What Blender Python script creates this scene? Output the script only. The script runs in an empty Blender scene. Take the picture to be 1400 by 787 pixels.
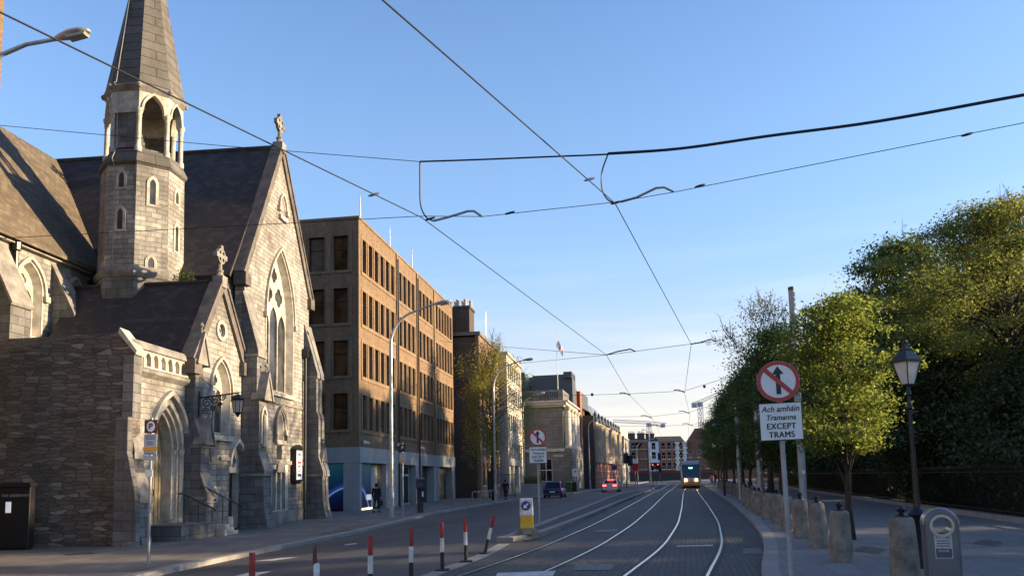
import bpy, bmesh, math, random
import numpy as np
from mathutils import Vector, Matrix
from math import sin, cos, tan, radians, pi, atan, atan2, sqrt

scene = bpy.context.scene
COL = scene.collection

# ------------------------------------------------------------------ camera, sky, sun, exposure
CAM_F, CAM_CY, CAM_T, CAM_R, CAM_H = 1052.0, 548.0, radians(5.75), 0.022, 1.65
_R0, _U0, CAM_FW = Vector((1, 0, 0)), Vector((0, -sin(CAM_T), cos(CAM_T))), Vector((0, cos(CAM_T), sin(CAM_T)))
CAM_RT = _R0 * cos(CAM_R) - _U0 * sin(CAM_R)
CAM_UP = _U0 * cos(CAM_R) + _R0 * sin(CAM_R)
cd = bpy.data.cameras.new('street_camera')
cam = bpy.data.objects.new('street_camera', cd)
COL.objects.link(cam)
cam.matrix_world = Matrix(((CAM_RT.x, CAM_UP.x, -CAM_FW.x, 0), (CAM_RT.y, CAM_UP.y, -CAM_FW.y, 0),
                           (CAM_RT.z, CAM_UP.z, -CAM_FW.z, CAM_H), (0, 0, 0, 1)))
cd.sensor_width = 36
cd.lens = CAM_F / 1400 * 36
cd.shift_y = (CAM_CY - 393.5) / 1400
cd.clip_start = 0.1
cd.clip_end = 6000
scene.camera = cam

SUN_EL, SUN_AHEAD = radians(11.8), radians(0.5)
world = bpy.data.worlds.new('World')
scene.world = world
world.use_nodes = True
wn, wl = world.node_tree.nodes, world.node_tree.links
wn.clear()
sky = wn.new('ShaderNodeTexSky')
sky.sky_type = 'NISHITA'
sky.sun_disc = False
sky.sun_elevation = SUN_EL
sky.sun_rotation = pi / 2 - SUN_AHEAD
sky.air_density = 1.0
sky.dust_density = 1.0
sky.ozone_density = 2.0
wtc = wn.new('ShaderNodeTexCoord')
wmp = wn.new('ShaderNodeMapping')
wmp.inputs['Scale'].default_value = (1.3, 1.3, 13)
wnz = wn.new('ShaderNodeTexNoise')
wnz.inputs['Scale'].default_value = 1.7
wnz.inputs['Detail'].default_value = 6
wrp = wn.new('ShaderNodeValToRGB')
wrp.color_ramp.elements[0].position = 0.43
wrp.color_ramp.elements[0].color = (0, 0, 0, 1)
wrp.color_ramp.elements[1].position = 0.86
wrp.color_ramp.elements[1].color = (0.45, 0.45, 0.45, 1)
wmx = wn.new('ShaderNodeMixRGB')
wmx.inputs['Color2'].default_value = (5.0, 4.8, 4.6, 1)
wbg = wn.new('ShaderNodeBackground')
wbg.inputs['Strength'].default_value = 0.108
wo = wn.new('ShaderNodeOutputWorld')
wl.new(wtc.outputs['Generated'], wmp.inputs['Vector'])
wl.new(wmp.outputs['Vector'], wnz.inputs['Vector'])
wl.new(wnz.outputs['Fac'], wrp.inputs['Fac'])
wcm = wn.new('ShaderNodeMapRange')      # thin cloud only low over the horizon
wcm.interpolation_type = 'SMOOTHSTEP'
wcm.inputs['From Min'].default_value = 0.34
wcm.inputs['From Max'].default_value = 0.16
wcl = wn.new('ShaderNodeMath')
wcl.operation = 'MULTIPLY'
wl.new(wrp.outputs['Color'], wcl.inputs[0])
wl.new(wcm.outputs[0], wcl.inputs[1])
wl.new(wcl.outputs[0], wmx.inputs['Fac'])
wtn = wn.new('ShaderNodeMixRGB')
wtn.blend_type = 'MULTIPLY'
wtn.inputs['Fac'].default_value = 1
wtn.inputs['Color2'].default_value = (0.79, 1.0, 1.32, 1)
wl.new(sky.outputs['Color'], wtn.inputs['Color1'])
wsep = wn.new('ShaderNodeSeparateXYZ')
wl.new(wtc.outputs['Generated'], wsep.inputs[0])
prev = wtn.outputs['Color']
for top_z, amount, tone in ((0.80, 0.62, (1.95, 2.85, 3.85, 1)), (0.30, 0.95, (3.85, 3.38, 2.82, 1))):
    wmr = wn.new('ShaderNodeMapRange')
    wmr.interpolation_type = 'SMOOTHSTEP'
    wmr.inputs['From Min'].default_value = top_z
    wmr.inputs['From Max'].default_value = -0.03
    wmr.inputs['To Max'].default_value = amount
    wl.new(wsep.outputs[2], wmr.inputs['Value'])
    wl.new(wsep.outputs[2], wcm.inputs['Value'])
    whz = wn.new('ShaderNodeMixRGB')
    whz.inputs['Color2'].default_value = tone
    wl.new(wmr.outputs[0], whz.inputs['Fac'])
    wl.new(prev, whz.inputs['Color1'])
    prev = whz.outputs['Color']
wl.new(whz.outputs['Color'], wmx.inputs['Color1'])
wl.new(wmx.outputs['Color'], wbg.inputs['Color'])
wl.new(wbg.outputs['Background'], wo.inputs['Surface'])

sd = bpy.data.lights.new('sun', 'SUN')
sd.energy = 5.0
sd.angle = radians(0.6)
sd.color = (1.0, 0.76, 0.47)
sun = bpy.data.objects.new('sun', sd)
COL.objects.link(sun)
SUN_DIR = Vector((cos(SUN_EL) * cos(SUN_AHEAD), cos(SUN_EL) * sin(SUN_AHEAD), sin(SUN_EL)))
sun.rotation_euler = SUN_DIR.to_track_quat('Z', 'Y').to_euler()
sun.location = (40, 10, 40)
vs = scene.view_settings
vs.view_transform = 'Standard'
vs.look = 'None'
vs.gamma = 1
vs.use_curve_mapping = False
vs.exposure = 1.36

# ------------------------------------------------------------------ helpers
def cam_ray(u, v):
    return CAM_RT * ((u - 700) / CAM_F) + CAM_UP * (-(v - CAM_CY) / CAM_F) + CAM_FW

def at(u, v, Y):
    d = cam_ray(u, v)
    t = Y / d.y
    return Vector((d.x * t, Y, CAM_H + d.z * t))

def lerp_pts(pts, y):
    if y <= pts[0][1]:
        a, b = pts[0], pts[1]
    elif y >= pts[-1][1]:
        a, b = pts[-2], pts[-1]
    else:
        for a, b in zip(pts, pts[1:]):
            if a[1] <= y <= b[1]:
                break
    return a[0] + (b[0] - a[0]) * (y - a[1]) / (b[1] - a[1])

def smooth_fn(pts, r):
    return lambda y: sum(lerp_pts(pts, y + k * r / 3) for k in range(-3, 4)) / 7

class MB:
    """collects shapes, linked as ONE mesh object by build()"""
    def __init__(s, M=None):
        s.v, s.f, s.M = [], [], M
    def add(s, vs, fs, fr=None):
        n = len(s.v)
        for p in vs:
            q = fr(*p) if fr else p
            q = Vector(q)
            s.v.append(s.M @ q if s.M else q)
        s.f += [tuple(i + n for i in f) for f in fs]
        return s
    def box(s, x0, x1, y0, y1, z0, z1, fr=None):
        vs = [(x, y, z) for x in (x0, x1) for y in (y0, y1) for z in (z0, z1)]
        return s.add(vs, [(0, 1, 3, 2), (4, 6, 7, 5), (0, 4, 5, 1), (2, 3, 7, 6), (0, 2, 6, 4), (1, 5, 7, 3)], fr)
    def prism(s, poly, w0, w1, fr=None):
        n = len(poly)
        vs = [(a, b, w0) for a, b in poly] + [(a, b, w1) for a, b in poly]
        fs = [tuple(range(n))[::-1], tuple(range(n, 2 * n))] + [(i, (i + 1) % n, n + (i + 1) % n, n + i) for i in range(n)]
        return s.add(vs, fs, fr)
    def hull8(s, b, t):
        """box between a bottom quad b and a top quad t"""
        return s.add(list(b) + list(t), [(3, 2, 1, 0), (4, 5, 6, 7)] + [(i, (i + 1) % 4, 4 + (i + 1) % 4, 4 + i) for i in range(4)])
    def tube(s, pts, r, n=8, cap=True):
        pts = [Vector(p) for p in pts]
        rs = r if isinstance(r, (list, tuple)) else [r] * len(pts)
        vs, fs = [], []
        up = None
        for i, p in enumerate(pts):
            d = (pts[min(i + 1, len(pts) - 1)] - pts[max(i - 1, 0)])
            d = d.normalized() if d.length > 1e-9 else Vector((0, 0, 1))
            if up is None:
                up = d.orthogonal().normalized()
            up = (up - d * up.dot(d))
            up = up.normalized() if up.length > 1e-6 else d.orthogonal().normalized()
            w = d.cross(up)
            for k in range(n):
                a = 2 * pi * k / n
                vs.append(tuple(p + (up * cos(a) + w * sin(a)) * rs[i]))
        for i in range(len(pts) - 1):
            for k in range(n):
                fs.append((i * n + k, i * n + (k + 1) % n, (i + 1) * n + (k + 1) % n, (i + 1) * n + k))
        if cap:
            fs.append(tuple(range(n))[::-1])
            fs.append(tuple(range((len(pts) - 1) * n, len(pts) * n)))
        return s.add(vs, fs)
    def lathe(s, prof, n=16, c=(0, 0, 0), rot=0.0, sx=1, sy=1):
        vs, fs = [], []
        for r, z in prof:
            for k in range(n):
                a = 2 * pi * k / n + rot
                vs.append((c[0] + max(r, 1e-4) * cos(a) * sx, c[1] + max(r, 1e-4) * sin(a) * sy, c[2] + z))
        m = len(prof)
        for i in range(m - 1):
            for k in range(n):
                fs.append((i * n + k, i * n + (k + 1) % n, (i + 1) * n + (k + 1) % n, (i + 1) * n + k))
        fs.append(tuple(range(n))[::-1])
        fs.append(tuple(range((m - 1) * n, m * n)))
        return s.add(vs, fs)
    def plate(s, outer, holes, w0, w1, fr):
        cu = bpy.data.curves.new('outline', 'CURVE')
        cu.dimensions = '2D'
        cu.fill_mode = 'BOTH'
        cu.extrude = abs(w1 - w0) / 2
        for poly in [outer] + list(holes):
            sp = cu.splines.new('POLY')
            sp.points.add(len(poly) - 1)
            for p, q in zip(sp.points, poly):
                p.co = (q[0], q[1], 0, 1)
            sp.use_cyclic_u = True
        ob = bpy.data.objects.new('outline', cu)
        me = bpy.data.meshes.new_from_object(ob)
        mid = (w0 + w1) / 2
        vs = [(v.co.x, v.co.y, v.co.z + mid) for v in me.vertices]
        fs = [tuple(p.vertices) for p in me.polygons]
        bpy.data.objects.remove(ob)
        bpy.data.curves.remove(cu)
        bpy.data.meshes.remove(me)
        return s.add(vs, fs, fr)
    def build(s, name, mat, parent=None, smooth=None, bevel=0):
        me = bpy.data.meshes.new(name)
        me.from_pydata([tuple(v) for v in s.v], [], s.f)
        bm = bmesh.new()
        bm.from_mesh(me)
        if smooth or bevel:
            bmesh.ops.remove_doubles(bm, verts=bm.verts, dist=0.0004)
        bmesh.ops.recalc_face_normals(bm, faces=bm.faces)
        bm.to_mesh(me)
        bm.free()
        me.materials.append(mat)
        if smooth:
            me.polygons.foreach_set('use_smooth', [True] * len(me.polygons))
            me.set_sharp_from_angle(angle=radians(smooth))
        o = bpy.data.objects.new(name, me)
        COL.objects.link(o)
        if parent:
            o.parent = parent
        if bevel:
            b = o.modifiers.new('edge', 'BEVEL')
            b.width = bevel
            b.segments = 2
            b.limit_method = 'ANGLE'
            b.angle_limit = radians(40)
        return o

def tag(o, label, cat, group=None, kind=None):
    if label: o['label'] = label
    if cat: o['category'] = cat
    if group: o['group'] = group
    if kind: o['kind'] = kind
    return o

def struct(o, kind='structure'):
    o['kind'] = kind
    return o

def thing(name, label, cat, loc=(0, 0, 0), rz=0, group=None):
    o = bpy.data.objects.new(name, None)
    COL.objects.link(o)
    o.empty_display_size = 0.2
    o.location = loc
    o.rotation_euler = (0, 0, rz)
    return tag(o, label, cat, group)

def dup(root, loc, rz=0, label=None, group=None, scale=None):
    r = root.copy()
    COL.objects.link(r)
    r.location = loc
    r.rotation_euler = (0, 0, rz)
    if scale: r.scale = scale
    if label: r['label'] = label
    if group: r['group'] = group
    for ch in list(root.children):
        c = ch.copy()
        COL.objects.link(c)
        c.parent = r
        for g in list(ch.children):
            d = g.copy()
            COL.objects.link(d)
            d.parent = c
    return r

def lettering(txt, size, mat, parent, M, name='lettering', bold=0.0, align='CENTER', shear=0.0, sx=1.0, space=1.0, copies=0):
    cu = bpy.data.curves.new(name, 'FONT')
    cu.body = txt
    cu.size = size
    cu.align_x = align
    cu.align_y = 'CENTER'
    cu.offset = bold if copies == 0 else 0
    cu.space_character = space
    cu.shear = shear
    cu.extrude = 0.0008
    ob = bpy.data.objects.new(name, cu)
    me = bpy.data.meshes.new_from_object(ob)
    bpy.data.objects.remove(ob)
    bpy.data.curves.remove(cu)
    me.transform(Matrix.Diagonal((sx, 1, 1, 1)))
    if copies:         # heavier strokes: the same outline repeated a hair to each side
        vs, fs = [], []
        for k in range(-copies, copies + 1):
            n = len(vs)
            vs += [(v.co.x + k * bold, v.co.y + (k % 2) * bold * .6, v.co.z + .0004 * (k + copies)) for v in me.vertices]
            fs += [tuple(i + n for i in p.vertices) for p in me.polygons]
        me = bpy.data.meshes.new(name)
        me.from_pydata(vs, [], fs)
    me.transform(M)
    me.materials.clear()
    me.materials.append(mat)
    o = bpy.data.objects.new(name, me)
    COL.objects.link(o)
    o.parent = parent
    return o

def FACE(x, y, z, rx=0):   # a matrix for lettering read from -Y (towards the camera)
    return Matrix.Translation((x, y, z)) @ Matrix.Rotation(pi / 2, 4, 'X')

# ------------------------------------------------------------------ materials
def newmat(name):
    m = bpy.data.materials.new(name)
    m.use_nodes = True
    nt = m.node_tree
    return m, nt.nodes, nt.links, nt.nodes['Principled BSDF']

def vmath(N, L, op, a, b=None):
    n = N.new('ShaderNodeVectorMath')
    n.operation = op
    L.new(a, n.inputs[0])
    if b is not None:
        if hasattr(b, 'links') or hasattr(b, 'is_linked'):
            L.new(b, n.inputs[1])
        else:
            n.inputs[1].default_value = b
    return n

def wall_coords(N, L):
    """metres along the wall / up the wall, for any vertical or pitched face"""
    g = N.new('ShaderNodeNewGeometry')
    up = N.new('ShaderNodeCombineXYZ')
    up.inputs[2].default_value = 1
    up.inputs[1].default_value = 0.0001
    t = vmath(N, L, 'CROSS_PRODUCT', up.outputs[0], g.outputs['True Normal'])
    tn = vmath(N, L, 'NORMALIZE', t.outputs[0])
    b = vmath(N, L, 'CROSS_PRODUCT', g.outputs['True Normal'], tn.outputs[0])
    du = vmath(N, L, 'DOT_PRODUCT', g.outputs['Position'], tn.outputs[0])
    dv = vmath(N, L, 'DOT_PRODUCT', g.outputs['Position'], b.outputs[0])
    c = N.new('ShaderNodeCombineXYZ')
    L.new(du.outputs['Value'], c.inputs[0])
    L.new(dv.outputs['Value'], c.inputs[1])
    return c.outputs[0], g.outputs['Position']

def ramp(N, L, fac, stops):
    r = N.new('ShaderNodeValToRGB')
    els = r.color_ramp.elements
    while len(els) < len(stops):
        els.new(0.5)
    for e, (p, c) in zip(els, stops):
        e.position = p
        e.color = (*c, 1) if len(c) == 3 else c
    L.new(fac, r.inputs['Fac'])
    return r.outputs['Color']

def noise(N, L, vec, scale, detail=5, rough=0.55):
    n = N.new('ShaderNodeTexNoise')
    n.inputs['Scale'].default_value = scale
    n.inputs['Detail'].default_value = detail
    n.inputs['Roughness'].default_value = rough
    L.new(vec, n.inputs['Vector'])
    return n

def mixc(N, L, mode, fac, a, b):
    m = N.new('ShaderNodeMixRGB')
    m.blend_type = mode
    if isinstance(fac, (int, float)):
        m.inputs['Fac'].default_value = fac
    else:
        L.new(fac, m.inputs['Fac'])
    for k, c in (('Color1', a), ('Color2', b)):
        if isinstance(c, tuple):
            m.inputs[k].default_value = (*c, 1)
        else:
            L.new(c, m.inputs[k])
    return m.outputs['Color']

def masonry(name, c1, c2, cm, bw, bh, mortar=0.012, warp=0.0, stain=0.5, bump=0.6, rough=0.9, bias=0.0, dark=(0.35, 0.33, 0.3), third=None, offset=0.5):
    m, N, L, P = newmat(name)
    uv, pos = wall_coords(N, L)
    vec = uv
    if warp:
        nz = noise(N, L, pos, 1.6, 3)
        sb = vmath(N, L, 'SUBTRACT', nz.outputs['Color'], (0.5, 0.5, 0.5))
        sc = vmath(N, L, 'MULTIPLY', sb.outputs[0], (warp, warp * .6, 0))
        vec = vmath(N, L, 'ADD', uv, sc.outputs[0]).outputs[0]
    b = N.new('ShaderNodeTexBrick')
    b.offset = offset
    b.inputs['Scale'].default_value = 1
    b.inputs['Brick Width'].default_value = bw
    b.inputs['Row Height'].default_value = bh
    b.inputs['Mortar Size'].default_value = mortar
    b.inputs['Mortar Smooth'].default_value = 0.3
    b.inputs['Bias'].default_value = bias
    for k, c in (('Color1', c1), ('Color2', c2), ('Mortar', cm)):
        b.inputs[k].default_value = (*c, 1)
    L.new(vec, b.inputs['Vector'])
    col = b.outputs['Color']
    if third:
        # single stones of another colour
        b2 = N.new('ShaderNodeTexBrick')
        b2.offset = offset
        for k in ('Scale', 'Brick Width', 'Row Height', 'Mortar Size', 'Mortar Smooth'):
            b2.inputs[k].default_value = b.inputs[k].default_value
        b2.inputs['Bias'].default_value = 0
        b2.inputs['Color1'].default_value = (0, 0, 0, 1)
        b2.inputs['Color2'].default_value = (1, 1, 1, 1)
        b2.inputs['Mortar'].default_value = (0, 0, 0, 1)
        L.new(vec, b2.inputs['Vector'])
        f = ramp(N, L, b2.outputs['Color'], [(0.62, (0, 0, 0)), (0.82, (1, 1, 1))])
        col = mixc(N, L, 'MIX', f, col, third)
    n1 = noise(N, L, pos, 0.55, 6, 0.65)
    f1 = ramp(N, L, n1.outputs['Fac'], [(0.38, (1, 1, 1)), (0.68, dark)])
    col = mixc(N, L, 'MULTIPLY', stain, col, f1)
    mp2 = N.new('ShaderNodeMapping')
    mp2.inputs['Scale'].default_value = (3.2, 3.2, 0.35)
    L.new(pos, mp2.inputs['Vector'])
    n3 = noise(N, L, mp2.outputs[0], 1.0, 5, 0.6)
    f3 = ramp(N, L, n3.outputs['Fac'], [(0.42, (1, 1, 1)), (0.75, (0.55, 0.53, 0.5))])
    col = mixc(N, L, 'MULTIPLY', stain, col, f3)
    n2 = noise(N, L, pos, 14, 5, 0.7)
    f2 = ramp(N, L, n2.outputs['Fac'], [(0.3, (0.72, 0.72, 0.72)), (0.7, (1.15, 1.15, 1.15))])
    col = mixc(N, L, 'MULTIPLY', 0.8, col, f2)
    L.new(col, P.inputs['Base Color'])
    P.inputs['Roughness'].default_value = rough
    bp = N.new('ShaderNodeBump')
    bp.inputs['Strength'].default_value = bump
    bp.inputs['Distance'].default_value = 0.03
    ad = N.new('ShaderNodeMath')
    ad.operation = 'MULTIPLY_ADD'
    L.new(n2.outputs['Fac'], ad.inputs[0])
    ad.inputs[1].default_value = 0.7
    iv = N.new('ShaderNodeMath')
    iv.operation = 'SUBTRACT'
    iv.inputs[0].default_value = 1
    L.new(b.outputs['Fac'], iv.inputs[1])
    L.new(iv.outputs[0], ad.inputs[2])
    L.new(ad.outputs[0], bp.inputs['Height'])
    L.new(bp.outputs[0], P.inputs['Normal'])
    return m

def rubble(name, cols, cm, sx, sz, stain=0.6, bump=1.0):
    m, N, L, P = newmat(name)
    uv, pos = wall_coords(N, L)
    nz = noise(N, L, pos, 2.5, 3)
    sb = vmath(N, L, 'SUBTRACT', nz.outputs['Color'], (0.5, 0.5, 0.5))
    sc = vmath(N, L, 'MULTIPLY', sb.outputs[0], (0.12, 0.05, 0))
    vec = vmath(N, L, 'ADD', uv, sc.outputs[0]).outputs[0]
    mp = N.new('ShaderNodeMapping')
    mp.inputs['Scale'].default_value = (1 / sx, 1 / sz, 0)
    L.new(vec, mp.inputs['Vector'])
    out = []
    for feat in ('F1', 'DISTANCE_TO_EDGE'):
        v = N.new('ShaderNodeTexVoronoi')
        v.voronoi_dimensions = '2D'
        v.feature = feat
        v.inputs['Scale'].default_value = 1
        v.inputs['Randomness'].default_value = 0.82
        L.new(mp.outputs[0], v.inputs['Vector'])
        out.append(v)
    sp = N.new('ShaderNodeSeparateColor')
    L.new(out[0].outputs['Color'], sp.inputs[0])
    k = len(cols)
    col = ramp(N, L, sp.outputs[0], [(i / (k - 1), c) for i, c in enumerate(cols)])
    e = ramp(N, L, out[1].outputs['Distance'], [(0.0, (0.2, 0.2, 0.2)), (0.07, (1, 1, 1))])
    col = mixc(N, L, 'MIX', e, cm, col)
    n1 = noise(N, L, pos, 0.5, 6, 0.65)
    col = mixc(N, L, 'MULTIPLY', stain, col, ramp(N, L, n1.outputs['Fac'], [(0.38, (1, 1, 1)), (0.68, (0.45, 0.43, 0.42))]))
    n2 = noise(N, L, pos, 16, 5, 0.7)
    col = mixc(N, L, 'MULTIPLY', 0.9, col, ramp(N, L, n2.outputs['Fac'], [(0.3, (0.65, 0.65, 0.65)), (0.7, (1.25, 1.25, 1.25))]))
    L.new(col, P.inputs['Base Color'])
    P.inputs['Roughness'].default_value = 0.92
    ad = N.new('ShaderNodeMath')
    ad.operation = 'MULTIPLY_ADD'
    L.new(n2.outputs['Fac'], ad.inputs[0])
    ad.inputs[1].default_value = 0.6
    L.new(e, ad.inputs[2])
    bp = N.new('ShaderNodeBump')
    bp.inputs['Strength'].default_value = bump
    bp.inputs['Distance'].default_value = 0.04
    L.new(ad.outputs[0], bp.inputs['Height'])
    L.new(bp.outputs[0], P.inputs['Normal'])
    return m

def plain(name, c, rough=0.6, metal=0.0, var=0.15, scale=6, bump=0.0, emit=0.0, spec=0.5, coat=0.0):
    m, N, L, P = newmat(name)
    g = N.new('ShaderNodeNewGeometry')
    n = noise(N, L, g.outputs['Position'], scale, 6, 0.65)
    lo = tuple(max(0, x * (1 - var)) for x in c)
    hi = tuple(x * (1 + var) for x in c)
    col = ramp(N, L, n.outputs['Fac'], [(0.32, lo), (0.68, hi)])
    L.new(col, P.inputs['Base Color'])
    P.inputs['Roughness'].default_value = rough
    P.inputs['Metallic'].default_value = metal
    P.inputs['Specular IOR Level'].default_value = spec
    P.inputs['Coat Weight'].default_value = coat
    if bump:
        bp = N.new('ShaderNodeBump')
        bp.inputs['Strength'].default_value = bump
        bp.inputs['Distance'].default_value = 0.02
        n2 = noise(N, L, g.outputs['Position'], scale * 6, 4)
        L.new(n2.outputs['Fac'], bp.inputs['Height'])
        L.new(bp.outputs[0], P.inputs['Normal'])
    if emit:
        P.inputs['Emission Color'].default_value = (*c, 1)
        P.inputs['Emission Strength'].default_value = emit
    return m

def leafmat(name, cols, trans=0.45):
    m, N, L, P = newmat(name)
    N.remove(P)
    out = [n for n in N if n.type == 'OUTPUT_MATERIAL'][0]
    g = N.new('ShaderNodeNewGeometry')
    k = len(cols)
    c = ramp(N, L, g.outputs['Random Per Island'], [(i / max(1, k - 1), x) for i, x in enumerate(cols)])
    d = N.new('ShaderNodeBsdfDiffuse')
    t = N.new('ShaderNodeBsdfTranslucent')
    L.new(c, d.inputs['Color'])
    h = N.new('ShaderNodeHueSaturation')
    h.inputs['Saturation'].default_value = 0.94
    h.inputs['Value'].default_value = 1.9
    h.inputs['Hue'].default_value = 0.49
    L.new(c, h.inputs['Color'])
    L.new(h.outputs[0], t.inputs['Color'])
    mx = N.new('ShaderNodeMixShader')
    mx.inputs[0].default_value = trans
    L.new(d.outputs[0], mx.inputs[1])
    L.new(t.outputs[0], mx.inputs[2])
    gl = N.new('ShaderNodeBsdfGlossy')
    gl.inputs['Roughness'].default_value = 0.45
    mx2 = N.new('ShaderNodeMixShader')
    mx2.inputs[0].default_value = 0.04
    L.new(mx.outputs[0], mx2.inputs[1])
    L.new(gl.outputs[0], mx2.inputs[2])
    L.new(mx2.outputs[0], out.inputs['Surface'])
    return m

def ground_mat(name, base, patch, scale=0.35, rough=0.85, spots=0.25, slab=None, bump=0.35, streak=0.0):
    m, N, L, P = newmat(name)
    g = N.new('ShaderNodeNewGeometry')
    pos = g.outputs['Position']
    n1 = noise(N, L, pos, scale, 6, 0.6)
    col = ramp(N, L, n1.outputs['Fac'], [(0.35, base), (0.65, patch)])
    n2 = noise(N, L, pos, 55, 3, 0.7)
    f2 = ramp(N, L, n2.outputs['Fac'], [(0.3, (1 - spots,) * 3), (0.7, (1 + spots,) * 3)])
    col = mixc(N, L, 'MULTIPLY', 1.0, col, f2)
    n3 = noise(N, L, pos, 2.3, 5, 0.7)
    f3 = ramp(N, L, n3.outputs['Fac'], [(0.55, (1, 1, 1)), (0.72, (0.72, 0.71, 0.7))])
    col = mixc(N, L, 'MULTIPLY', 0.8, col, f3)
    if streak:     # wheel polish and long repairs running with the street
        ms = N.new('ShaderNodeMapping')
        ms.inputs['Rotation'].default_value = (0, 0, 0.215)
        L.new(pos, ms.inputs['Vector'])
        ms2 = N.new('ShaderNodeMapping')
        ms2.inputs['Scale'].default_value = (1.1, 0.035, 1)
        L.new(ms.outputs[0], ms2.inputs['Vector'])
        n4 = noise(N, L, ms2.outputs[0], 1.0, 4, 0.6)
        col = mixc(N, L, 'MULTIPLY', streak, col, ramp(N, L, n4.outputs['Fac'], [(0.32, (0.66, 0.66, 0.66)), (0.5, (1, 1, 1)), (0.68, (1.3, 1.28, 1.25))]))
        vp = N.new('ShaderNodeTexVoronoi')
        vp.inputs['Scale'].default_value = 1.0
        ms3 = N.new('ShaderNodeMapping')
        ms3.inputs['Scale'].default_value = (0.42, 0.16, 1)
        L.new(ms.outputs[0], ms3.inputs['Vector'])
        vp.distance = 'CHEBYCHEV'
        L.new(ms3.outputs[0], vp.inputs['Vector'])
        sc_ = N.new('ShaderNodeSeparateColor')
        L.new(vp.outputs['Color'], sc_.inputs[0])
        col = mixc(N, L, 'MULTIPLY', streak, col, ramp(N, L, sc_.outputs[0], [(0.70, (1, 1, 1)), (0.72, (0.78, 0.78, 0.79)), (0.86, (0.78, 0.78, 0.79)), (0.88, (1.12, 1.11, 1.09))]))
    h = n2.outputs['Fac']
    if slab:
        mp = N.new('ShaderNodeMapping')
        mp.inputs['Rotation'].default_value = (0, 0, slab[4])
        L.new(pos, mp.inputs['Vector'])
        b = N.new('ShaderNodeTexBrick')
        b.inputs['Scale'].default_value = 1
        b.inputs['Brick Width'].default_value = slab[0]
        b.inputs['Row Height'].default_value = slab[1]
        b.inputs['Mortar Size'].default_value = slab[2]
        b.inputs['Mortar Smooth'].default_value = 0.2
        v = slab[3]
        b.inputs['Color1'].default_value = (1 - v, 1 - v, 1 - v, 1)
        b.inputs['Color2'].default_value = (1 + v, 1 + v, 1 + v, 1)
        b.inputs['Mortar'].default_value = (0.5, 0.5, 0.5, 1)
        L.new(mp.outputs[0], b.inputs['Vector'])
        col = mixc(N, L, 'MULTIPLY', 1.0, col, b.outputs['Color'])
        iv = N.new('ShaderNodeMath')
        iv.operation = 'MULTIPLY_ADD'
        L.new(b.outputs['Fac'], iv.inputs[0])
        iv.inputs[1].default_value = -1.0
        L.new(n2.outputs['Fac'], iv.inputs[2])
        h = iv.outputs[0]
    L.new(col, P.inputs['Base Color'])
    P.inputs['Roughness'].default_value = rough
    P.inputs['Specular IOR Level'].default_value = 0.4
    bp = N.new('ShaderNodeBump')
    bp.inputs['Strength'].default_value = bump
    bp.inputs['Distance'].default_value = 0.01
    L.new(h, bp.inputs['Height'])
    L.new(bp.outputs[0], P.inputs['Normal'])
    return m

def glassmat(name, c, rough=0.06, spec=0.8, var=0.6, scale=0.9):
    m, N, L, P = newmat(name)
    g = N.new('ShaderNodeNewGeometry')
    n = noise(N, L, g.outputs['Position'], scale, 3)
    col = ramp(N, L, n.outputs['Fac'], [(0.4, tuple(x * (1 - var) for x in c)), (0.6, tuple(x * (1 + var) for x in c))])
    L.new(col, P.inputs['Base Color'])
    P.inputs['Roughness'].default_value = rough
    P.inputs['Specular IOR Level'].default_value = spec
    return m

M = {}
M['limestone'] = masonry('limestone_wall', (0.385, 0.365, 0.33), (0.235, 0.226, 0.214), (0.21, 0.20, 0.185), 0.42, 0.205, 0.012, 0.16, 0.75, 1.0, third=(0.48, 0.45, 0.395))
M['ashlar'] = masonry('limestone_ashlar', (0.25, 0.24, 0.23), (0.15, 0.147, 0.145), (0.12, 0.115, 0.11), 0.62, 0.31, 0.014, 0.05, 0.75, 0.8)
M['dressed'] = plain('dressed_limestone', (0.42, 0.38, 0.315), 0.85, 0, 0.38, 2.2, 0.45)
M['dressed_grey'] = plain('weathered_limestone', (0.20, 0.185, 0.165), 0.9, 0, 0.45, 1.8, 0.5)
M['rubble'] = rubble('rubble_stone', [(0.085, 0.072, 0.06), (0.165, 0.138, 0.11), (0.115, 0.097, 0.08), (0.20, 0.168, 0.134), (0.10, 0.085, 0.071), (0.31, 0.27, 0.22)], (0.085, 0.072, 0.06), 0.46, 0.125)
M['sunlit_brown_slate'] = masonry('sunlit_brown_roof_slate', (0.15, 0.115, 0.075), (0.10, 0.08, 0.055), (0.04, 0.034, 0.026), 0.34, 0.21, 0.010, 0.02, 0.5, 0.5, 0.8, third=(0.19, 0.145, 0.09))  # browner slate for the wing roof, its sunlit tone put into the colour
M['slate'] = masonry('roof_slate', (0.046, 0.038, 0.038), (0.026, 0.023, 0.024), (0.014, 0.013, 0.014), 0.34, 0.21, 0.010, 0.02, 0.6, 0.5, 0.75, third=(0.066, 0.053, 0.048))
M['spire_stone'] = masonry('spire_stone', (0.165, 0.15, 0.135), (0.12, 0.112, 0.10), (0.05, 0.047, 0.043), 1.7, 0.42, 0.02, 0.0, 0.55, 0.7)
M['coping_stone'] = plain('dark_coping_stone', (0.115, 0.10, 0.088), 0.9, 0, 0.45, 1.8, 0.5)
M['iron'] = plain('black_iron', (0.008, 0.008, 0.010), 0.4, 0.1, 0.3, 8, 0.1)
M['leaded_glass'] = glassmat('leaded_glass', (0.035, 0.036, 0.036), 0.25, 0.5)
M['pale_glass'] = glassmat('pale_leaded_glass', (0.22, 0.26, 0.22), 0.3, 0.5, 0.3, 2)
M['oak'] = plain('dark_oak', (0.035, 0.026, 0.02), 0.7, 0, 0.4, 5, 0.2)
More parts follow.
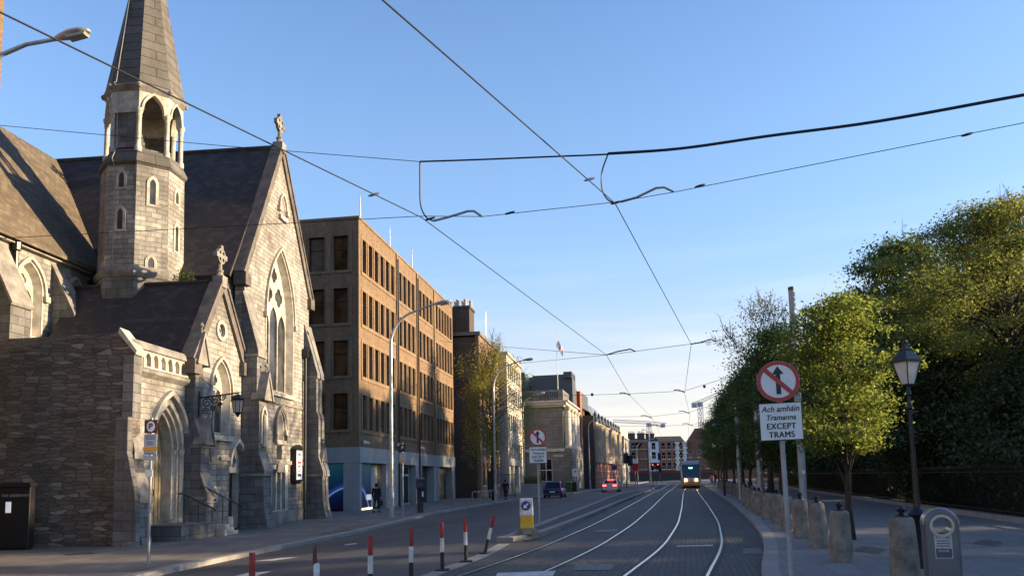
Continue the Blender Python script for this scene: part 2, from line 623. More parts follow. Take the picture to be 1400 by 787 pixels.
M['pale_oak'] = plain('pale_oak', (0.30, 0.23, 0.13), 0.6, 0, 0.3, 4, 0.2)
M['brown_brick'] = masonry('brown_brick', (0.285, 0.185, 0.10), (0.19, 0.12, 0.07), (0.17, 0.125, 0.085), 0.225, 0.075, 0.009, 0, 0.55, 0.3, dark=(0.5, 0.46, 0.42))
M['brown_brick_trim'] = masonry('brown_brick_trim', (0.31, 0.205, 0.115), (0.23, 0.15, 0.085), (0.18, 0.13, 0.09), 0.075, 0.225, 0.009, 0, 0.4, 0.3)
M['concrete'] = plain('painted_concrete', (0.29, 0.30, 0.295), 0.8, 0, 0.14, 0.8, 0.15)
M['dark_window'] = glassmat('dark_window_glass', (0.012, 0.011, 0.010), 0.05, 0.35)
M['brown_window'] = glassmat('brown_tinted_glass', (0.085, 0.042, 0.018), 0.10, 0.2, 0.5, 0.6)
M['bronze'] = plain('bronze_frame', (0.03, 0.022, 0.016), 0.4, 0.5, 0.2)
M['soot_brick'] = masonry('sooty_brick', (0.125, 0.088, 0.066), (0.08, 0.06, 0.048), (0.08, 0.066, 0.055), 0.225, 0.075, 0.01, 0, 0.5, 0.4)
M['red_brick'] = masonry('red_brick', (0.38, 0.12, 0.075), (0.26, 0.085, 0.058), (0.24, 0.17, 0.14), 0.225, 0.075, 0.01, 0, 0.4, 0.3)
M['dim_brick'] = masonry('dim_brown_brick', (0.27, 0.12, 0.078), (0.17, 0.08, 0.056), (0.12, 0.095, 0.08), 0.225, 0.075, 0.01, 0, 0.4, 0.3)
M['orange_brick'] = masonry('orange_brick', (0.30, 0.165, 0.10), (0.21, 0.115, 0.075), (0.3, 0.22, 0.17), 0.225, 0.075, 0.01, 0, 0.4, 0.3)
M['granite'] = masonry('granite_blocks', (0.25, 0.235, 0.215), (0.19, 0.18, 0.17), (0.10, 0.095, 0.09), 1.1, 0.42, 0.02, 0, 0.4, 0.5)
M['portland'] = plain('portland_stone', (0.50, 0.45, 0.38), 0.85, 0, 0.2, 1.2, 0.3)
M['pale_render'] = plain('pale_render', (0.42, 0.38, 0.31), 0.85, 0, 0.12, 0.7, 0.1)
M['arcade_stone'] = plain('arcade_stone', (0.33, 0.265, 0.20), 0.85, 0, 0.2, 1.2, 0.2)
M['white_render'] = plain('white_render', (0.62, 0.63, 0.65), 0.85, 0, 0.08, 0.7, 0.1)
M['blue_render'] = plain('pale_blue_render', (0.50, 0.56, 0.64), 0.85, 0, 0.08, 0.7, 0.1)
M['white_paint'] = plain('white_paint', (0.60, 0.585, 0.55), 0.55, 0, 0.3)
M['teal_glass'] = glassmat('teal_glass', (0.07, 0.17, 0.19), 0.08, 0.9, 0.4)
M['city_glass'] = glassmat('city_glass', (0.30, 0.32, 0.28), 0.05, 0.9, 0.4, 0.5)
M['slate_blue'] = plain('slate_panel', (0.055, 0.062, 0.072), 0.5, 0.1, 0.2)
M['galv'] = plain('galvanised_steel', (0.36, 0.37, 0.38), 0.45, 0.55, 0.22, 3, 0.05)
M['galv_grey'] = plain('grey_painted_steel', (0.30, 0.31, 0.32), 0.5, 0.2, 0.2, 3, 0.05)
M['dark_steel'] = plain('dark_steel', (0.06, 0.065, 0.07), 0.45, 0.5, 0.2)
M['wire'] = plain('copper_wire', (0.035, 0.032, 0.03), 0.45, 0.5, 0.2)
M['rubber'] = plain('black_rubber', (0.010, 0.010, 0.010), 0.55, 0, 0.3)
M['asphalt'] = ground_mat('asphalt', (0.050, 0.050, 0.051), (0.066, 0.066, 0.065), 0.3, 0.72, streak=0.9)
M['island_asphalt'] = ground_mat('island_asphalt', (0.055, 0.054, 0.053), (0.075, 0.073, 0.07), 0.6, 0.85)
M['setts'] = ground_mat('track_setts', (0.055, 0.053, 0.050), (0.076, 0.073, 0.068), 0.35, 0.7, 0.2, (0.22, 0.11, 0.012, 0.22, -1.35), 0.7, streak=0.6)
M['paving'] = ground_mat('paving', (0.125, 0.117, 0.105), (0.170, 0.158, 0.142), 0.45, 0.82, 0.12, (0.9, 0.6, 0.012, 0.14, 1.48), 0.4)
M['paving_grey'] = ground_mat('granite_paving', (0.140, 0.139, 0.136), (0.185, 0.183, 0.178), 0.4, 0.75, 0.12, (0.75, 0.5, 0.008, 0.09, -1.34), 0.4)
M['kerb'] = ground_mat('granite_kerb', (0.20, 0.19, 0.175), (0.27, 0.255, 0.235), 0.8, 0.8, 0.15)
M['soil'] = ground_mat('park_soil', (0.030, 0.026, 0.018), (0.025, 0.032, 0.014), 0.8, 0.95)
M['far_ground'] = ground_mat('distant_ground', (0.06, 0.06, 0.058), (0.07, 0.07, 0.065), 0.05, 0.95)
M['road_paint'] = plain('road_paint', (0.48, 0.47, 0.44), 0.7, 0, 0.35, 5)
M['rail'] = plain('polished_rail', (0.55, 0.55, 0.55), 0.27, 1.0, 0.1, 4)
M['rail_groove'] = plain('rail_groove', (0.016, 0.015, 0.014), 0.7, 0.2, 0.3)
M['cast_iron'] = plain('cast_iron_cover', (0.10, 0.095, 0.09), 0.55, 0.5, 0.3, 20, 0.5)
M['red_paint'] = plain('red_paint', (0.27, 0.014, 0.014), 0.5, 0, 0.35, 14)
M['sign_red'] = plain('sign_red', (0.42, 0.015, 0.02), 0.35, 0, 0.1)
M['sign_white'] = plain('sign_white', (0.70, 0.70, 0.68), 0.4, 0, 0.05)
M['sign_black'] = plain('sign_black', (0.012, 0.012, 0.013), 0.5, 0, 0.2)
M['sign_blue'] = plain('sign_blue', (0.015, 0.035, 0.22), 0.35, 0, 0.1)
M['sign_yellow'] = plain('sign_yellow', (0.62, 0.40, 0.02), 0.45, 0, 0.15)
M['maroon'] = plain('maroon_enamel', (0.085, 0.012, 0.018), 0.35, 0, 0.1)
M['orange'] = plain('orange_strip', (0.72, 0.30, 0.02), 0.4, 0, 0.1)
M['bollard_stone'] = plain('bollard_granite', (0.20, 0.18, 0.15), 0.9, 0, 0.45, 5, 0.9)
M['bark'] = plain('dark_bark', (0.045, 0.035, 0.027), 0.95, 0, 0.4, 9, 0.9)
M['grey_bark'] = plain('grey_bark', (0.10, 0.085, 0.065), 0.95, 0, 0.35, 9, 0.8)
M['leaf_lime'] = leafmat('lime_leaves', [(0.075, 0.115, 0.012), (0.135, 0.18, 0.02), (0.19, 0.205, 0.03)], 0.5)
M['leaf_mid'] = leafmat('spring_leaves', [(0.03, 0.055, 0.010), (0.06, 0.095, 0.014), (0.10, 0.12, 0.02)], 0.42)
M['leaf_gold'] = leafmat('golden_leaves', [(0.06, 0.085, 0.012), (0.13, 0.15, 0.018), (0.21, 0.21, 0.04)], 0.45)
M['leaf_dark'] = leafmat('evergreen_leaves', [(0.017, 0.030, 0.008), (0.036, 0.056, 0.012), (0.055, 0.075, 0.018)], 0.25)
M['leaf_pale'] = leafmat('sparse_pale_leaves', [(0.09, 0.10, 0.03), (0.15, 0.14, 0.05), (0.12, 0.09, 0.05)], 0.4)
M['leaf_birch'] = leafmat('birch_leaves', [(0.13, 0.15, 0.022), (0.23, 0.225, 0.04), (0.18, 0.155, 0.035)], 0.52)
M['cloth_dark'] = plain('dark_cloth', (0.012, 0.012, 0.017), 0.9, 0, 0.3)
M['denim'] = plain('dark_denim', (0.016, 0.02, 0.035), 0.9, 0, 0.3)
M['skin'] = plain('skin', (0.42, 0.25, 0.18), 0.6, 0, 0.1)
M['hair'] = plain('dark_hair', (0.014, 0.011, 0.009), 0.7, 0, 0.3)
M['blue_paint'] = plain('blue_car_paint', (0.008, 0.016, 0.16), 0.3, 0.2, 0.05, 4, 0, 0, 0.5, 0.6)
M['silver_paint'] = plain('silver_car_paint', (0.42, 0.43, 0.45), 0.3, 0.6, 0.05, 4, 0, 0, 0.5, 0.6)
M['tram_silver'] = plain('silver_tram_paint', (0.40, 0.41, 0.44), 0.35, 0.4, 0.05)
M['tram_yellow'] = plain('yellow_tram_stripe', (0.42, 0.24, 0.03), 0.4, 0, 0.1)
M['tram_purple'] = plain('purple_tram_stripe', (0.06, 0.03, 0.09), 0.4, 0, 0.1)
M['tram_glass'] = glassmat('tram_windscreen', (0.005, 0.028, 0.06), 0.06, 0.7, 0.3)
M['tail_light'] = plain('lit_tail_light', (1.0, 0.05, 0.03), 0.4, 0, 0.0, 5, 0, 5.0)
M['dull_tail'] = plain('red_lens', (0.20, 0.01, 0.01), 0.3, 0, 0.1)
M['headlight'] = plain('lit_headlight', (1.0, 0.66, 0.30), 0.4, 0, 0.0, 5, 0, 14.0)
M['green_light'] = plain('lit_green_display', (0.15, 1.0, 0.45), 0.4, 0, 0.0, 5, 0, 3.0)
M['red_signal'] = plain('lit_red_signal', (1.0, 0.06, 0.03), 0.4, 0, 0.0, 5, 0, 2.2)
M['frosted'] = plain('frosted_lamp_glass', (0.62, 0.58, 0.50), 0.5, 0, 0.1)
M['lens'] = plain('lamp_lens', (0.30, 0.30, 0.28), 0.25, 0, 0.1)
M['bin_green'] = plain('green_plastic', (0.02, 0.11, 0.03), 0.5, 0, 0.2)
M['hedge_leaf'] = leafmat('hedge_leaves', [(0.05, 0.085, 0.012), (0.09, 0.13, 0.02), (0.13, 0.16, 0.03)], 0.35)
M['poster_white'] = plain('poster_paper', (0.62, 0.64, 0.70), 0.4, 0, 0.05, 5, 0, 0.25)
M['poster_red'] = plain('poster_red', (0.6, 0.03, 0.04), 0.5)
M['poster_blue'] = plain('poster_blue', (0.03, 0.05, 0.30), 0.5)
M['bin_steel'] = plain('satin_steel', (0.115, 0.125, 0.138), 0.36, 0.35, 0.12, 3, 0.03)
M['bin_bright'] = plain('bright_steel', (0.40, 0.42, 0.44), 0.22, 0.9, 0.1)
M['sticker'] = plain('faded_sticker', (0.38, 0.39, 0.40), 0.5, 0, 0.3, 40)
M['sticker_grey'] = plain('grey_print', (0.07, 0.07, 0.075), 0.5, 0, 0.3, 60)
M['crane'] = plain('crane_steel', (0.34, 0.36, 0.40), 0.5, 0.1, 0.1)
M['terracotta'] = plain('clay_pot', (0.45, 0.33, 0.24), 0.8, 0, 0.2)
M['zinc'] = plain('pale_zinc', (0.30, 0.33, 0.37), 0.4, 0.5, 0.15)
# ------------------------------------------------------------------ ground, road, rails, kerbs
PAV = -0.16
kerb_left = smooth_fn([(-8.6, 5), (-7.95, 15.7), (-7.45, 20), (-6.1, 27.5), (-5.5, 33.3), (-4.7, 43.4), (-3.0, 52.6), (-0.3, 66.4), (3.1, 78.6), (7.2, 91.7), (9.6, 100), (11.2, 108), (14.3, 120), (28.5, 180), (46, 262)], 4)
island_r = smooth_fn([(-0.23, 20.36), (0.4, 20.9), (0.99, 22.9), (3.07, 31.8), (6.7, 48.4), (14.5, 83), (22.3, 116.7), (33.6, 160)], 0.9)
island_l = smooth_fn([(-0.33, 20.36), (-0.09, 22.35), (0.63, 25.7), (3.0, 37.6), (6.9, 57.6), (10.2, 73.3), (13.4, 84), (19.3, 108), (20.6, 112)], 1.2)
deline = smooth_fn([(-5.6, 2), (-3.0, 8.9), (-2.5, 9.9), (-2.1, 11.3), (-1.7, 12.6), (-1.35, 14.4), (-1.0, 15.7), (-0.65, 17.3), (-0.23, 20.36), (0.4, 22.8)], 0.8)
def bed_left(y):
    return deline(y) if y < 20.4 else max(deline(y), island_r(y)) if y < 22 else island_r(y)
track_r = smooth_fn([(0.2, 5), (0.95, 8), (2.45, 12.9), (4.05, 17.8), (6.26, 26.5), (9.03, 38.7), (16.75, 73.5), (22.0, 96), (38, 168), (58, 258)], 2.4)
kerb_right = smooth_fn([(1.5, 4), (2.6, 8), (3.93, 12.65), (5.31, 16.6), (6.34, 20), (8.18, 27), (12.1, 43.3), (16.9, 64.6), (22.1, 88), (38.2, 160), (60.6, 262)], 2)
fence_x = lambda y: 9.1 + 0.237 * y

def road_z(x, y):
    c = 0.23 * y - 5.4
    k = kerb_left(y)
    return -0.28 * min(1, max(0, (c - x) / max(1, c - k)))

def yrange(y0, y1):
    out, y = [], y0
    while y < y1:
        out.append(y)
        y += 0.8 if y < 60 else 3.0
    return out + [y1]

def sheet(name, fl, fr, fz, y0, y1, nx, mat, kind='structure', mb=None):
    b = mb or MB()
    ys = yrange(y0, y1)
    vs, fs = [], []
    for y in ys:
        l, r = fl(y), fr(y)
        for i in range(nx + 1):
            x = l + (r - l) * i / nx
            vs.append((x, y, fz(x, y)))
    w = nx + 1
    for j in range(len(ys) - 1):
        for i in range(nx):
            fs.append((j * w + i, j * w + i + 1, (j + 1) * w + i + 1, (j + 1) * w + i))
    b.add(vs, fs)
    return None if mb else struct(b.build(name, mat, smooth=40), kind)

gb = MB().add([(-3000, -600, -1.2), (3000, -600, -1.2), (3000, 5000, -1.2), (-3000, 5000, -1.2)], [(0, 1, 2, 3)])
struct(gb.build('ground', M['far_ground']))
sheet('road', kerb_left, bed_left, road_z, -20, 275, 8, M['asphalt'])
sheet('track_bed', bed_left, kerb_right, lambda x, y: 0.0, -20, 275, 6, M['setts'])
sheet('pavement_left', lambda y: -70.0, lambda y: kerb_left(y) - 0.3, lambda x, y: PAV, -20, 275, 3, M['paving'])
sheet('pavement_right', lambda y: kerb_right(y) + 0.3, fence_x, lambda x, y: 0.10, -20, 275, 2, M['paving_grey'])
sheet('park_ground', fence_x, lambda y: 190.0, lambda x, y: 0.06 + 0.02 * sin(x * .7 + y * .4), -60, 320, 6, M['soil'])

def kerbstone(name, f, z, drop, sgn):
    """a kerb 0.3 wide whose face drops towards the carriageway (sgn = which side the road is on)"""
    b = MB()
    ys = yrange(-20, 270)
    vs, fs = [], []
    for y in ys:
        x = f(y)
        vs += [(x - sgn * 0.3, y, z), (x - sgn * 0.02, y, z), (x, y, z - 0.02), (x, y, z - drop)]
    for j in range(len(ys) - 1):
        for i in range(3):
            fs.append((j * 4 + i, j * 4 + i + 1, (j + 1) * 4 + i + 1, (j + 1) * 4 + i))
    b.add(vs, fs)
    return struct(b.build(name, M['kerb']))
kerbstone('kerb_left', kerb_left, PAV + 0.004, 0.2, 1)
kerbstone('kerb_right', kerb_right, 0.104, 0.16, -1)

# traffic island: kerb ring with an asphalt top
ys = [y for y in yrange(20.5, 112)]
ring_l = [(island_l(y) if y > 21.5 else island_l(21.5) + (y - 21.5) * .3, y) for y in ys]
ring_r = [(island_r(y), y) for y in ys]
out = [(-0.05, 20.3)] + [p for p in ring_r] + ring_l[::-1]
ib = MB()
n = len(out)
ib.add([(x, y, -0.08) for x, y in out] + [(x, y, 0.13) for x, y in out], [(i, (i + 1) % n, n + (i + 1) % n, n + i) for i in range(n)])
sheet('', island_r, lambda y: 0, None, 0, 0, 0, None, mb=ib) if False else None
for fa, fb in ((lambda y: ring_l[ys.index(y)][0], lambda y: min(ring_l[ys.index(y)][0] + 0.28, (ring_l[ys.index(y)][0] + ring_r[ys.index(y)][0]) / 2)),
               (lambda y: max(ring_r[ys.index(y)][0] - 0.28, (ring_l[ys.index(y)][0] + ring_r[ys.index(y)][0]) / 2), lambda y: ring_r[ys.index(y)][0])):
    vs = []
    for y in ys:
        vs += [(fa(y), y, 0.13), (fb(y), y, 0.13)]
    ib.add(vs, [(2 * j, 2 * j + 1, 2 * j + 3, 2 * j + 2) for j in range(len(ys) - 1)])
ib.add([(-0.05, 20.3, .13), (ring_r[0][0], ring_r[0][1], .13), (ring_l[0][0], ring_l[0][1], .13)], [(0, 1, 2)])
struct(ib.build('traffic_island_kerb', M['kerb']))
tb = MB()
vs = []
for (a, y), (c, _) in zip(ring_l, ring_r):
    m = (a + c) / 2
    vs += [(min(a + 0.28, m), y, 0.124), (max(c - 0.28, m), y, 0.124)]
tb.add(vs, [(2 * j, 2 * j + 1, 2 * j + 3, 2 * j + 2) for j in range(len(ys) - 1)])
struct(tb.build('traffic_island', M['island_asphalt']))

# far islands by the crossing
for (x0, y0, x1, y1, w) in ((23.4, 122, 31.5, 158, 2.2),):
    b = MB()
    b.hull8([(x0 - w, y0, -.1), (x0, y0 - .6, -.1), (x1, y1, -.1), (x1 - w, y1, -.1)], [(x0 - w, y0, .13), (x0, y0 - .6, .13), (x1, y1, .13), (x1 - w, y1, .13)])
    struct(b.build('far_traffic_island', M['kerb']))

# rails
GA = 0.68
def rail_pair(f, name):
    for s in (-1, 1):
        b = MB()
        sheet('', lambda y: f(y) + s * GA * 1.02 - 0.027, lambda y: f(y) + s * GA * 1.02 + 0.027, lambda x, y: 0.009, -10, 262, 1, None, mb=b)
        struct(b.build('rail', M['rail']))
        g = MB()
        o = -s
        sheet('', lambda y: f(y) + s * GA * 1.02 - 0.11, lambda y: f(y) + s * GA * 1.02 + 0.11, lambda x, y: 0.005, -10, 262, 1, None, mb=g)
        struct(g.build('rail_groove', M['rail_groove']))
track_l = lambda y: track_r(y) - 2.95
rail_pair(track_r, 'near')
rail_pair(track_l, 'far')

# painted markings and covers
def marking(name, quad, mat, z=None):
    b = MB()
    b.add([(x, y, (road_z(x, y) if z is None else z) + 0.008) for x, y in quad], [tuple(range(len(quad)))])
    return struct(b.build(name, mat))
def pixel_quad(pts, z=0.0):
    o = []
    for u, v in pts:
        d = cam_ray(u, v)
        t = (z - CAM_H) / d.z
        o.append((d.x * t, d.y * t))
    return o
marking('road_marking', pixel_quad([(312, 784), (338, 778), (372, 777), (352, 783), (345, 790), (318, 790)], -0.1), M['road_paint'])
marking('road_marking', pixel_quad([(345, 760.5), (385, 757), (410, 757), (372, 761)], -0.12), M['road_paint'])
marking('road_marking', pixel_quad([(470, 740), (486, 738.2), (489, 739.5), (474, 741)], -0.12), M['road_paint'])
b = MB()
sheet('', lambda y: deline(y) - 0.16, lambda y: deline(y) + 0.16, lambda x, y: 0.007, -5, 20.0, 1, None, mb=b)
struct(b.build('edge_strip', M['kerb']))
for pts in ([(782, 779), (788, 771), (840, 770.5), (836, 779)], [(1016, 757), (1016, 749), (1040, 749), (1045, 757)]):
    struct(marking('drain_cover', pixel_quad(pts), M['cast_iron'], 0.0))
for pts in ([(812, 727), (818, 724), (846, 723), (843, 726)], ):
    struct(marking('drain_cover', pixel_quad(pts), M['cast_iron'], 0.0))
marking('road_marking', pixel_quad([(924, 747), (926, 745.6), (975, 744.4), (975, 746)]), M['road_paint'], 0.0)
marking('edge_strip', pixel_quad([(676, 791), (680, 783), (760, 780), (756, 787)]), M['road_paint'], 0.0)
for pts in ([(352, 711), (410, 706), (418, 708), (366, 714)], [(440, 728), (470, 722), (486, 722), (454, 729)], [(86, 757), (126, 754.5), (130, 756), (92, 758.5)]):
    o = marking('pavement_cover', pixel_quad(pts, PAV), M['cast_iron'], PAV)
for pts in ([(1165, 752), (1180, 746), (1212, 750), (1200, 757)], [(1078, 729), (1092, 724), (1108, 726), (1096, 731)], [(1330, 742), (1345, 736), (1372, 740), (1360, 747)]):
    marking('pavement_cover', pixel_quad(pts, .1), M['cast_iron'], .1)

# ------------------------------------------------------------------ arches and windows
def arch_pts(c, z0, zs, hw, rise, n=9):
    R = (hw * hw + rise * rise) / (2 * hw)
    pts = [(c - hw, z0), (c + hw, z0)] if z0 is not None else []
    amax = atan2(rise, R - hw)
    right = []
    for i in range(n + 1):
        a = amax * i / n
        right.append((c + hw - R + R * cos(a), zs + R * sin(a)))
    left = [(2 * c - x, z) for x, z in right[::-1][1:]]
    return pts + right + left      # anticlockwise: base left, base right, up the right side, down the left

def circle_pts(c, z, r, n=18, rz=None):
    return [(c + r * cos(2 * pi * k / n), z + (rz or r) * sin(2 * pi * k / n)) for k in range(n)]

def trefoil_pts(c, z, r, lobes=4, n=40):
    return [(c + r * (0.74 + 0.26 * abs(cos(lobes * a / 2))) * cos(a), z + r * (0.74 + 0.26 * abs(cos(lobes * a / 2))) * sin(a)) for a in (2 * pi * k / n for k in range(n))]

def rect_pts(a0, a1, b0, b1):
    return [(a0, b0), (a1, b0), (a1, b1), (a0, b1)]

def arch_ring(b, c, z0, zs, hw, rise, t, w0, w1, fr):
    """moulding round an arch, open at the sill"""
    R = (hw * hw + rise * rise) / (2 * hw)
    inn = arch_pts(c, None, zs, hw, rise, 10)
    ro = rise + t * 1.25
    outp = arch_pts(c, None, zs, hw + t, ro, 10)
    if z0 is not None:
        inn = [(c + hw, z0)] + inn + [(c - hw, z0)]
        outp = [(c + hw + t, z0)] + outp + [(c - hw - t, z0)]
    m = len(inn)
    vs = [(p[0], p[1], w) for w in (w0, w1) for p in inn] + [(p[0], p[1], w) for w in (w0, w1) for p in outp]
    fs = []
    for i in range(m - 1):
        fs += [(i, i + 1, m + i + 1, m + i), (2 * m + i, 3 * m + i, 3 * m + i + 1, 2 * m + i + 1), (m + i, m + i + 1, 3 * m + i + 1, 3 * m + i), (i, 2 * m + i, 2 * m + i + 1, i + 1)]
    fs += [(0, m, 3 * m, 2 * m), (m - 1, 3 * m - 1, 4 * m - 1, 2 * m - 1)]
    b.add(vs, fs, fr)

def gothic_window(parent, fr, c, z0, zs, hw, rise, lights, recess, glass, hood=True, stone='dressed', name='window'):
    """splayed surround, bar tracery and leaded glass set back in the wall"""
    b = MB()
    # splay: from the wall face back to the tracery
    fo = arch_pts(c, z0, zs, hw, rise)
    fi = arch_pts(c, z0 + 0.08, zs, hw - 0.11, rise - 0.13)
    m = len(fo)
    b.add([(a, z, 0.012) for a, z in fo] + [(a, z, -recess) for a, z in fi], [(i, (i + 1) % m, m + (i + 1) % m, m + i) for i in range(m)], fr)
    hi, ri = hw - 0.10, rise - 0.12
    outer = arch_pts(c, z0 + 0.09, zs, hi, ri)
    holes = []
    bar = 0.04 + 0.022 * hw
    if lights >= 2:
        lw = (2 * hi - (lights + 1) * bar) / lights
        lsp = zs - 0.05 if lights == 2 else zs + 0.05
        for k in range(lights):
            lc = c - hi + bar + lw / 2 + k * (lw + bar)
            drop = 0.0 if (lights != 3 or k != 1) else 0.25
            holes.append(arch_pts(lc, z0 + 0.16, lsp - lw * 0.55 + drop, lw / 2, lw * 0.85, 6))
        if lights == 2:
            holes.append(trefoil_pts(c, zs + ri * 0.46, hi * 0.37))
        else:
            holes.append(trefoil_pts(c - hi * 0.40, zs + ri * 0.36, hi * 0.31))
            holes.append(trefoil_pts(c + hi * 0.40, zs + ri * 0.36, hi * 0.31))
            holes.append(trefoil_pts(c, zs + ri * 0.68, hi * 0.26))
    else:
        holes.append(arch_pts(c, z0 + 0.16, zs, hi - bar, ri - bar * 1.3, 7))
    b.plate(outer, holes, -recess - 0.1, -recess + 0.02, fr)
    if hood:
        arch_ring(b, c, zs - 0.05, zs, hw + 0.08, rise + 0.10, 0.10, -0.02, 0.12, fr)
        for s in (-1, 1):
            b.box(c + s * (hw + 0.17) - 0.13, c + s * (hw + 0.17) + 0.13, zs - 0.28, zs - 0.05, -0.02, 0.17, fr)
    arch_ring(b, c, z0, zs, hw, rise, 0.07, -0.02, 0.03, fr)
    b.box(c - hw - 0.15, c + hw + 0.15, z0 - 0.2, z0, -0.1, 0.14, fr)
    w = b.build(name, M[stone], parent)
    g = MB()
    g.plate(arch_pts(c, z0 + 0.1, zs, hi, ri), [], -recess - 0.075, -recess - 0.045, fr)
    g.build('glass', M[glass], w)
    return w

# ------------------------------------------------------------------ the church
church = thing('church', 'grey limestone Gothic church with octagonal spire, steep slate roofs and tall traceried gable window', 'church', (-11.05, 36.2, PAV), -atan(0.09))
FR = lambda s, z, w: (w, s, z)                        # street front, w outwards
def frX(X): return lambda s, z, w: (X + w, s, z)
def frS(S): return lambda x, z, w: (x, S - w, z)       # faces the camera

# main gable wall
LE, RE, AP = (-3.8, 10.95), (4.0, 11.6), (0.05, 17.95)
b = MB()
main_holes = [arch_pts(0.1, 6.1, 9.7, 1.62, 3.25, 12), arch_pts(0.25, 14.75, 15.2, 0.3, 0.5, 6),
              arch_pts(0.15, 3.85, 4.4, 0.42, 0.75, 6), rect_pts(-0.72, 0.98, 0.6, 2.5)]
b.plate([(-3.9, 0), (4.0, 0), RE, AP, LE], main_holes, -0.42, 0.0, FR)
b.build('gable_wall', M['limestone'], church)
gothic_window(church, FR, 0.1, 6.1, 9.7, 1.62, 3.25, 3, 0.34, 'leaded_glass')
gothic_window(church, FR, 0.25, 14.75, 15.2, 0.3, 0.5, 1, 0.15, 'leaded_glass')
gothic_window(church, FR, 0.15, 3.85, 4.4, 0.42, 0.75, 1, 0.2, 'leaded_glass')
b = MB()
b.plate(rect_pts(-0.92, 1.18, 0.4, 2.75), [rect_pts(-0.72 + k * .57, -0.72 + k * .57 + .42, 0.6, 2.5) for k in range(3)], -0.2, 0.03, FR)
w = b.build('window', M['dressed'], church)
MB().plate(rect_pts(-0.75, 1.0, 0.58, 2.55), [], -0.26, -0.21, FR).build('glass', M['leaded_glass'], w)
MB().box(0.0, 0.02, -0.12, 0.42, 2.95, 3.6).build('plaque', M['sign_black'], church)
b = MB()
arch_ring(b, 0.15, 3.75, 4.35, 0.60, 0.95, 0.15, 0.0, 0.16, FR)
b.plate([(-0.35, 2.35), (0.65, 2.35), (0.5, 2.9), (-0.2, 2.9)], [], 0.0, 0.12, FR)
b.build('niche_moulding', M['dressed_grey'], church)
b = MB()
b.box(-0.05, 0.09, -3.2, 4.0, 2.72, 2.90)
b.box(-0.05, 0.07, -3.2, 3.3, 5.55, 5.68)
b.box(-0.05, 0.10, -3.9, 4.0, 0, 0.55)
b.build('string_course', M['dressed_grey'], church)

def coping(p0, p1, x0, x1, up, thick):
    """stone slab along a gable rake from p0 to p1 (s, z)"""
    d = Vector((p1[0] - p0[0], p1[1] - p0[1])).normalized()
    nn = Vector((-d.y, d.x))
    if nn.y < 0: nn = -nn
    poly = [(p0[0] + nn.x * (up - thick), p0[1] + nn.y * (up - thick)), (p1[0] + nn.x * (up - thick), p1[1] + nn.y * (up - thick)),
            (p1[0] + nn.x * up, p1[1] + nn.y * up), (p0[0] + nn.x * up, p0[1] + nn.y * up)]
    return [(a, z) for a, z in poly], x0, x1

def gable_top(apex, le, re, x0, x1, finial_h, up=0.30):
    b = MB()
    for e, s in ((le, -1), (re, 1)):
        d = Vector((e[0] - apex[0], e[1] - apex[1])).normalized()
        e2 = (e[0] + d.x * 0.25, e[1] + d.y * 0.25)
        poly, _, _ = coping(apex, e2, x0, x1, up, 0.34)
        b.prism(poly, x0, x1, FR)
        poly, _, _ = coping(apex, e2, x0, x1 + 0.05, up + 0.07, 0.10)
        b.prism(poly, x0 - 0.03, x1 + 0.06, FR)
        kz = e2[1]
        b.box(x0, x1 + 0.1, min(e2[0], e2[0] - s * 0.15) - 0.2, max(e2[0], e2[0] - s * 0.15) + 0.2, kz - 0.42, kz + 0.12)
    b.build('coping', M['coping_stone'], church)
    f = MB()
    z = apex[1] + up * 1.3
    xm = (x0 + x1) / 2 + 0.05
    k = finial_h / 1.5
    f.box(xm - 0.24 * k, xm + 0.24 * k, apex[0] - 0.24 * k, apex[0] + 0.24 * k, z - 0.35, z + 0.12 * k)
    f.lathe([(0.2 * k, 0.1 * k), (0.12 * k, 0.3 * k), (0.17 * k, 0.38 * k), (0.09 * k, 0.45 * k), (0.08 * k, 1.0 * k)], 8, (xm, apex[0], z))
    cz = z + 1.05 * k
    f.plate(circle_pts(apex[0], cz, 0.36 * k, 24), [circle_pts(apex[0] + sx * 0.15 * k, cz + sz * 0.15 * k, 0.085 * k, 8) for sx in (-1, 1) for sz in (-1, 1)], xm - 0.07, xm + 0.07, FR)
    for dx, dz in ((1, 0), (-1, 0), (0, 1)):
        f.box(xm - 0.08, xm + 0.08, apex[0] + dx * 0.38 * k - 0.11 * k, apex[0] + dx * 0.38 * k + 0.11 * k, cz + dz * 0.38 * k - 0.11 * k, cz + dz * 0.38 * k + 0.11 * k)
    f.build('cross', M['dressed_grey'], church)
gable_top(AP, LE, RE, -0.36, 0.10, 1.55, 0.24)

# nave
b = MB()
b.box(-20, -0.6, -4.0, -3.6, 0, 11.1)
b.box(-20, -0.6, 3.7, 4.1, 0, 11.4)
b.build('nave_wall', M['limestone'], church)
b = MB()
b.prism([(-4.45, 10.55), (0.05, 18.05), (0.05, 18.2), (-4.55, 10.6)], -22, -0.33, FR)
b.prism([(4.5, 10.8), (4.6, 10.85), (0.05, 18.2), (0.05, 18.05)], -22, -0.33, FR)
b.tube([(-22, 0.05, 18.2), (-0.35, 0.05, 18.2)], 0.12, 8)
b.build('nave_roof', M['slate'], church)
MB().box(-20, -0.55, -4.62, -4.42, 10.4, 10.62).build('gutter', M['iron'], church)

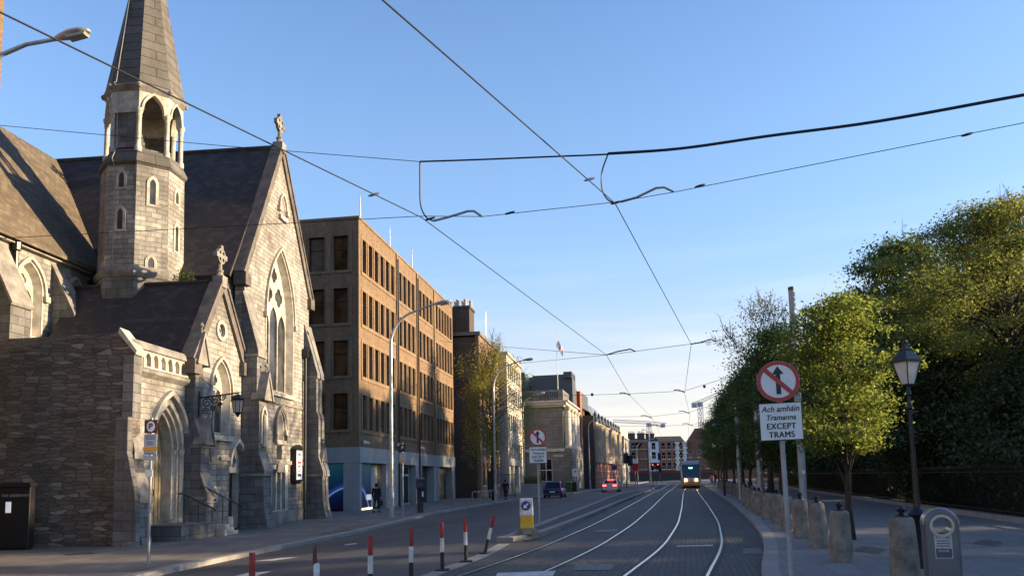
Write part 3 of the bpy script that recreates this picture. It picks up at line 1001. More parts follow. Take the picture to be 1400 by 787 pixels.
# left wing: a street facing wall, its windows and the roof behind
XW = -6.6
frW = frX(XW)
b = MB()
wins = [(-8.08, 7.6, 9.35, 0.72, 1.1), (-5.5, 7.9, 9.3, 0.58, 1.05), (-11.2, 7.6, 9.35, 0.72, 1.1)]
b.plate(rect_pts(-17, -3.9, 0, 11.05), [arch_pts(c, z0, zs, hw, r) for c, z0, zs, hw, r in wins], -0.5, 0, frW)
b.build('wing_wall', M['limestone'], church)
for c, z0, zs, hw, r in wins:
    gothic_window(church, frW, c, z0, zs, hw, r, 2, 0.3, 'pale_glass')
for s0, s1, xo, za, zb in ((-6.88, -6.06, 1.0, 8.55, 10.6), (-10.4, -9.3, 1.16, 8.25, 10.65)):
    o = MB().prism([(0, 0), (xo - .05, 0), (xo - .05, za + .05), (0.0, zb)], s0 + .05, s1 - .05, lambda x, z, s: (XW + x, s, z)).build('wing_buttress', M['ashlar'], church)
    MB().prism([(xo, za), (xo + .05, za + .08), (0.0, zb + .16), (0.0, zb)], s0, s1, lambda x, z, s: (XW + x, s, z)).build('weathering', M['dressed_grey'], o)
b = MB()
b.box(XW - 0.1, XW + 0.22, -17, -4.2, 10.88, 11.06)
b.build('eaves_cornice', M['dressed'], church)
b = MB()
RX, RZ = -11.6, 18.1
b.prism([(XW + 0.42, 10.95), (XW + 0.42, 11.1), (RX, RZ + 0.12), (RX, RZ - 0.05)], -20, 0, lambda x, z, s: (x, s, z))
b.prism([(RX, RZ - 0.05), (RX, RZ + 0.12), (2 * RX - XW - 0.4, 11.1), (2 * RX - XW - 0.4, 10.95)], -20, 0, lambda x, z, s: (x, s, z))
b.build('wing_roof', M['sunlit_brown_slate'], church)
b = MB()
b.lathe([(0.09, 8.0), (0.09, 10.6), (0.16, 10.65), (0.18, 10.95)], 8, (XW + 0.16, -9.0, 0))
b.build('drainpipe', M['iron'], church)

# porch gable bay with its small roof
GA_, GL, GR = (-5.95, 9.75), (-8.0, 6.55), (-4.0, 7.0)
b = MB()
gh = [arch_pts(-5.85, 3.75, 5.5, 0.78, 1.2), circle_pts(-5.92, 7.95, 0.3), arch_pts(-4.38, 0, 2.55, 0.62, 0.95)]
b.plate([(-8.0, 0), (-3.75, 0), GR, GA_, GL], gh, -0.5, 0, FR)
b.build('porch_gable_wall', M['limestone'], church)
gothic_window(church, FR, -5.85, 3.75, 5.5, 0.78, 1.2, 2, 0.28, 'leaded_glass')
b = MB()
b.plate(circle_pts(-5.92, 7.95, 0.42, 24), [circle_pts(-5.92, 7.95, 0.27, 20)], -0.05, 0.07, FR)
b.plate(circle_pts(-5.92, 7.95, 0.31, 20), [trefoil_pts(-5.92, 7.95, 0.22)], -0.2, -0.1, FR)
w = b.build('window', M['dressed'], church)
MB().plate(circle_pts(-5.92, 7.95, 0.3), [], -0.26, -0.21, FR).build('glass', M['leaded_glass'], w)
gable_top(GA_, GL, GR, -0.32, 0.12, 1.35, 0.22)
b = MB()
b.prism([(-8.35, 5.95), (-5.95, 9.8), (-5.95, 9.95), (-8.42, 6.0)], -6.2, -0.3, FR)
b.prism([(-3.6, 6.0), (-3.5, 6.05), (-5.95, 9.95), (-5.95, 9.8)], -6.2, -0.3, FR)
b.tube([(-6.2, -5.95, 9.95), (-0.5, -5.95, 9.95)], 0.1, 8)
b.build('porch_roof', M['slate'], church)
# side wall of the porch under that slope, and the flat roofed door bay
b = MB()
b.box(-6.4, -0.8, -8.0, -7.7, 0, 6.2)
b.box(-6.4, -0.8, -11.4, -11.1, 0, 6.3)
b.build('porch_side_wall', M['ashlar'], church)
MB().box(-6.4, -0.7, -11.2, -7.8, 6.0, 6.15).build('porch_flat_roof', M['slate_blue'], church)
XP = -0.3
frP = frX(XP)
b = MB()
b.plate(rect_pts(-11.75, -7.6, 0, 5.55), [arch_pts(-9.15, 0.5, 3.1, 1.08, 1.75, 12)], -0.75, 0, frP)
b.build('door_bay_wall', M['limestone'], church)
b = MB()
b.box(XP - 0.7, XP, -11.75, -7.6, 5.72, 6.5)
b.plate(rect_pts(-11.0, -7.65, 5.76, 6.34), [arch_pts(-10.72 + k * 0.46, 5.82, 6.04, 0.165, 0.24, 5) for k in range(7)], 0.0, 0.14, frP)
b.box(XP - 0.1, XP + 0.13, -11.75, -11.05, 5.72, 6.34)
b.build('parapet', M['dressed'], church)
b = MB()
b.prism([(0, 5.45), (0.2, 5.6), (0.2, 5.72), (0, 5.72)], -11.75, -7.6, lambda x, z, s: (XP + x, s, z))
b.prism([(-0.8, 6.5), (-0.8, 6.62), (0.1, 6.62), (0.22, 6.48), (0.22, 6.34), (0, 6.34), (0, 6.5)], -11.8, -7.55, lambda x, z, s: (XP + x, s, z))
b.lathe([(0.05, 5.15), (0.22, 5.35), (0.2, 5.6), (0.26, 5.72)], 8, (XP + 0.1, -11.55, 0))
b.build('parapet_coping', M['dressed_grey'], church)
b = MB()
for k, (hw, rs, w0, w1) in enumerate(((1.08, 1.75, -0.3, 0.03), (0.96, 1.6, -0.45, -0.1), (0.84, 1.45, -0.62, -0.24))):
    arch_ring(b, -9.15, 0.5, 3.1, hw - 0.13, rs - 0.17, 0.135, w0, w1, frP)
arch_ring(b, -9.15, 3.0, 3.1, 1.2, 1.9, 0.15, -0.02, 0.17, frP)
for s in (-1, 1):
    for j, (hw, x) in enumerate(((1.02, -0.05), (0.9, -0.24))):
        b.lathe([(0.11, 0.5), (0.11, 0.62), (0.075, 0.68), (0.075, 2.85), (0.12, 2.98), (0.14, 3.12)], 10, (XP + x, -9.15 + s * (hw - .02), 0))
for k in range(15):     # carved leaf bosses along the arch
    pts = arch_pts(-9.15, None, 3.1, 0.9, 1.55, 7)
    p = pts[k]
    b.lathe([(0.02, -0.07), (0.075, 0), (0.02, 0.07)], 6, (XP - 0.16, p[0], p[1]))
dw = b.build('door_surround', M['dressed'], church)
b = MB()
b.plate(arch_pts(-9.15, 0.5, 3.1, 0.76, 1.35), [], -0.72, -0.64, frP)
for k in range(6):
    b.box(XP - 0.645, XP - 0.61, -9.15 - 0.7 + k * 0.25, -9.15 - 0.55 + k * 0.25, 0.55, 3.05)
d = b.build('door', M['pale_oak'], church)
MB().tube([(XP - 0.6, -9.05, 1.45), (XP - 0.55, -9.05, 1.5), (XP - 0.55, -9.05, 1.7), (XP - 0.6, -9.05, 1.75)], 0.02, 6).build('handle', M['iron'], d)
# small side door
b = MB()
b.plate(arch_pts(-4.38, 0.05, 2.55, 0.60, 0.92), [rect_pts(-4.38 - 0.42, -4.38 + 0.42, 0.06, 2.3), trefoil_pts(-4.38, 2.78, 0.27, 4)], -0.38, -0.12, FR)
arch_ring(b, -4.38, 2.55, 2.55, 0.66, 1.0, 0.13, -0.02, 0.15, FR)
b.build('door_surround', M['dressed'], church)
d = MB().box(-0.42, -0.36, -4.86, -3.9, 0, 2.35).build('door', M['oak'], church)
MB().lathe([(0.03, 0), (0.04, 0.03), (0.02, 0.06)], 8, (-0.33, -4.05, 1.15)).build('handle', M['iron'], d)
b = MB()
b.plate(rect_pts(-5.0, -3.75, 3.0, 3.3), [], -0.3, -0.2, FR)
b.box(-0.02, 0.10, -5.9, -5.0, 2.78, 2.92)
b.build('tympanum_course', M['dressed_grey'], church)
MB().plate(circle_pts(-6.45, 3.05, 0.24, 18, 0.34), [], 0.0, 0.05, FR).build('plaque', M['dressed_grey'], church)
b = MB()
b.plate(arch_pts(-6.25, 1.15, 1.45, 0.24, 0.35), [arch_pts(-6.25, 1.2, 1.45, 0.15, 0.24)], -0.02, 0.04, FR)
w = b.build('window', M['dressed'], church)
MB().plate(arch_pts(-6.25, 1.18, 1.45, 0.17, 0.27), [], 0.003, 0.012, FR).build('glass', M['leaded_glass'], w)

# buttresses: (s0, s1, profile)
def buttress(s0, s1, prof, caps, x=0):
    f = lambda a, z, s: (x + a, s, z)
    o = MB().prism(prof, s0, s1, f).build('buttress', M['ashlar'], church)
    for (xa, za, xb, zb) in caps:
        b = MB()
        b.prism([(xa + .06, za - .1), (xa + .08, za + .03), (xb + .02, zb + .06), (xb - .02, zb)], s0 - 0.05, s1 + 0.05, f)
        b.box(-0.02, xa + 0.08, s0 - 0.06, s1 + 0.06, za - 0.2, za - 0.08, lambda a, s, z: (x + a, s, z))
        b.build('weathering', M['dressed_grey'], o)
    return o
PB = [(0, 0), (1.22, 0), (1.08, 0.55), (1.02, 1.0), (0.98, 2.35), (0.78, 3.1), (0.78, 5.2), (0.66, 5.5), (0.66, 7.4), (0.0, 10.0)]
CB = [(0.98, 2.35, 0.78, 3.1), (0.66, 7.4, 0.0, 10.0)]
buttress(-3.95, -3.15, PB, CB)
buttress(3.35, 4.25, PB, CB)
# gablet with niche on the left one
def gablet(x, s, z, k):
    b = MB()
    b.prism([(s - .42 * k, z), (s + .42 * k, z), (s, z + 1.05 * k)], 0.0, 0.5 * k, lambda a, zz, w: (x + w, a, zz))
    for sg in (-1, 1):
        b.prism([(s, z + 1.05 * k), (s, z + 1.25 * k), (s + sg * .52 * k, z + .02), (s + sg * .42 * k, z - .05)], -0.05, 0.56 * k, lambda a, zz, w: (x + w, a, zz))
    b.lathe([(0.05, 0), (0.03, 0.2 * k), (0.1 * k, 0.28 * k), (0.02, 0.4 * k)], 8, (x + .4 * k, s, z + 1.2 * k))
    b.build('gablet', M['dressed_grey'], church)
gablet(0.5, -3.55, 5.35, 1.0)
gablet(0.55, 3.8, 2.9, 0.75)
gablet(-0.25, -7.75, 6.3, 1.0)
b = MB()
arch_ring(b, -3.55, 3.5, 4.6, 0.22, 0.4, 0.1, 0.76, 0.86, FR)
b.lathe([(0.13, 3.4), (0.10, 3.6), (0.12, 4.2), (0.08, 4.45), (0.09, 4.65), (0.03, 4.75)], 8, (0.86, -3.55, 0))
b.build('niche', M['dressed'], church)
PD = [(-.3, 0), (0.72, 0), (0.62, 0.5), (0.58, 1.5), (0.36, 2.2), (0.36, 3.4), (0.1, 4.2), (0.1, 6.0), (-.3, 7.0)]
buttress(-8.05, -7.45, PD, [(0.58, 1.5, 0.36, 2.2), (0.36, 3.4, 0.1, 4.2)])
gablet(0.15, -7.75, 3.3, 0.8)
PE = [(0, 0), (0.72, 0), (0.62, 0.5), (0.58, 1.5), (0.36, 2.2), (0.36, 2.9), (0.0, 4.9)]
buttress(-11.8, -11.2, PE, [(0.58, 1.5, 0.36, 2.2), (0.36, 2.9, 0.0, 4.9)], XP)
b = MB()
b.tube([(0.14, 3.15, 0), (0.14, 3.15, 8.3)], 0.07, 8)
b.box(0.02, 0.3, 3.0, 3.3, 8.25, 8.7)
b.build('drainpipe', M['iron'], church)

# steps and landing
b = MB()
b.box(XP, 1.0, -10.5, -8.1, 0, 0.52)
b.build('landing', M['ashlar'], church)
b = MB()
for k in range(3):
    b.box(0.42, 1.35 + 0.0 * k, -8.1 + k * 0.36, -8.1 + (k + 1) * 0.36, 0, 0.40 - k * 0.13)
b.box(0.42, 0.95, -7.0, -6.6, 0, 0.62)
b.build('entrance_step', M['dressed'], church)

# tower
TX, TS = -3.45, -6.0
TM = Matrix.Translation((-4.14, -4.75, 0.54)) @ Matrix.Diagonal((0.965, 0.965, 0.986, 1)) @ Matrix.Translation((3.45, 6.0, 0))
def octo(prof, r0=pi / 8):
    return MB(TM).lathe([(r / cos(pi / 8), z) for r, z in prof], 8, (TX, TS, 0), r0)
octo([(1.62, 5.5), (1.62, 10.0)]).build('tower_base', M['ashlar'], church)
octo([(1.66, 9.85), (1.73, 10.0), (1.73, 10.1), (1.58, 10.35)]).build('tower_ledge', M['dressed_grey'], church)
octo([(1.60, 10.2), (1.56, 14.75)]).build('tower_shaft', M['limestone'], church)
octo([(1.57, 14.6), (1.67, 14.72), (1.67, 14.82), (1.42, 15.35)]).build('tower_cornice', M['spire_stone'], church)
octo([(1.28, 15.0), (1.28, 15.45)]).build('belfry_floor', M['ashlar'], church)
def oct_frame(ang, r):
    ca, sa = cos(ang), sin(ang)
    return lambda a, z, w: (TX + ca * (r + w) - sa * a, TS + sa * (r + w) + ca * a, z)
RB = 1.46
side = 2 * RB * tan(pi / 8)
b = MB(TM)
for k in range(8):
    ang = k * pi / 4
    fr = oct_frame(ang, RB)
    if k in (6, 2, 3):
        MB(TM).box(-side / 2, side / 2, 15.4, 17.0, -0.25, -0.02, fr).build('belfry_wall', M['ashlar'], church)
        b.box(-side / 2, side / 2, 17.0, 18.0, -0.25, 0.0, fr)
        b.box(-side / 2, side / 2, 16.9, 17.0, -0.25, 0.05, fr)
    else:
        ap = arch_pts(0, None, 17.05, 0.41, 0.72, 8)[::-1]
        b.plate([(0.41, 17.0), (side / 2, 17.0), (side / 2, 18.0), (-side / 2, 18.0), (-side / 2, 17.0), (-0.41, 17.0)] + ap, [], -0.22, 0.0, fr)
        arch_ring(b, 0, 17.0, 17.05, 0.41, 0.72, 0.09, -0.02, 0.06, fr)
b.build('belfry_arcade', M['dressed'], church)
for k in range(8):
    a = (k + 0.5) * pi / 4
    r = RB / cos(pi / 8) - 0.08
    MB(TM).lathe([(0.15, 15.2), (0.15, 15.42), (0.105, 15.5), (0.10, 16.7), (0.13, 16.75), (0.105, 16.8), (0.17, 17.0), (0.17, 17.08)], 12,
               (TX + r * cos(a), TS + r * sin(a), 0)).build('belfry_column', M['dressed'], church, smooth=40)
octo([(1.47, 17.85), (1.54, 17.95), (1.60, 18.05), (1.60, 18.12), (1.50, 18.2)]).build('spire_cornice', M['dressed_grey'], church)
b = octo([(1.54, 18.12), (0.06, 26.8)])
b.build('spire', M['spire_stone'], church)
for k in range(8):
    a = (k + 0.5) * pi / 4
    MB(TM).lathe([(0.07, -0.1), (0.12, 0), (0.07, 0.1)], 8, (TX + 1.68 * cos(a), TS + 1.68 * sin(a), 18.06)).build('spire_corbel', M['dressed_grey'], church)
lp = [(TX - 0.35, TS - 1.64 + 0.186 * (z - 18.1), z) for z in (18.2, 22, 26)]
b = MB(TM).tube(lp + [(TX - .1, TS + .2, 26.4)], 0.018, 5)
b.tube([(TX - 0.3, TS - 1.60, 10.4), (TX - 0.32, TS - 1.55, 14.5), (TX - .32, TS - 1.80, 14.8), (TX - .32, TS - 1.5, 15.4), (TX - 0.35, TS - 1.49, 18), (TX - 0.35, TS - 1.78, 18.1), lp[0]], 0.018, 5)
b.build('lightning_conductor', M['galv_grey'], church)
for k, z0, h, nm in ((6, 13.55, .5, 'trefoil'), (6, 11.75, .75, ''), (7, 12.9, .95, ''), (7, 10.15, .35, ''), (0, 13.3, .4, ''), (0, 11.2, 1.0, '')):
    fr = oct_frame(k * pi / 4, 1.575 if z0 > 12.5 else 1.595)
    b = MB(TM)
    b.plate(arch_pts(0, z0, z0 + h, 0.24, 0.36), [arch_pts(0, z0 + .08, z0 + h, 0.12, 0.22)], -0.05, 0.035, fr)
    w = b.build('window', M['dressed'], church)
    MB(TM).plate(arch_pts(0, z0 + .05, z0 + h, 0.14, 0.24), [], -0.02, 0.012, fr).build('glass', M['leaded_glass'], w)

# ------------------------------------------------------------------ rubble wall and left edge
RW0, RW1 = Vector((-12.05, 24.3)), Vector((-26.0, 24.1))
rd = (RW1 - RW0).normalized()
rw = thing('stone_wall', 'tall dark rubble stone wall beside the church porch', 'wall', (RW0.x, RW0.y, PAV), atan2(rd.y, rd.x) + pi)
# local: -X runs left along the wall, -Y faces the camera
b = MB()
b.plate([(0.0, 0), (0.0, 6.15), (-0.45, 6.75), (-3.6, 6.62), (-9, 6.5), (-14, 6.45), (-14, 0)], [], -0.55, 0.0, lambda x, z, w: (x, -w, z))
b.build('masonry', M['rubble'], rw)
b = MB()
b.prism([(-0.5, 6.72), (0.08, 6.02), (0.12, 6.14), (-0.45, 6.9)], -0.06, 0.6, lambda x, z, y: (x, y, z))
b.build('coping', M['dressed'], rw)
b = MB()
b.prism([(0.35, 0), (0.3, 1.6), (0.02, 2.9), (0.02, 4.0), (-0.35, 4.0), (-0.35, 0)], -0.32, -0.005, lambda x, z, y: (x, y, z))
b.prism([(0.03, 4.0), (0.03, 6.0), (-0.3, 6.0), (-0.3, 4.0)], -0.05, 0.5, lambda x, z, y: (x, y, z))
b.build('quoin_pier', M['ashlar'], rw)

cab = thing('cabinet', 'black street cabinet lettered THE GREENWAY against the rubble stone wall', 'cabinet', (at(38, 751, 23.5).x, 23.5, PAV), atan2(rd.y, rd.x) + pi)
b = MB()
b.box(-1.25, 0.0, 0.0, 0.28, 0.05, 1.9)
b.build('body', M['sign_black'], cab, bevel=0.02)
MB().prism([(-1.3, 1.9), (0.05, 1.9), (0.0, 2.02), (-1.25, 2.02)], -0.05, 0.32, lambda x, z, y: (x, y, z)).build('lid', M['sign_black'], cab)
MB().box(-1.2, -0.05, 0.05, 0.26, 0, 0.05).build('plinth', M['rubber'], cab)
lettering('THE GREENWAY', 0.112, M['sticker'], cab, FACE(-0.44, -0.004, 1.63), bold=0.001)
MB().box(-0.72, -0.56, -0.006, 0.0, 1.12, 1.45).build('notice', M['poster_white'], cab)

ex = at(6, 0, 21.5).x
eb = thing('brick_building', 'tall warm brick building edge at the top left corner', 'building', (ex, 21.5, PAV))
MB().box(-14, 0, -13, 0, 0, 30).build('wall', M['brown_brick'], eb)
b = MB()
for i in range(5):
    for j in range(3):
        b.box(0.0, 0.03, -11 + j * 4, -9.6 + j * 4, 4 + i * 3.5, 6 + i * 3.5)
b.build('window', M['dark_window'], eb)
MB().box(-14.2, 0.12, -13.2, 0.0, 30, 30.3).build('coping', M['concrete'], eb)

# ------------------------------------------------------------------ brown brick offices
BO = Vector((-9.79, 48.96))
BA = atan(0.1464)
office = thing('office_building', 'long brown brick office block with rows of narrow windows over grey pillars', 'building', (BO.x, BO.y, PAV), -BA)
BL, BH = 27.4, 19.0
rows = [5.2, 8.65, 12.1, 15.6]
WH = 2.2
groups = [(0.5, 8.0, 6), (8.75, 13.55, 4), (14.55, 19.35, 4), (20.3, 27.0, 6)]
fwin = []
for a0, a1, n in groups:
    p = (a1 - a0) / n
    for k in range(n):
        fwin.append((a0 + p * (k + 0.5) - 0.36, a0 + p * (k + 0.5) + 0.36))
b = MB()
b.plate(rect_pts(0, BL, 4.05, BH), [rect_pts(a, c, z, z + WH) for a, c in fwin for z in rows], -0.35, 0, FR)
swin = [(-1.75, -0.75), (-3.45, -2.35), (-5.2, -4.1), (-7, -5.9)]
b.plate(rect_pts(-16, -0.35, 4.05, BH), [rect_pts(a, c, z, z + WH + .1) for a, c in swin for z in rows], -0.35, 0, frS(0))
b.box(-16, -0.4, 0.4, BL - 0.05, BH - 0.7, BH - 0.3)
b.box(-16, -0.4, BL - 0.4, BL - 0.002, 0, BH - 0.02)
b.build('wall', M['brown_brick'], office)
# window piers: raised soldier surrounds per group
b = MB()
for a0, a1, n in groups:
    for z in rows:
        b.box(a0 - 0.05, a1 + 0.05, z - 0.26, z - 0.02, -0.02, 0.05, lambda s, zz, w: (w, s, zz))
        b.box(a0 - 0.05, a1 + 0.05, z + WH + 0.02, z + WH + 0.24, -0.02, 0.03, lambda s, zz, w: (w, s, zz))
    for z in rows:
        p = (a1 - a0) / n
        for k in range(n + 1):
            e = a0 + p * k
            b.box(e - 0.09, e + 0.09, z, z + WH, -0.02, 0.045, FR)
for a, c in swin:
    for z in rows:
        b.box(a - 0.12, c + 0.12, z - 0.2, z - 0.02, -0.02, 0.07, frS(0))
        b.box(a - 0.3, a - 0.14, z - 0.2, z + WH + .3, -0.02, 0.05, frS(0))
        b.box(c + 0.14, c + 0.3, z - 0.2, z + WH + .3, -0.02, 0.05, frS(0))
b.build('window_surround', M['brown_brick_trim'], office)
MB().box(-16, 0.05, -0.05, BL, BH, BH + 0.16).build('coping', M['brown_brick_trim'], office)
b = MB()
for s in (8.35, 14.05, 19.85):
    b.box(0.0, 0.10, s - 0.16, s + 0.16, 4.05, BH)
b.build('pilaster', M['brown_brick_trim'], office)
b = MB()
for s in (8.35, 14.05):
    b.tube([(0.16, s, 0), (0.16, s, BH - 0.4)], 0.06, 8)
b.build('drainpipe', M['iron'], office)
def office_window(fr, a, c, z, h, glass):
    f = MB()
    f.plate(rect_pts(a, c, z, z + h), [rect_pts(a + .05, c - .05, z + .05, z + h * .62), rect_pts(a + .05, c - .05, z + h * .62 + .06, z + h - .05)], -0.30, -0.22, fr)
    o = f.build('window', M['bronze'], office)
    MB().plate(rect_pts(a + .02, c - .02, z + .02, z + h - .02), [], -0.275, -0.255, fr).build('pane', M[glass], o)
    return o
M['blind'] = plain('window_blind', (0.16, 0.13, 0.10), 0.7, 0, 0.25, 3)
M['grey_pane'] = glassmat('grey_window_glass', (0.03, 0.032, 0.035), 0.05, 0.5)
wrng = random.Random(8)
w0 = office_window(FR, fwin[0][0], fwin[0][1], rows[0], WH, 'dark_window')
pane_kinds = []
for nm in ('grey_pane', 'blind'):
    me = w0.children[0].data.copy()
    me.materials[0] = M[nm]
    if nm == 'blind':
        for v in me.vertices:
            if v.co.z < rows[0] + 1.0: v.co.z = rows[0] + 1.25
    pane_kinds.append(me)
for i, (a, c) in enumerate(fwin):
    for z in rows:
        if i == 0 and z == rows[0]:
            continue
        w = w0.copy()
        COL.objects.link(w)
        w.location = (0, a - fwin[0][0], z - rows[0])
        g = w0.children[0].copy()
        q = wrng.random()
        if q < 0.32:
            g.data = pane_kinds[0] if q < 0.2 else pane_kinds[1]
        COL.objects.link(g)
        g.parent = w
for a, c in swin[:3]:
    for z in rows:
        office_window(frS(0), a, c, z, WH + .1, 'brown_window')
# ground floor: concrete beam, pillars and recessed shopfronts
b = MB()
b.box(-16, 0.10, 0.012 - 0.10, BL, 3.05, 4.04)
pil = [(0, 0.35), (5.4, 8.2), (8.75, 9.05), (13.1, 14.35), (14.6, 15.0), (19.0, 20.1), (20.4, 20.8), (26.2, 27.4)]
for s0, s1 in pil:
    b.box(-1.0, 0.06, s0 - (0.06 if s0 == 0 else 0), s1, 0, 3.05)
b.box(-1.02, -1.0, -0.06, 0.3, 0, 3.05)
b.box(-16, -5.4, -0.06, 0.3, 0, 3.05)
b.build('pillar', M['concrete'], office)
MB().box(-15, -0.62, 1.0, BL - 0.5, 0.0, 3.0).build('shopfront', M['dark_steel'], office)

def mural_mat():
    m, N, L, P = newmat('space_mural')
    tc = N.new('ShaderNodeTexCoord')
    sp = N.new('ShaderNodeSeparateXYZ')
    L.new(tc.outputs['Object'], sp.inputs[0])
    n = noise(N, L, tc.outputs['Object'], 0.9, 5)
    ad = N.new('ShaderNodeMath'); ad.operation = 'MULTIPLY_ADD'
    L.new(n.outputs['Fac'], ad.inputs[0]); ad.inputs[1].default_value = 0.9
    L.new(sp.outputs[2], ad.inputs[2])
    mr = N.new('ShaderNodeMapRange')
    mr.inputs['From Min'].default_value = 0.6
    mr.inputs['From Max'].default_value = 3.6
    L.new(ad.outputs[0], mr.inputs['Value'])
    c = ramp(N, L, mr.outputs[0], [(0.0, (0.004, 0.004, 0.02)), (0.35, (0.008, 0.02, 0.09)), (0.7, (0.012, 0.08, 0.14)), (1.0, (0.03, 0.17, 0.19))])
    # the planet's bright limb: a ring round a centre below the floor, in the wall's own metres
    sb = vmath(N, L, 'SUBTRACT', tc.outputs['Object'], (-0.4, 0.5, -1.0))
    ln = vmath(N, L, 'LENGTH', sb.outputs[0])
    r = ramp(N, L, ln.outputs['Value'], [(0.0, (0, 0, 0)), (1.0, (0, 0, 0))])
    mr2 = N.new('ShaderNodeMapRange')
    mr2.inputs['From Min'].default_value = 1.9
    mr2.inputs['From Max'].default_value = 2.9
    L.new(ln.outputs['Value'], mr2.inputs['Value'])
    ring = ramp(N, L, mr2.outputs[0], [(0.0, (0.0, 0.0, 0.01)), (0.60, (0.0, 0.01, 0.04)), (0.70, (0.55, 0.72, 0.95)), (0.74, (0.04, 0.12, 0.5)), (1.0, (0, 0, 0))])
    col = mixc(N, L, 'ADD', 1.0, c, ring)
    L.new(col, P.inputs['Base Color'])
    L.new(col, P.inputs['Emission Color'])
    P.inputs['Emission Strength'].default_value = 0.06
    P.inputs['Roughness'].default_value = 0.3
    return m
mm = mural_mat()
b = MB()
b.box(-0.40, -0.35, 0.36, 3.3, 0.12, 3.0)
b.build('mural', mm, office)
MB().box(-5.3, -1.03, 0.10, 0.15, 0.12, 3.0).build('mural', mm, office)
MB().box(-0.40, -0.33, 3.35, 4.6, 0.12, 3.0).build('mural_portrait', M['pale_render'], office)
MB().box(-0.40, -0.32, 4.6, 5.4, 0.12, 3.0).build('mural_shadow', M['soot_brick'], office)
strip = plain('lit_floor_strip', (1.0, 0.72, 0.35), 0.5, 0, 0, 5, 0, 2.2)
MB().box(-0.33, -0.26, 0.5, 3.3, 0.02, 0.11).build('lit_strip', strip, office)
MB().box(-0.34, -0.28, 2.4, 3.2, 0.62, 0.98).build('notice', M['poster_white'], office)
for s0, s1, mt in ((9.3, 10.9, 'poster_white'), (15.3, 17.2, 'sticker_grey'), (21.2, 23.2, 'sticker_grey')):
    if mt == 'poster_white':
        f = MB().plate(rect_pts(s0, s1 + 1.8, 0, 3.0), [rect_pts(s0 + .1, s0 + 1.6, .1, 2.2), rect_pts(s0 + 1.75, s1 + 1.7, .1, 2.2), rect_pts(s0 + .1, s1 + 1.7, 2.35, 2.9)], -0.5, -0.4, FR).build('entrance', M['concrete'], office)
        MB().box(-0.49, -0.45, s0, s1 + 1.8, 0, 3.0).build('pane', M['dark_window'], f)
    else:
        m = masonry('torn_poster', (0.30, 0.32, 0.34), (0.05, 0.06, 0.07), (0.1, 0.11, 0.12), 0.7, 0.5, 0.02, 0.8, 0.8, 0.1, 0.6)
        MB().box(-0.61, -0.55, s0, s1, 0.3, 2.9).build('poster', m, office)
for s, z in ((0.6, 4.35), (8.0, 4.5), (14.3, 4.5)):
    c = MB()
    c.box(0.1, 0.22, s - .1, s + .1, z - .12, z + .12)
    c.tube([(0.15, s, z), (0.4, s + .25, z - .05)], 0.07, 8)
    c.build('security_camera', M['white_paint'], office)
for s, x, h in ((2.0, -0.6, 2.2), (9.3, -0.8, 2.6), (15.6, -0.8, 2.6)):
    MB().lathe([(0.06, 0), (0.05, h * .6), (0.03, h), (0.05, h + .03), (0.01, h + .08)], 8, (x, s, BH)).build('flagpole', M['white_paint'], office, smooth=40)
b = MB()
for s in (22.5, 24.5, 26.5):
    b.tube([(-2.5, s, BH), (-2.5, s, BH + 2.2)], 0.05, 6)
for z in (1.2, 2.2):
    b.tube([(-2.5, 22.5, BH + z), (-2.5, 26.5, BH + z)], 0.04, 6)
    b.tube([(-5.5, 22.5, BH + z), (-2.5, 22.5, BH + z)], 0.04, 6)
b.box(-2.7, -2.4, 25.6, 26.0, BH + .6, BH + 1.7)
b.box(-2.7, -2.4, 23.2, 23.5, BH + .3, BH + 1.2)
b.build('roof_antenna', M['galv'], office)

# ------------------------------------------------------------------ next buildings along the left
def punched(parent, fr, a0, a1, z0, z1, cols, rws, ww, wh, wallm, glass, framem, depth=0.3, margin=0.6, sill=None, thick=0.35, arched=False):
    """a wall with a grid of real openings; each window a part with its pane"""
    p = (a1 - a0 - 2 * margin) / cols
    holes = []
    for i in range(cols):
        for z in rws:
            c = a0 + margin + p * (i + .5)
            holes.append((c - ww / 2, c + ww / 2, z, z + wh))
    b = MB()
    b.plate(rect_pts(a0, a1, z0, z1), [rect_pts(*h) for h in holes], -thick, 0, fr)
    o = b.build('wall', wallm, parent)
    for a, c, z, zz in holes:
        f = MB()
        m = (z + zz) / 2
        f.plate(rect_pts(a, c, z, zz), [rect_pts(a + .07, (a + c) / 2 - .03, z + .07, m - .03), rect_pts((a + c) / 2 + .03, c - .07, z + .07, m - .03),
                                        rect_pts(a + .07, c - .07, m + .03, zz - .07)], -depth, -depth + .08, fr)
        if sill:
            f.box(a - .08, c + .08, z - .14, z - .002, -0.1, 0.08, fr)
        w = f.build('window', framem, parent)
        MB().plate(rect_pts(a + .02, c - .02, z + .02, zz - .02), [], -depth + .02, -depth + .04, fr).build('pane', glass, w)
    return o

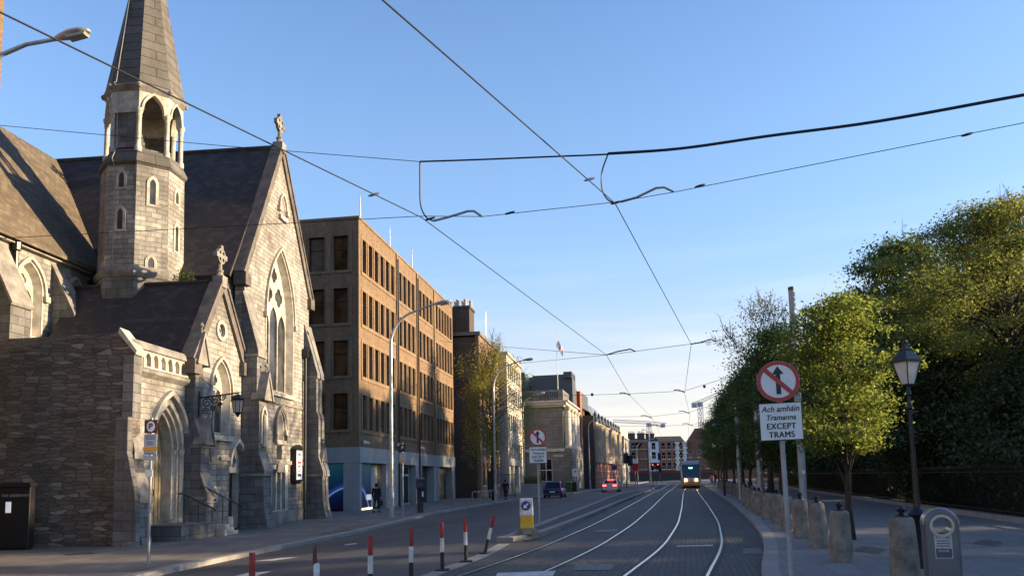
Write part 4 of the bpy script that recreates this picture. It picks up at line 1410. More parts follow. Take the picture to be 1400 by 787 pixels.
# old brick building with its chimney
h2 = thing('brick_building', 'old sooty brick building with a row of chimney pots beside the weeping tree', 'building', (-3.25, 77.0, PAV), -BA)
MB().box(-9, -0.36, 0.0, 12.0, 0, 16.2).build('side_wall', M['soot_brick'], h2)
punched(h2, FR, 0.003, 12.0, 0, 16.4, 5, (1.2, 5.0, 8.6, 12.2), 1.1, 2.3, M['orange_brick'], M['dark_window'], M['white_paint'], sill=True)
b = MB()
b.box(-9, 0.15, -0.08, 12.1, 16.4, 16.75)
b.build('parapet', M['granite'], h2)
b = MB().box(-3.2, -0.9, -0.1, 2.4, 16.75, 19.2)
b.box(-3.3, -0.8, -0.2, 2.5, 19.2, 19.45)
ch = b.build('chimney', M['soot_brick'], h2)
for k in range(6):
    MB().lathe([(0.17, 0), (0.14, .55), (0.18, .6), (0.17, .75), (0.1, .8)], 10, (-3.0 + k * .4, 0.4 + (k % 2) * .8, 19.45)).build('chimney_pot', M['terracotta'], ch)
for x, y, h in ((-0.9, 9, 3.6), (-1.2, 11, 4.5)):
    MB().lathe([(0.05, 0), (0.03, h), (0.01, h + .05)], 6, (x, y, 16.7)).build('mast', M['galv'], h2)

# pale modern building
h3 = thing('pale_building', 'pale modern block with stacked window bands between the weeping tree and the granite building', 'building', (-0.55, 89.0, PAV), -BA)
MB().box(-9, -0.36, 0.0, 12.6, 0, 16.2).build('side_wall', M['concrete'], h3)
punched(h3, FR, 0.003, 12.6, 3.4, 16.3, 7, (4.2, 7.5, 10.8, 13.6), 1.2, 1.9, M['pale_render'], M['city_glass'], M['galv'], depth=0.2)
for s in range(4):
    MB().box(-0.4, 0, 0.0 + s * 4, 0.6 + s * 4, 0, 3.4).build('pillar', M['pale_render'], h3)
MB().box(-1.5, -0.42, 0.3, 12.4, 0, 3.4).build('shopfront', M['teal_glass'], h3)
MB().box(-9, 0.2, -0.1, 12.7, 16.3, 16.6).build('parapet', M['pale_render'], h3)
b = MB()
for s in range(5):
    b.tube([(-0.5, 0.3 + s * 3, 16.6), (-0.5, 0.3 + s * 3, 17.6)], 0.03, 5)
b.tube([(-0.5, 0.3, 17.6), (-0.5, 12.3, 17.6)], 0.03, 5)
b.tube([(-6, 0.3, 17.6), (-0.5, 0.3, 17.6)], 0.03, 5)
b.build('roof_rail', M['galv'], h3)

# classical granite building
CO = Vector((6.75, 103.0))
cl = thing('granite_building', 'grey granite classical building with roof balustrade and corner columns under a flag', 'building', (CO.x, CO.y, PAV), -atan(0.2))
S0 = frS(0)
b = MB()
b.plate(rect_pts(-11, 0, 0, 11.4), [rect_pts(-3.3, -1.6, 1.3, 4.4), rect_pts(-9, -7.3, 1.3, 4.4)], -0.5, 0, S0)
b.box(-11, 0.0, 0.5, 13, 0, 11.3)
b.build('wall', M['granite'], cl)
for a in (-3.3, -9):
    f = MB()
    f.plate(rect_pts(a - .2, a + 1.9, 1.1, 4.6), [rect_pts(a + .08, a + .8, 1.4, 2.8), rect_pts(a + .9, a + 1.62, 1.4, 2.8), rect_pts(a + .08, a + .8, 2.9, 4.3), rect_pts(a + .9, a + 1.62, 2.9, 4.3)], -0.25, -0.12, S0)
    w = f.build('window', M['white_paint'], cl)
    MB().plate(rect_pts(a, a + 1.7, 1.3, 4.4), [], -0.22, -0.2, S0).build('pane', M['dark_window'], w)
b = MB()
b.box(-11, 0.12, -0.12, 12.9, 5.3, 5.7)
b.box(-11, 0.2, -0.2, 13, 11.3, 11.55)
b.box(-11, 0.6, -0.6, 13.2, 11.55, 11.9)
b.box(-11, 0.9, -0.9, 13.4, 11.9, 12.1)
b.build('cornice', M['portland'], cl)
b = MB()
b.box(-11, 0.1, -0.1, 0.3, 12.1, 12.45)
b.box(-11, 0.1, -0.1, 0.3, 13.35, 13.6)
b.box(-0.1, 0.1, 0.3, 13, 12.1, 12.45)
b.box(-0.2, 0.1, 0.3, 13, 13.35, 13.6)
for x in (-11, -8.2, -4.0, -0.55):
    b.box(x, x + 0.7, -0.15, 0.35, 12.1, 13.65)
for k in range(30):
    x = -10.1 + k * 0.32
    b.lathe([(0.08, 0), (0.12, .25), (0.06, .6), (0.09, .9)], 8, (x, 0.1, 12.45))
for k in range(30):
    b.lathe([(0.08, 0), (0.12, .25), (0.06, .6), (0.09, .9)], 6, (0.0, 0.8 + k * 0.4, 12.45))
b.build('balustrade', M['granite'], cl)
for s in (0.75, 4.2, 7.6, 11.0):
    MB().lathe([(0.62, 0), (0.62, .3), (0.5, .4), (0.47, 4.6), (0.42, 5.1), (0.5, 5.15), (0.7, 5.55), (0.7, 5.6)], 16, (0.55, s, 5.7)).build('column', M['portland'], cl, smooth=40)
b = MB()
b.box(0.0, 1.2, 0.05, 12.5, 0, 5.68)
b.build('podium', M['granite'], cl)
b = MB()
b.box(-10.5, -8.6, 4, 8, 13.0, 18.0)
b.build('roof_lightbox', M['teal_glass'], cl)
b = MB()
b.prism([(-8.6, 13), (-5.2, 13), (-6.2, 17), (-8.2, 17.4)], 6, 9, lambda x, z, y: (x, y, z))
b.box(-5.2, 0.6, 7, 11, 12.1, 16.6)
b.box(-0.6, 0.6, 6.5, 11, 16.0, 16.9)
b.build('penthouse', M['slate_blue'], cl)
b = MB()
b.lathe([(0.06, 0), (0.05, 4), (0.03, 8.0), (0.07, 8.05), (0.01, 8.2)], 8, (-0.6, 0.5, 13.6))
fp = b.build('flagpole', M['white_paint'], cl)
b = MB()
vs, fs = [], []
for i in range(9):
    for j in range(5):
        u, v = i / 8, j / 4
        vs.append((-0.55 + u * .75 + .1 * sin(v * 4), 0.5 + .18 * sin(u * 7 + v * 2), 21.0 - v * 1.1 - u * 1.9 - .1 * sin(u * 5)))
for i in range(8):
    for j in range(4):
        fs.append((i * 5 + j, i * 5 + j + 1, i * 5 + j + 6, i * 5 + j + 5))
b.add(vs, fs)
fl = b.build('flag', M['sign_white'], fp)
fl.data.materials.append(M['sign_red'])
for p in fl.data.polygons:
    if p.index % 4 == 1 or p.index // 4 == 3:
        p.material_index = 1
sg = MB().box(-1.4, 0.0, -0.05, 0.0, 4.6, 4.85).build('street_name_plate', M['sticker'], cl)
# glass and red brick infill
gi = thing('glass_fronted_building', 'red brick and glass fronted building behind the granite building', 'building', (8.9, 114.0, PAV), -atan(0.235))
b = MB()
b.box(-10, -0.6, 0, 14, 0, 12.5)
b.build('wall', M['slate_blue'], gi)
MB().box(-1.2, 0.9, 2.3, 4.4, 0, 14.8).build('brick_pier', M['red_brick'], gi)
MB().box(-2.2, 0.4, 0.0, 2.25, 2.6, 15.0).build('brick_tower', M['dim_brick'], gi)
b = MB()
b.plate(rect_pts(4.45, 9.5, 3.5, 15.3), [rect_pts(4.6 + i * 1.22, 5.72 + i * 1.22, 3.7 + j * 2.9, 6.4 + j * 2.9) for i in range(4) for j in range(4)], 0.0, 0.15, FR)
w = b.build('glazing_frame', M['pale_render'], gi)
MB().box(0.02, 0.06, 4.5, 9.4, 3.6, 15.2).build('pane', M['city_glass'], w)
MB().box(-3, 0.3, 9.55, 11, 0, 14.5).build('dark_pier', M['soot_brick'], gi)
b = MB()
b.box(-0.5, 0.2, 0.05, 2.2, 3.5, 3.7)
b.box(0.41, 0.45, 0.3, 2.0, 4.0, 6.2)
b.build('panel', M['portland'], gi)
MB().prism([(-9, 12.5), (0.8, 12.5), (0.8, 14.8), (-5, 17.6), (-9, 17.6)], 4.6, 12, lambda x, z, y: (x, y, z)).build('roof', M['slate_blue'], gi)
MB().box(-0.62, -0.1, 0.2, 9.4, 0, 3.4).build('shopfront', M['dark_window'], gi)

# colonnaded shopping arcade
A0, A1 = Vector((12.6, 121.0)), Vector((26.8, 181.0))
ad = A1 - A0
AL = ad.length
arc = thing('shopping_arcade', 'long colonnaded pale stone arcade with finials and glass dome roof along the far left', 'building', (A0.x, A0.y, PAV), -atan2(ad.x, ad.y))
MB().box(-14, -0.05, 0, AL, 0, 10.6).build('wall', M['arcade_stone'], arc)
MB().box(-14, 0.12, -0.1, AL * 0.68, 0, 4.1).build('brick_base', M['red_brick'], arc)
b = MB()
for k in range(4):
    b.box(0.1, 0.16, 0, AL * .68, 0.9 + k * 0.9, 1.02 + k * 0.9)
b.build('stone_band', M['arcade_stone'], arc)
NB = 9
for k in range(NB):
    s = 0.5 + k * (AL * 0.68 / NB)
    MB().lathe([(1.5, 4.1), (1.5, 9.6), (1.65, 9.8), (1.65, 10.1)], 16, (-0.25, s + 1.6, 0), sy=1.0).build('bay_column', M['arcade_stone'], arc, smooth=40)
    b = MB()
    b.lathe([(0.5, 10.1), (0.45, 10.6), (0.62, 10.7), (0.4, 11.1), (0.28, 11.6), (0.34, 11.7), (0.06, 12.3)], 10, (0.2, s + 1.6, 0))
    b.build('finial', M['slate_blue'], arc, smooth=40)
MB().box(-14, 0.55, -0.2, AL, 10.1, 10.45).build('cornice', M['zinc'], arc)
MB().box(-3, 0.3, -1.0, -0.12, 0, 11.4).build('dark_pier', M['soot_brick'], arc)
punched(arc, frX(0.25), AL * .7, AL, 0.2, 12.2, 6, (1.0, 4.6, 8.0), 1.5, 2.6, M['pale_render'], M['city_glass'], M['pale_render'], depth=0.25, thick=0.3)
b = MB()
def barrel(s0, s1, xc, zc, r, n=14):
    vs, fs = [], []
    m = 10
    for j in range(m + 1):
        for i in range(n + 1):
            a = pi * i / n
            vs.append((xc + r * cos(a), s0 + (s1 - s0) * j / m, zc + r * sin(a) * .8))
    for j in range(m):
        for i in range(n):
            fs.append((j * (n + 1) + i, j * (n + 1) + i + 1, (j + 1) * (n + 1) + i + 1, (j + 1) * (n + 1) + i))
    return vs, fs
b.add(*barrel(6, AL, -5.5, 10.4, 5.0))
b.lathe([(6.2, 10.4), (5.9, 12.0), (4.8, 13.9), (3.0, 15.2), (0.9, 15.8), (0.1, 16.0)], 20, (-6.5, 20, 0))
rf = b.build('glass_roof', M['zinc'], arc, smooth=50)
b = MB()
for j in range(16):
    s = 6 + (AL - 6) * j / 15
    b.tube([(-5.5 + 5.08 * cos(pi * i / 12), s, 10.4 + 5.08 * .8 * sin(pi * i / 12)) for i in range(13)], 0.09, 5)
b.build('roof_rib', M['white_paint'], arc)

# terrace closing the street
TY = 255.0
def tx(u, v=640): return at(u, v, TY).x
def tz(u, v): return at(u, v, TY).z
def terrace(name, label, u0, u1, vt, wallm, ww_col, framem, rws, roof=None, shop='sign_black', depth=12, quoin=False, gable=None, yo=0.0, parts=()):
    x0, x1 = tx(u0), tx(u1)
    top = tz((u0 + u1) / 2, vt)
    t = thing(name, label, 'house', ((x0 + x1) / 2, TY + yo, PAV))
    w = (x1 - x0) / 2
    top -= PAV
    if gable is None:
        punched(t, S0, -w, w, 0, top, ww_col, rws, 1.35, 2.3, wallm, M['dark_window'], framem, depth=0.2, margin=0.5, sill=True)
    else:
        punched(t, S0, -w, w, 0, gable, ww_col, rws, 1.35, 2.3, wallm, M['dark_window'], framem, depth=0.2, margin=0.5, sill=True)
        MB().prism([(-w, gable + .01), (w, gable + .01), (w, gable + 1.5), (w * .35, top), (-w * .2, top), (-w, gable + .4)], 0.0, 0.35, lambda x, z, y: (x, y, z)).build('gable', wallm, t)
    MB().box(-w, w, 0.36, depth, 0, top - .3 if gable is None else gable).build('rear_wall', wallm, t)
    b = MB()
    if roof:
        b.prism([(0.3, top), (depth - .3, top), (depth * .5, top + roof)], -w, w, lambda y, z, x: (x, y, z))
        b.build('roof', M['slate'], t)
    b = MB().box(-w + .15, w - .15, -0.3, -0.02, 0, 2.9)
    o = b.build('shopfront', M[shop], t)
    MB().box(-w + .1, w - .1, -0.5, -0.31, 2.4, 3.3).build('fascia', M['sign_black'] if shop != 'sign_black' else M['maroon'], o)
    if quoin:
        for sx in quoin:
            b = MB()
            for k in range(int(top / .8)):
                l = .75 if k % 2 else .45
                b.box(sx * w - l, sx * w + l, -.06, .0, k * .8, k * .8 + .72)
            b.build('quoin', M['white_paint'], t)
    return t, w, top
def chimney(t, x, z, w=1.6, h=3.0, pots=4):
    b = MB().box(x - w / 2, x + w / 2, 4, 6, z, z + h)
    b.box(x - w / 2 - .15, x + w / 2 + .15, 3.85, 6.15, z + h, z + h + .3)
    c = b.build('chimney', M['soot_brick'], t)
    p = MB()
    for k in range(pots):
        p.lathe([(.16, 0), (.13, .7), (.17, .75)], 8, (x - w / 2 + (k + .5) * w / pots, 5, z + h + .3))
    p.build('chimney_pot', M['terracotta'], c)
fl3 = (3.8, 7.3, 10.4)
t, w, top = terrace('town_house', 'white rendered end house left of the brown brick house at the street end', 845, 861.5, 602, M['white_render'], 2, M['white_paint'], fl3)
chimney(t, 1.2, top - .3, 2.2, 2.4)
t, w, top = terrace('town_house', 'brown brick house with white sash windows and three chimneys closing the street', 861.7, 887.5, 603.5, M['dim_brick'], 4, M['white_paint'], (3.9, 7.4, 10.6), 1.4)
for x in (-1.6, 1.6):
    chimney(t, x, top + .2, 2.2, 2.6)
t, w, top = terrace('town_house', 'pale blue rendered house between the brown and the red brick houses', 887.7, 901.8, 603, M['blue_render'], 1, M['white_paint'], fl3)
chimney(t, -0.2, top - .2, 2.6, 2.8)
t, w, top = terrace('town_house', 'red brick house with white quoins and white window surrounds behind the tram', 902, 937.5, 602.5, M['red_brick'], 4, M['white_paint'], (3.8, 7.2, 10.3), 1.9, quoin=(0.42, 1.0))
t, w, top = terrace('town_house', 'dark brown gabled building right of the red brick house', 937.8, 975, 585, M['dim_brick'], 3, M['white_paint'], (3.8, 7.5), gable=11.6)
bb = MB().box(tx(975.5), tx(1180), TY + 2, TY + 14, -.2, 10.5).build('end_building', M['dim_brick'])
tag(bb, 'long brick building behind the street trees at the far right of the street end', 'building')
MB().box(tx(780), tx(845) - .1, TY + 4, TY + 14, 0, 11).build('x', M['dim_brick']).name = 'brick_house'
tag(bpy.data.objects['brick_house'], 'plain brick house mostly hidden behind the arcade end', 'house')

# cranes, far behind the terrace
def lattice(b, p0, p1, w, n, r):
    p0, p1 = Vector(p0), Vector(p1)
    d = (p1 - p0).normalized()
    a = d.orthogonal().normalized()
    if abs(d.z) < .9: a = Vector((0, 0, 1))
    c = d.cross(a).normalized()
    a = c.cross(d).normalized()
    cor = [a * sx * w / 2 + c * sy * w / 2 for sx, sy in ((1, 1), (1, -1), (-1, -1), (-1, 1))]
    for q in cor:
        b.tube([p0 + q, p1 + q], r, 4)
    for i in range(n):
        s0, s1 = p0 + (p1 - p0) * i / n, p0 + (p1 - p0) * (i + 1) / n
        for k in range(4):
            b.tube([s0 + cor[k], s1 + cor[(k + 1) % 4]], r * .7, 3)
def crane(label, Y, um, vm, jib, counter, w):
    p = at(um, vm, Y)
    c = thing('tower_crane', label, 'crane', (p.x, Y, -1.0))
    o = Vector((p.x, Y, -1.0))
    b = MB()
    lattice(b, (0, 0, 0), (0, 0, p.z + 1.0), w, 16, .16)
    b.build('mast', M['crane'], c)
    j, k = at(*jib) - o, at(*counter) - o
    top = Vector((0, 0, p.z + 1))
    b = MB()
    lattice(b, top, j, w * .8, 18, .14)
    b.build('jib', M['crane'], c)
    b = MB()
    lattice(b, top, k, w * .8, 5, .14)
    m = (k + top * .25) / 1.25
    b.box(m.x - 1.3, m.x + 1.3, -.8, .8, m.z - 2.2, m.z + .3)
    b.build('counter_jib', M['crane'], c)
    MB().box(-1.2, 1.2, -1.2, 1.2, top.z - 2.6, top.z - .2).build('cab', M['crane'], c)
crane('white tower crane with its jib rising behind the trees', 420, 957, 549, (1004, 528, 425), (947, 552, 420), 2.0)
crane('white tower crane with a level jib beyond the arcade roof', 520, 887, 577.5, (838, 575, 525), (911, 580, 520), 2.2)
# ------------------------------------------------------------------ vehicles
def wheel(parent, x, y, r, w):
    b = MB(Matrix.Translation((x, y, r)) @ Matrix.Rotation(pi / 2, 4, 'Y'))
    b.lathe([(r * .6, -w / 2), (r * .92, -w / 2), (r, -w * .3), (r, w * .3), (r * .92, w / 2), (r * .6, w / 2)], 20)
    o = b.build('wheel', M['rubber'], parent, smooth=40)
    b = MB(Matrix.Translation((x, y, r)) @ Matrix.Rotation(pi / 2, 4, 'Y'))
    b.lathe([(r * .62, -w / 2 - .01), (r * .1, -w / 2 - .02), (r * .1, w / 2 + .02), (r * .62, w / 2 + .01)], 16)
    b.build('rim', M['galv'], o)

def car(name, label, loc, rz, paint, L, W, Hh, hatch, lit):
    c = thing(name, label, 'car', loc, rz)
    hw = W / 2
    b = MB()
    # body: stations from the tail (y=0, towards the camera) to the nose
    if hatch:
        st = [(0.0, .42, .30, .80, .93), (0.08, .46, .24, .86, .98), (.5, .5, .2, .92, 1.0), (1.2, .5, .2, .95, 1.0), (2.6, .5, .2, .93, 1.0), (L - 1.0, .5, .2, .88, .98), (L - .3, .48, .22, .78, .92), (L, .44, .3, .66, .8)]
    else:
        st = [(0.0, .42, .30, .88, .90), (0.12, .46, .24, .98, .95), (.9, .5, .2, 1.0, 1.0), (1.6, .5, .2, .96, 1.0), (3.2, .5, .2, .92, 1.0), (L - 1.1, .5, .2, .86, .98), (L - .3, .48, .22, .76, .92), (L, .44, .3, .64, .8)]
    vs, fs = [], []
    prof = []
    for y, _, zb, zt, k in st:
        w = hw * k
        prof.append([(-w * .9, y, zb), (-w, y, zb + .14), (-w * 1.0, y, zt - .22), (-w * .93, y, zt - .03), (-w * .8, y, zt), (w * .8, y, zt), (w * .93, y, zt - .03), (w, y, zt - .22), (w, y, zb + .14), (w * .9, y, zb)])
    n = 10
    for p in prof: vs += p
    for j in range(len(prof) - 1):
        for i in range(n):
            fs.append((j * n + i, j * n + (i + 1) % n, (j + 1) * n + (i + 1) % n, (j + 1) * n + i))
    fs += [tuple(range(n)), tuple(range((len(prof) - 1) * n, len(prof) * n))]
    b.add(vs, fs)
    b.build('body', paint, c, smooth=50)
    y0, y1, y2, y3 = ((0.18, .75, 2.35, 3.1) if hatch else (.95, 1.65, 2.75, 3.55))
    zb = .88 if hatch else .93
    b = MB()
    rw_, bw_ = hw * .70, hw * .90
    bot = [(-bw_ * .96, y0, zb), (bw_ * .96, y0, zb), (bw_, y3, zb - .02), (-bw_, y3, zb - .02)]
    top = [(-rw_, y1, Hh - .02), (rw_, y1, Hh - .02), (rw_, y2, Hh), (-rw_, y2, Hh)]
    b.hull8(bot, top)
    b.build('cabin', M['dark_window'], c)
    b = MB()
    b.hull8([(x * 1.02, y + (-.1 if y < 2 else .05), z - .06) for x, y, z in top], [(x * .95, y, z + .03) for x, y, z in top])
    for s in (-1, 1):       # pillars
        for (p, q) in ((0, 0), (3, 3)):
            B, T = Vector(bot[p]), Vector(top[p])
            B.x, T.x = s * abs(B.x), s * abs(T.x)
            b.tube([B, T], .055, 6)
        B, T = Vector((s * bw_, (y0 + y3) / 2, zb)), Vector((s * rw_, (y1 + y2) / 2, Hh))
        b.tube([B, T], .04, 6)
    b.build('roof', paint, c)
    tl = M['tail_light'] if lit else M['dull_tail']
    for s in (-1, 1):
        MB().box(s * hw * .62 - .2, s * hw * .62 + .2, -.03 if hatch else -.02, .12, .70, .86).build('tail_light', tl, c, bevel=.02)
        MB().hull8([(s * hw * 1.0, 2.55, .92), (s * (hw + .2), 2.6, .92), (s * (hw + .2), 2.75, .92), (s * hw, 2.75, .92)], [(s * hw * 1.0, 2.55, 1.06), (s * (hw + .2), 2.6, 1.06), (s * (hw + .2), 2.75, 1.06), (s * hw, 2.75, 1.06)]).build('mirror', paint, c)
    if lit:
        MB().box(-.35, .35, y1 - .25, y1 - .18, Hh - .06, Hh - .01).build('brake_light', tl, c)
    MB().box(-.26, .26, -.045, 0.0, .52, .63).build('number_plate', M['sign_white'], c)
    MB().box(-hw * .86, hw * .86, -.06, .15, .24, .46).build('bumper', M['dark_steel'] if hatch else paint, c, bevel=.03)
    for x in (-1, 1):
        for y in (.78, L - .85):
            wheel(c, x * (hw - .1), y, .31, .21)
    return c
car('parked_car', 'dark blue hatchback parked by the left kerb', (3.55, 72.0, road_z(3.9, 72.7)), -.19, M['blue_paint'], 4.1, 1.78, 1.47, True, False)
car('car', 'silver saloon car driving away with its red brake lights lit', (10.75, 87.0, road_z(11, 88)), -.22, M['silver_paint'], 4.7, 1.85, 1.44, False, True)

# tram
TYD = 94.5
tram = thing('tram', 'silver and yellow tram with lit headlights coming down the right track', 'tram', (track_r(TYD), TYD, 0), -atan(0.225))
b = MB()
TW = 1.2
sec = [(0.0, .80, .45, 1.35), (0.06, .9, .3, 1.5), (.5, 1.0, .25, 2.9), (.9, 1.0, .25, 3.15), (1.4, 1.0, .25, 3.25), (32, 1.0, .25, 3.25)]
vs, fs = [], []
for y, k, zb, zt in sec:
    w = TW * k
    vs += [(-w, y, zb), (-w, y, max(zt - .35, zb + .4)), (-w * .85, y, zt), (w * .85, y, zt), (w, y, max(zt - .35, zb + .4)), (w, y, zb)]
for j in range(len(sec) - 1):
    for i in range(6):
        fs.append((j * 6 + i, j * 6 + (i + 1) % 6, (j + 1) * 6 + (i + 1) % 6, (j + 1) * 6 + i))
fs += [tuple(range(6)), tuple(range(30, 36))]
b.add(vs, fs)
b.build('body', M['tram_silver'], tram)
b = MB()
b.hull8([(-1.0, -.02, 1.28), (1.0, -.02, 1.28), (1.0, .2, 1.28), (-1.0, .2, 1.28)], [(-1.08, .48, 2.95), (1.08, .48, 2.95), (1.08, .7, 2.95), (-1.08, .7, 2.95)])
b.build('windscreen', M['tram_glass'], tram)
MB().hull8([(-1.1, .42, 2.93), (1.1, .42, 2.93), (1.1, .9, 2.93), (-1.1, .9, 2.93)], [(-1.05, .6, 3.3), (1.05, .6, 3.3), (1.05, 1.2, 3.34), (-1.05, 1.2, 3.34)]).build('roof_fairing', M['tram_silver'], tram, bevel=.04)
MB().box(-.22, .22, .30, .40, 2.42, 2.56).build('destination_display', M['green_light'], tram)
for s in (-1, 1):
    MB(Matrix.Translation((s * .62, -.03, 1.02)) @ Matrix.Rotation(pi / 2, 4, 'X')).lathe([(.01, .06), (.12, .05), (.15, 0), (.15, -.08)], 14).build('headlight', M['headlight'], tram)
    MB().hull8([(s * 1.215, .3, .95), (s * 1.225, .3, .95), (s * 1.225, 30, .95), (s * 1.215, 30, .95)], [(s * 1.215, .6, 1.3), (s * 1.225, .6, 1.3), (s * 1.225, 30, 1.3), (s * 1.215, 30, 1.3)]).build('side_stripe', M['tram_yellow'], tram)
    MB().box(s * 1.205 - .015, s * 1.205 + .015, 1.2, 31, 1.5, 2.6).build('side_window', M['dark_window'], tram)
    MB().tube([(s * 1.15, .55, 2.75), (s * 1.42, .3, 2.7), (s * 1.42, .3, 2.25)], .045, 6).build('mirror', M['rubber'], tram)
MB().hull8([(-1.0, -.1, .32), (1.0, -.1, .32), (1.15, .3, .32), (-1.15, .3, .32)], [(-.98, -.08, .62), (.98, -.08, .62), (1.12, .3, .62), (-1.12, .3, .62)]).build('bumper', M['tram_yellow'], tram, bevel=.03)
MB().hull8([(-1.0, -.05, .66), (1.0, -.05, .66), (1.1, .2, .66), (-1.1, .2, .66)], [(-1.0, -.03, .84), (1.0, -.03, .84), (1.1, .2, .84), (-1.1, .2, .84)]).build('front_stripe', M['tram_yellow'], tram)
MB().box(-1.05, 1.05, .2, 31, .06, .3).build('skirt', M['rubber'], tram)
b = MB()
b.tube([(-.5, 9, 3.3), (-.2, 10, 4.6), (0, 9, 5.9)], .04, 5)
b.tube([(.5, 9, 3.3), (.2, 10, 4.6), (0, 9, 5.9)], .04, 5)
b.tube([(-.8, 9, 5.92), (.8, 9, 5.92)], .04, 5)
b.build('pantograph', M['dark_steel'], tram)

# ------------------------------------------------------------------ people
def skin_mesh(name, verts, edges, root, mat, parent, sub=1):
    me = bpy.data.meshes.new(name)
    me.from_pydata([v[:3] for v in verts], edges, [])
    o = bpy.data.objects.new(name, me)
    COL.objects.link(o)
    sk = o.modifiers.new('skin', 'SKIN')
    for i, d in enumerate(me.skin_vertices[0].data):
        r = verts[i][3]
        d.radius = (r if not isinstance(r, tuple) else r[0], r if not isinstance(r, tuple) else r[1])
        d.use_root = (i == root)
    ss = o.modifiers.new('sub', 'SUBSURF')
    ss.levels = ss.render_levels = sub
    dg = bpy.context.evaluated_depsgraph_get()
    m2 = bpy.data.meshes.new_from_object(o.evaluated_get(dg))
    m2.name = name
    bpy.data.objects.remove(o)
    bpy.data.meshes.remove(me)
    m2.materials.clear()
    m2.materials.append(mat)
    m2.polygons.foreach_set('use_smooth', [True] * len(m2.polygons))
    r = bpy.data.objects.new(name, m2)
    COL.objects.link(r)
    if parent: r.parent = parent
    return r

def person(label, loc, rz, stride, coat, trousers, group=None, h=1.74, long_coat=False):
    k = h / 1.74
    V, E = [], []
    def vtx(x, y, z, r):
        V.append((x * k, y * k, z * k, tuple(q * k for q in r) if isinstance(r, tuple) else r * k))
        return len(V) - 1
    def chain(i0, pts):
        for p in pts:
            j = vtx(*p)
            E.append((i0, j))
            i0 = j
        return i0
    pelvis = vtx(0, 0, .95, (.15, .105))
    sp = chain(pelvis, [(0, .01, 1.12, (.145, .10)), (0, .015, 1.30, (.165, .115)), (0, .01, 1.42, (.15, .09))])
    neck = chain(sp, [(0, .01, 1.49, .055), (0, .03, 1.54, .055)])
    chain(neck, [(0, .03, 1.60, (.075, .09)), (0, .03, 1.67, (.08, .10)), (0, .025, 1.71, (.06, .07))])
    feet = []
    for s in (-1, 1):
        f = s * stride
        hip = chain(pelvis, [(s * .09, 0, .90, .095)])
        knee = chain(hip, [(s * .10, f * .45 + .03, .50, .062)])
        ank = chain(knee, [(s * .10, f * .9 - (.05 if f < 0 else 0), .10 + (.06 if f < 0 else 0), .043)])
        chain(ank, [(s * .105, f * .9 + .12 - (.05 if f < 0 else 0), .04, .038), (s * .11, f * .9 + .18, .03, .028)])
        sh = chain(sp, [(s * .19, 0, 1.40, .068)])
        el = chain(sh, [(s * .25, -f * .25 - .03, 1.13, .048)])
        wr = chain(el, [(s * .26, -f * .5 + .05, .90, .034)])
        pm = chain(wr, [(s * .262, -f * .5 + .07, .83, .034)])
        for t in range(4):
            chain(pm, [(s * (.262), -f * .5 + .045 + t * .022, .775, .0095), (s * .257, -f * .5 + .05 + t * .022, .73 + abs(t - 1.5) * .008, .0085)])
        chain(wr, [(s * .25, -f * .5 + .11, .83, .011), (s * .245, -f * .5 + .125, .79, .009)])
    p = skin_mesh('person', V, E, 0, M['skin'], None, 1)
    tag(p, label, 'person', group)
    p.location = loc
    p.rotation_euler = (0, 0, rz)
    # coat
    V2, E2 = [], []
    V, E = V2, E2
    def vtx(x, y, z, r):
        V2.append((x * k, y * k, z * k, tuple(q * k for q in r) if isinstance(r, tuple) else r * k))
        return len(V2) - 1
    def chain(i0, pts):
        for q in pts:
            j = vtx(*q)
            E2.append((i0, j))
            i0 = j
        return i0
    base = vtx(0, 0, .74, (.225, .165))
    sp = chain(base, [(0, 0, .95, (.19, .145)), (0, .01, 1.12, (.185, .14)), (0, .015, 1.30, (.20, .15)), (0, .01, 1.43, (.17, .12)), (0, .0, 1.50, (.09, .09))])
    sp -= 1
    for s in (-1, 1):
        f = s * stride
        chain(sp, [(s * .20, 0, 1.39, .088), (s * .265, -f * .25 - .03, 1.13, .068), (s * .27, -f * .5 + .05, .90, .05)])
    skin_mesh('coat', V2, E2, 0, coat, p, 1)
    V2, E2 = [], []
    hips = vtx(0, 0, .92, (.16, .12))
    for s in (-1, 1):
        f = s * stride
        chain(hips, [(s * .095, 0, .86, .108), (s * .10, f * .45 + .03, .50, .078), (s * .10, f * .9 - (.05 if f < 0 else 0), .14 + (.06 if f < 0 else 0), .06)])
    skin_mesh('trousers', V2, E2, 0, trousers, p, 1)
    for s in (-1, 1):
        f = s * stride
        MB().hull8([(s * .105 - .05, f * .9 - .09, .0), (s * .105 + .05, f * .9 - .09, .0), (s * .105 + .05, f * .9 + .2, .0), (s * .105 - .05, f * .9 + .2, .0)],
                   [(s * .105 - .045, f * .9 - .08, .1), (s * .105 + .045, f * .9 - .08, .1), (s * .105 + .04, f * .9 + .17, .06), (s * .105 - .04, f * .9 + .17, .06)]).build('shoe', M['rubber'], p, bevel=.015)
    hm = MB()
    hm.lathe([(.06, -.05), (.095, .0), (.108, .06), (.10, .12), (.06, .165), (.01, .18)], 14, (0, .0, 1.57 * k), sy=1.08)
    hm.build('hair', M['hair'], p, smooth=60)
    return p
def pz(u, v): 
    d = cam_ray(u, v); t = (PAV - CAM_H) / d.z
    return (d.x * t, d.y * t, PAV)
pp = (-8.2, 46.2, PAV)
p1 = person('person in a dark hooded coat walking away past the blue mural', pp, -.12, .22, M['cloth_dark'], M['denim'], None, 1.72)
bag = thing('carrier_bag', 'dark bag held by the person in the dark coat', 'bag', (pp[0] + .33, pp[1] - .02, PAV + .38))
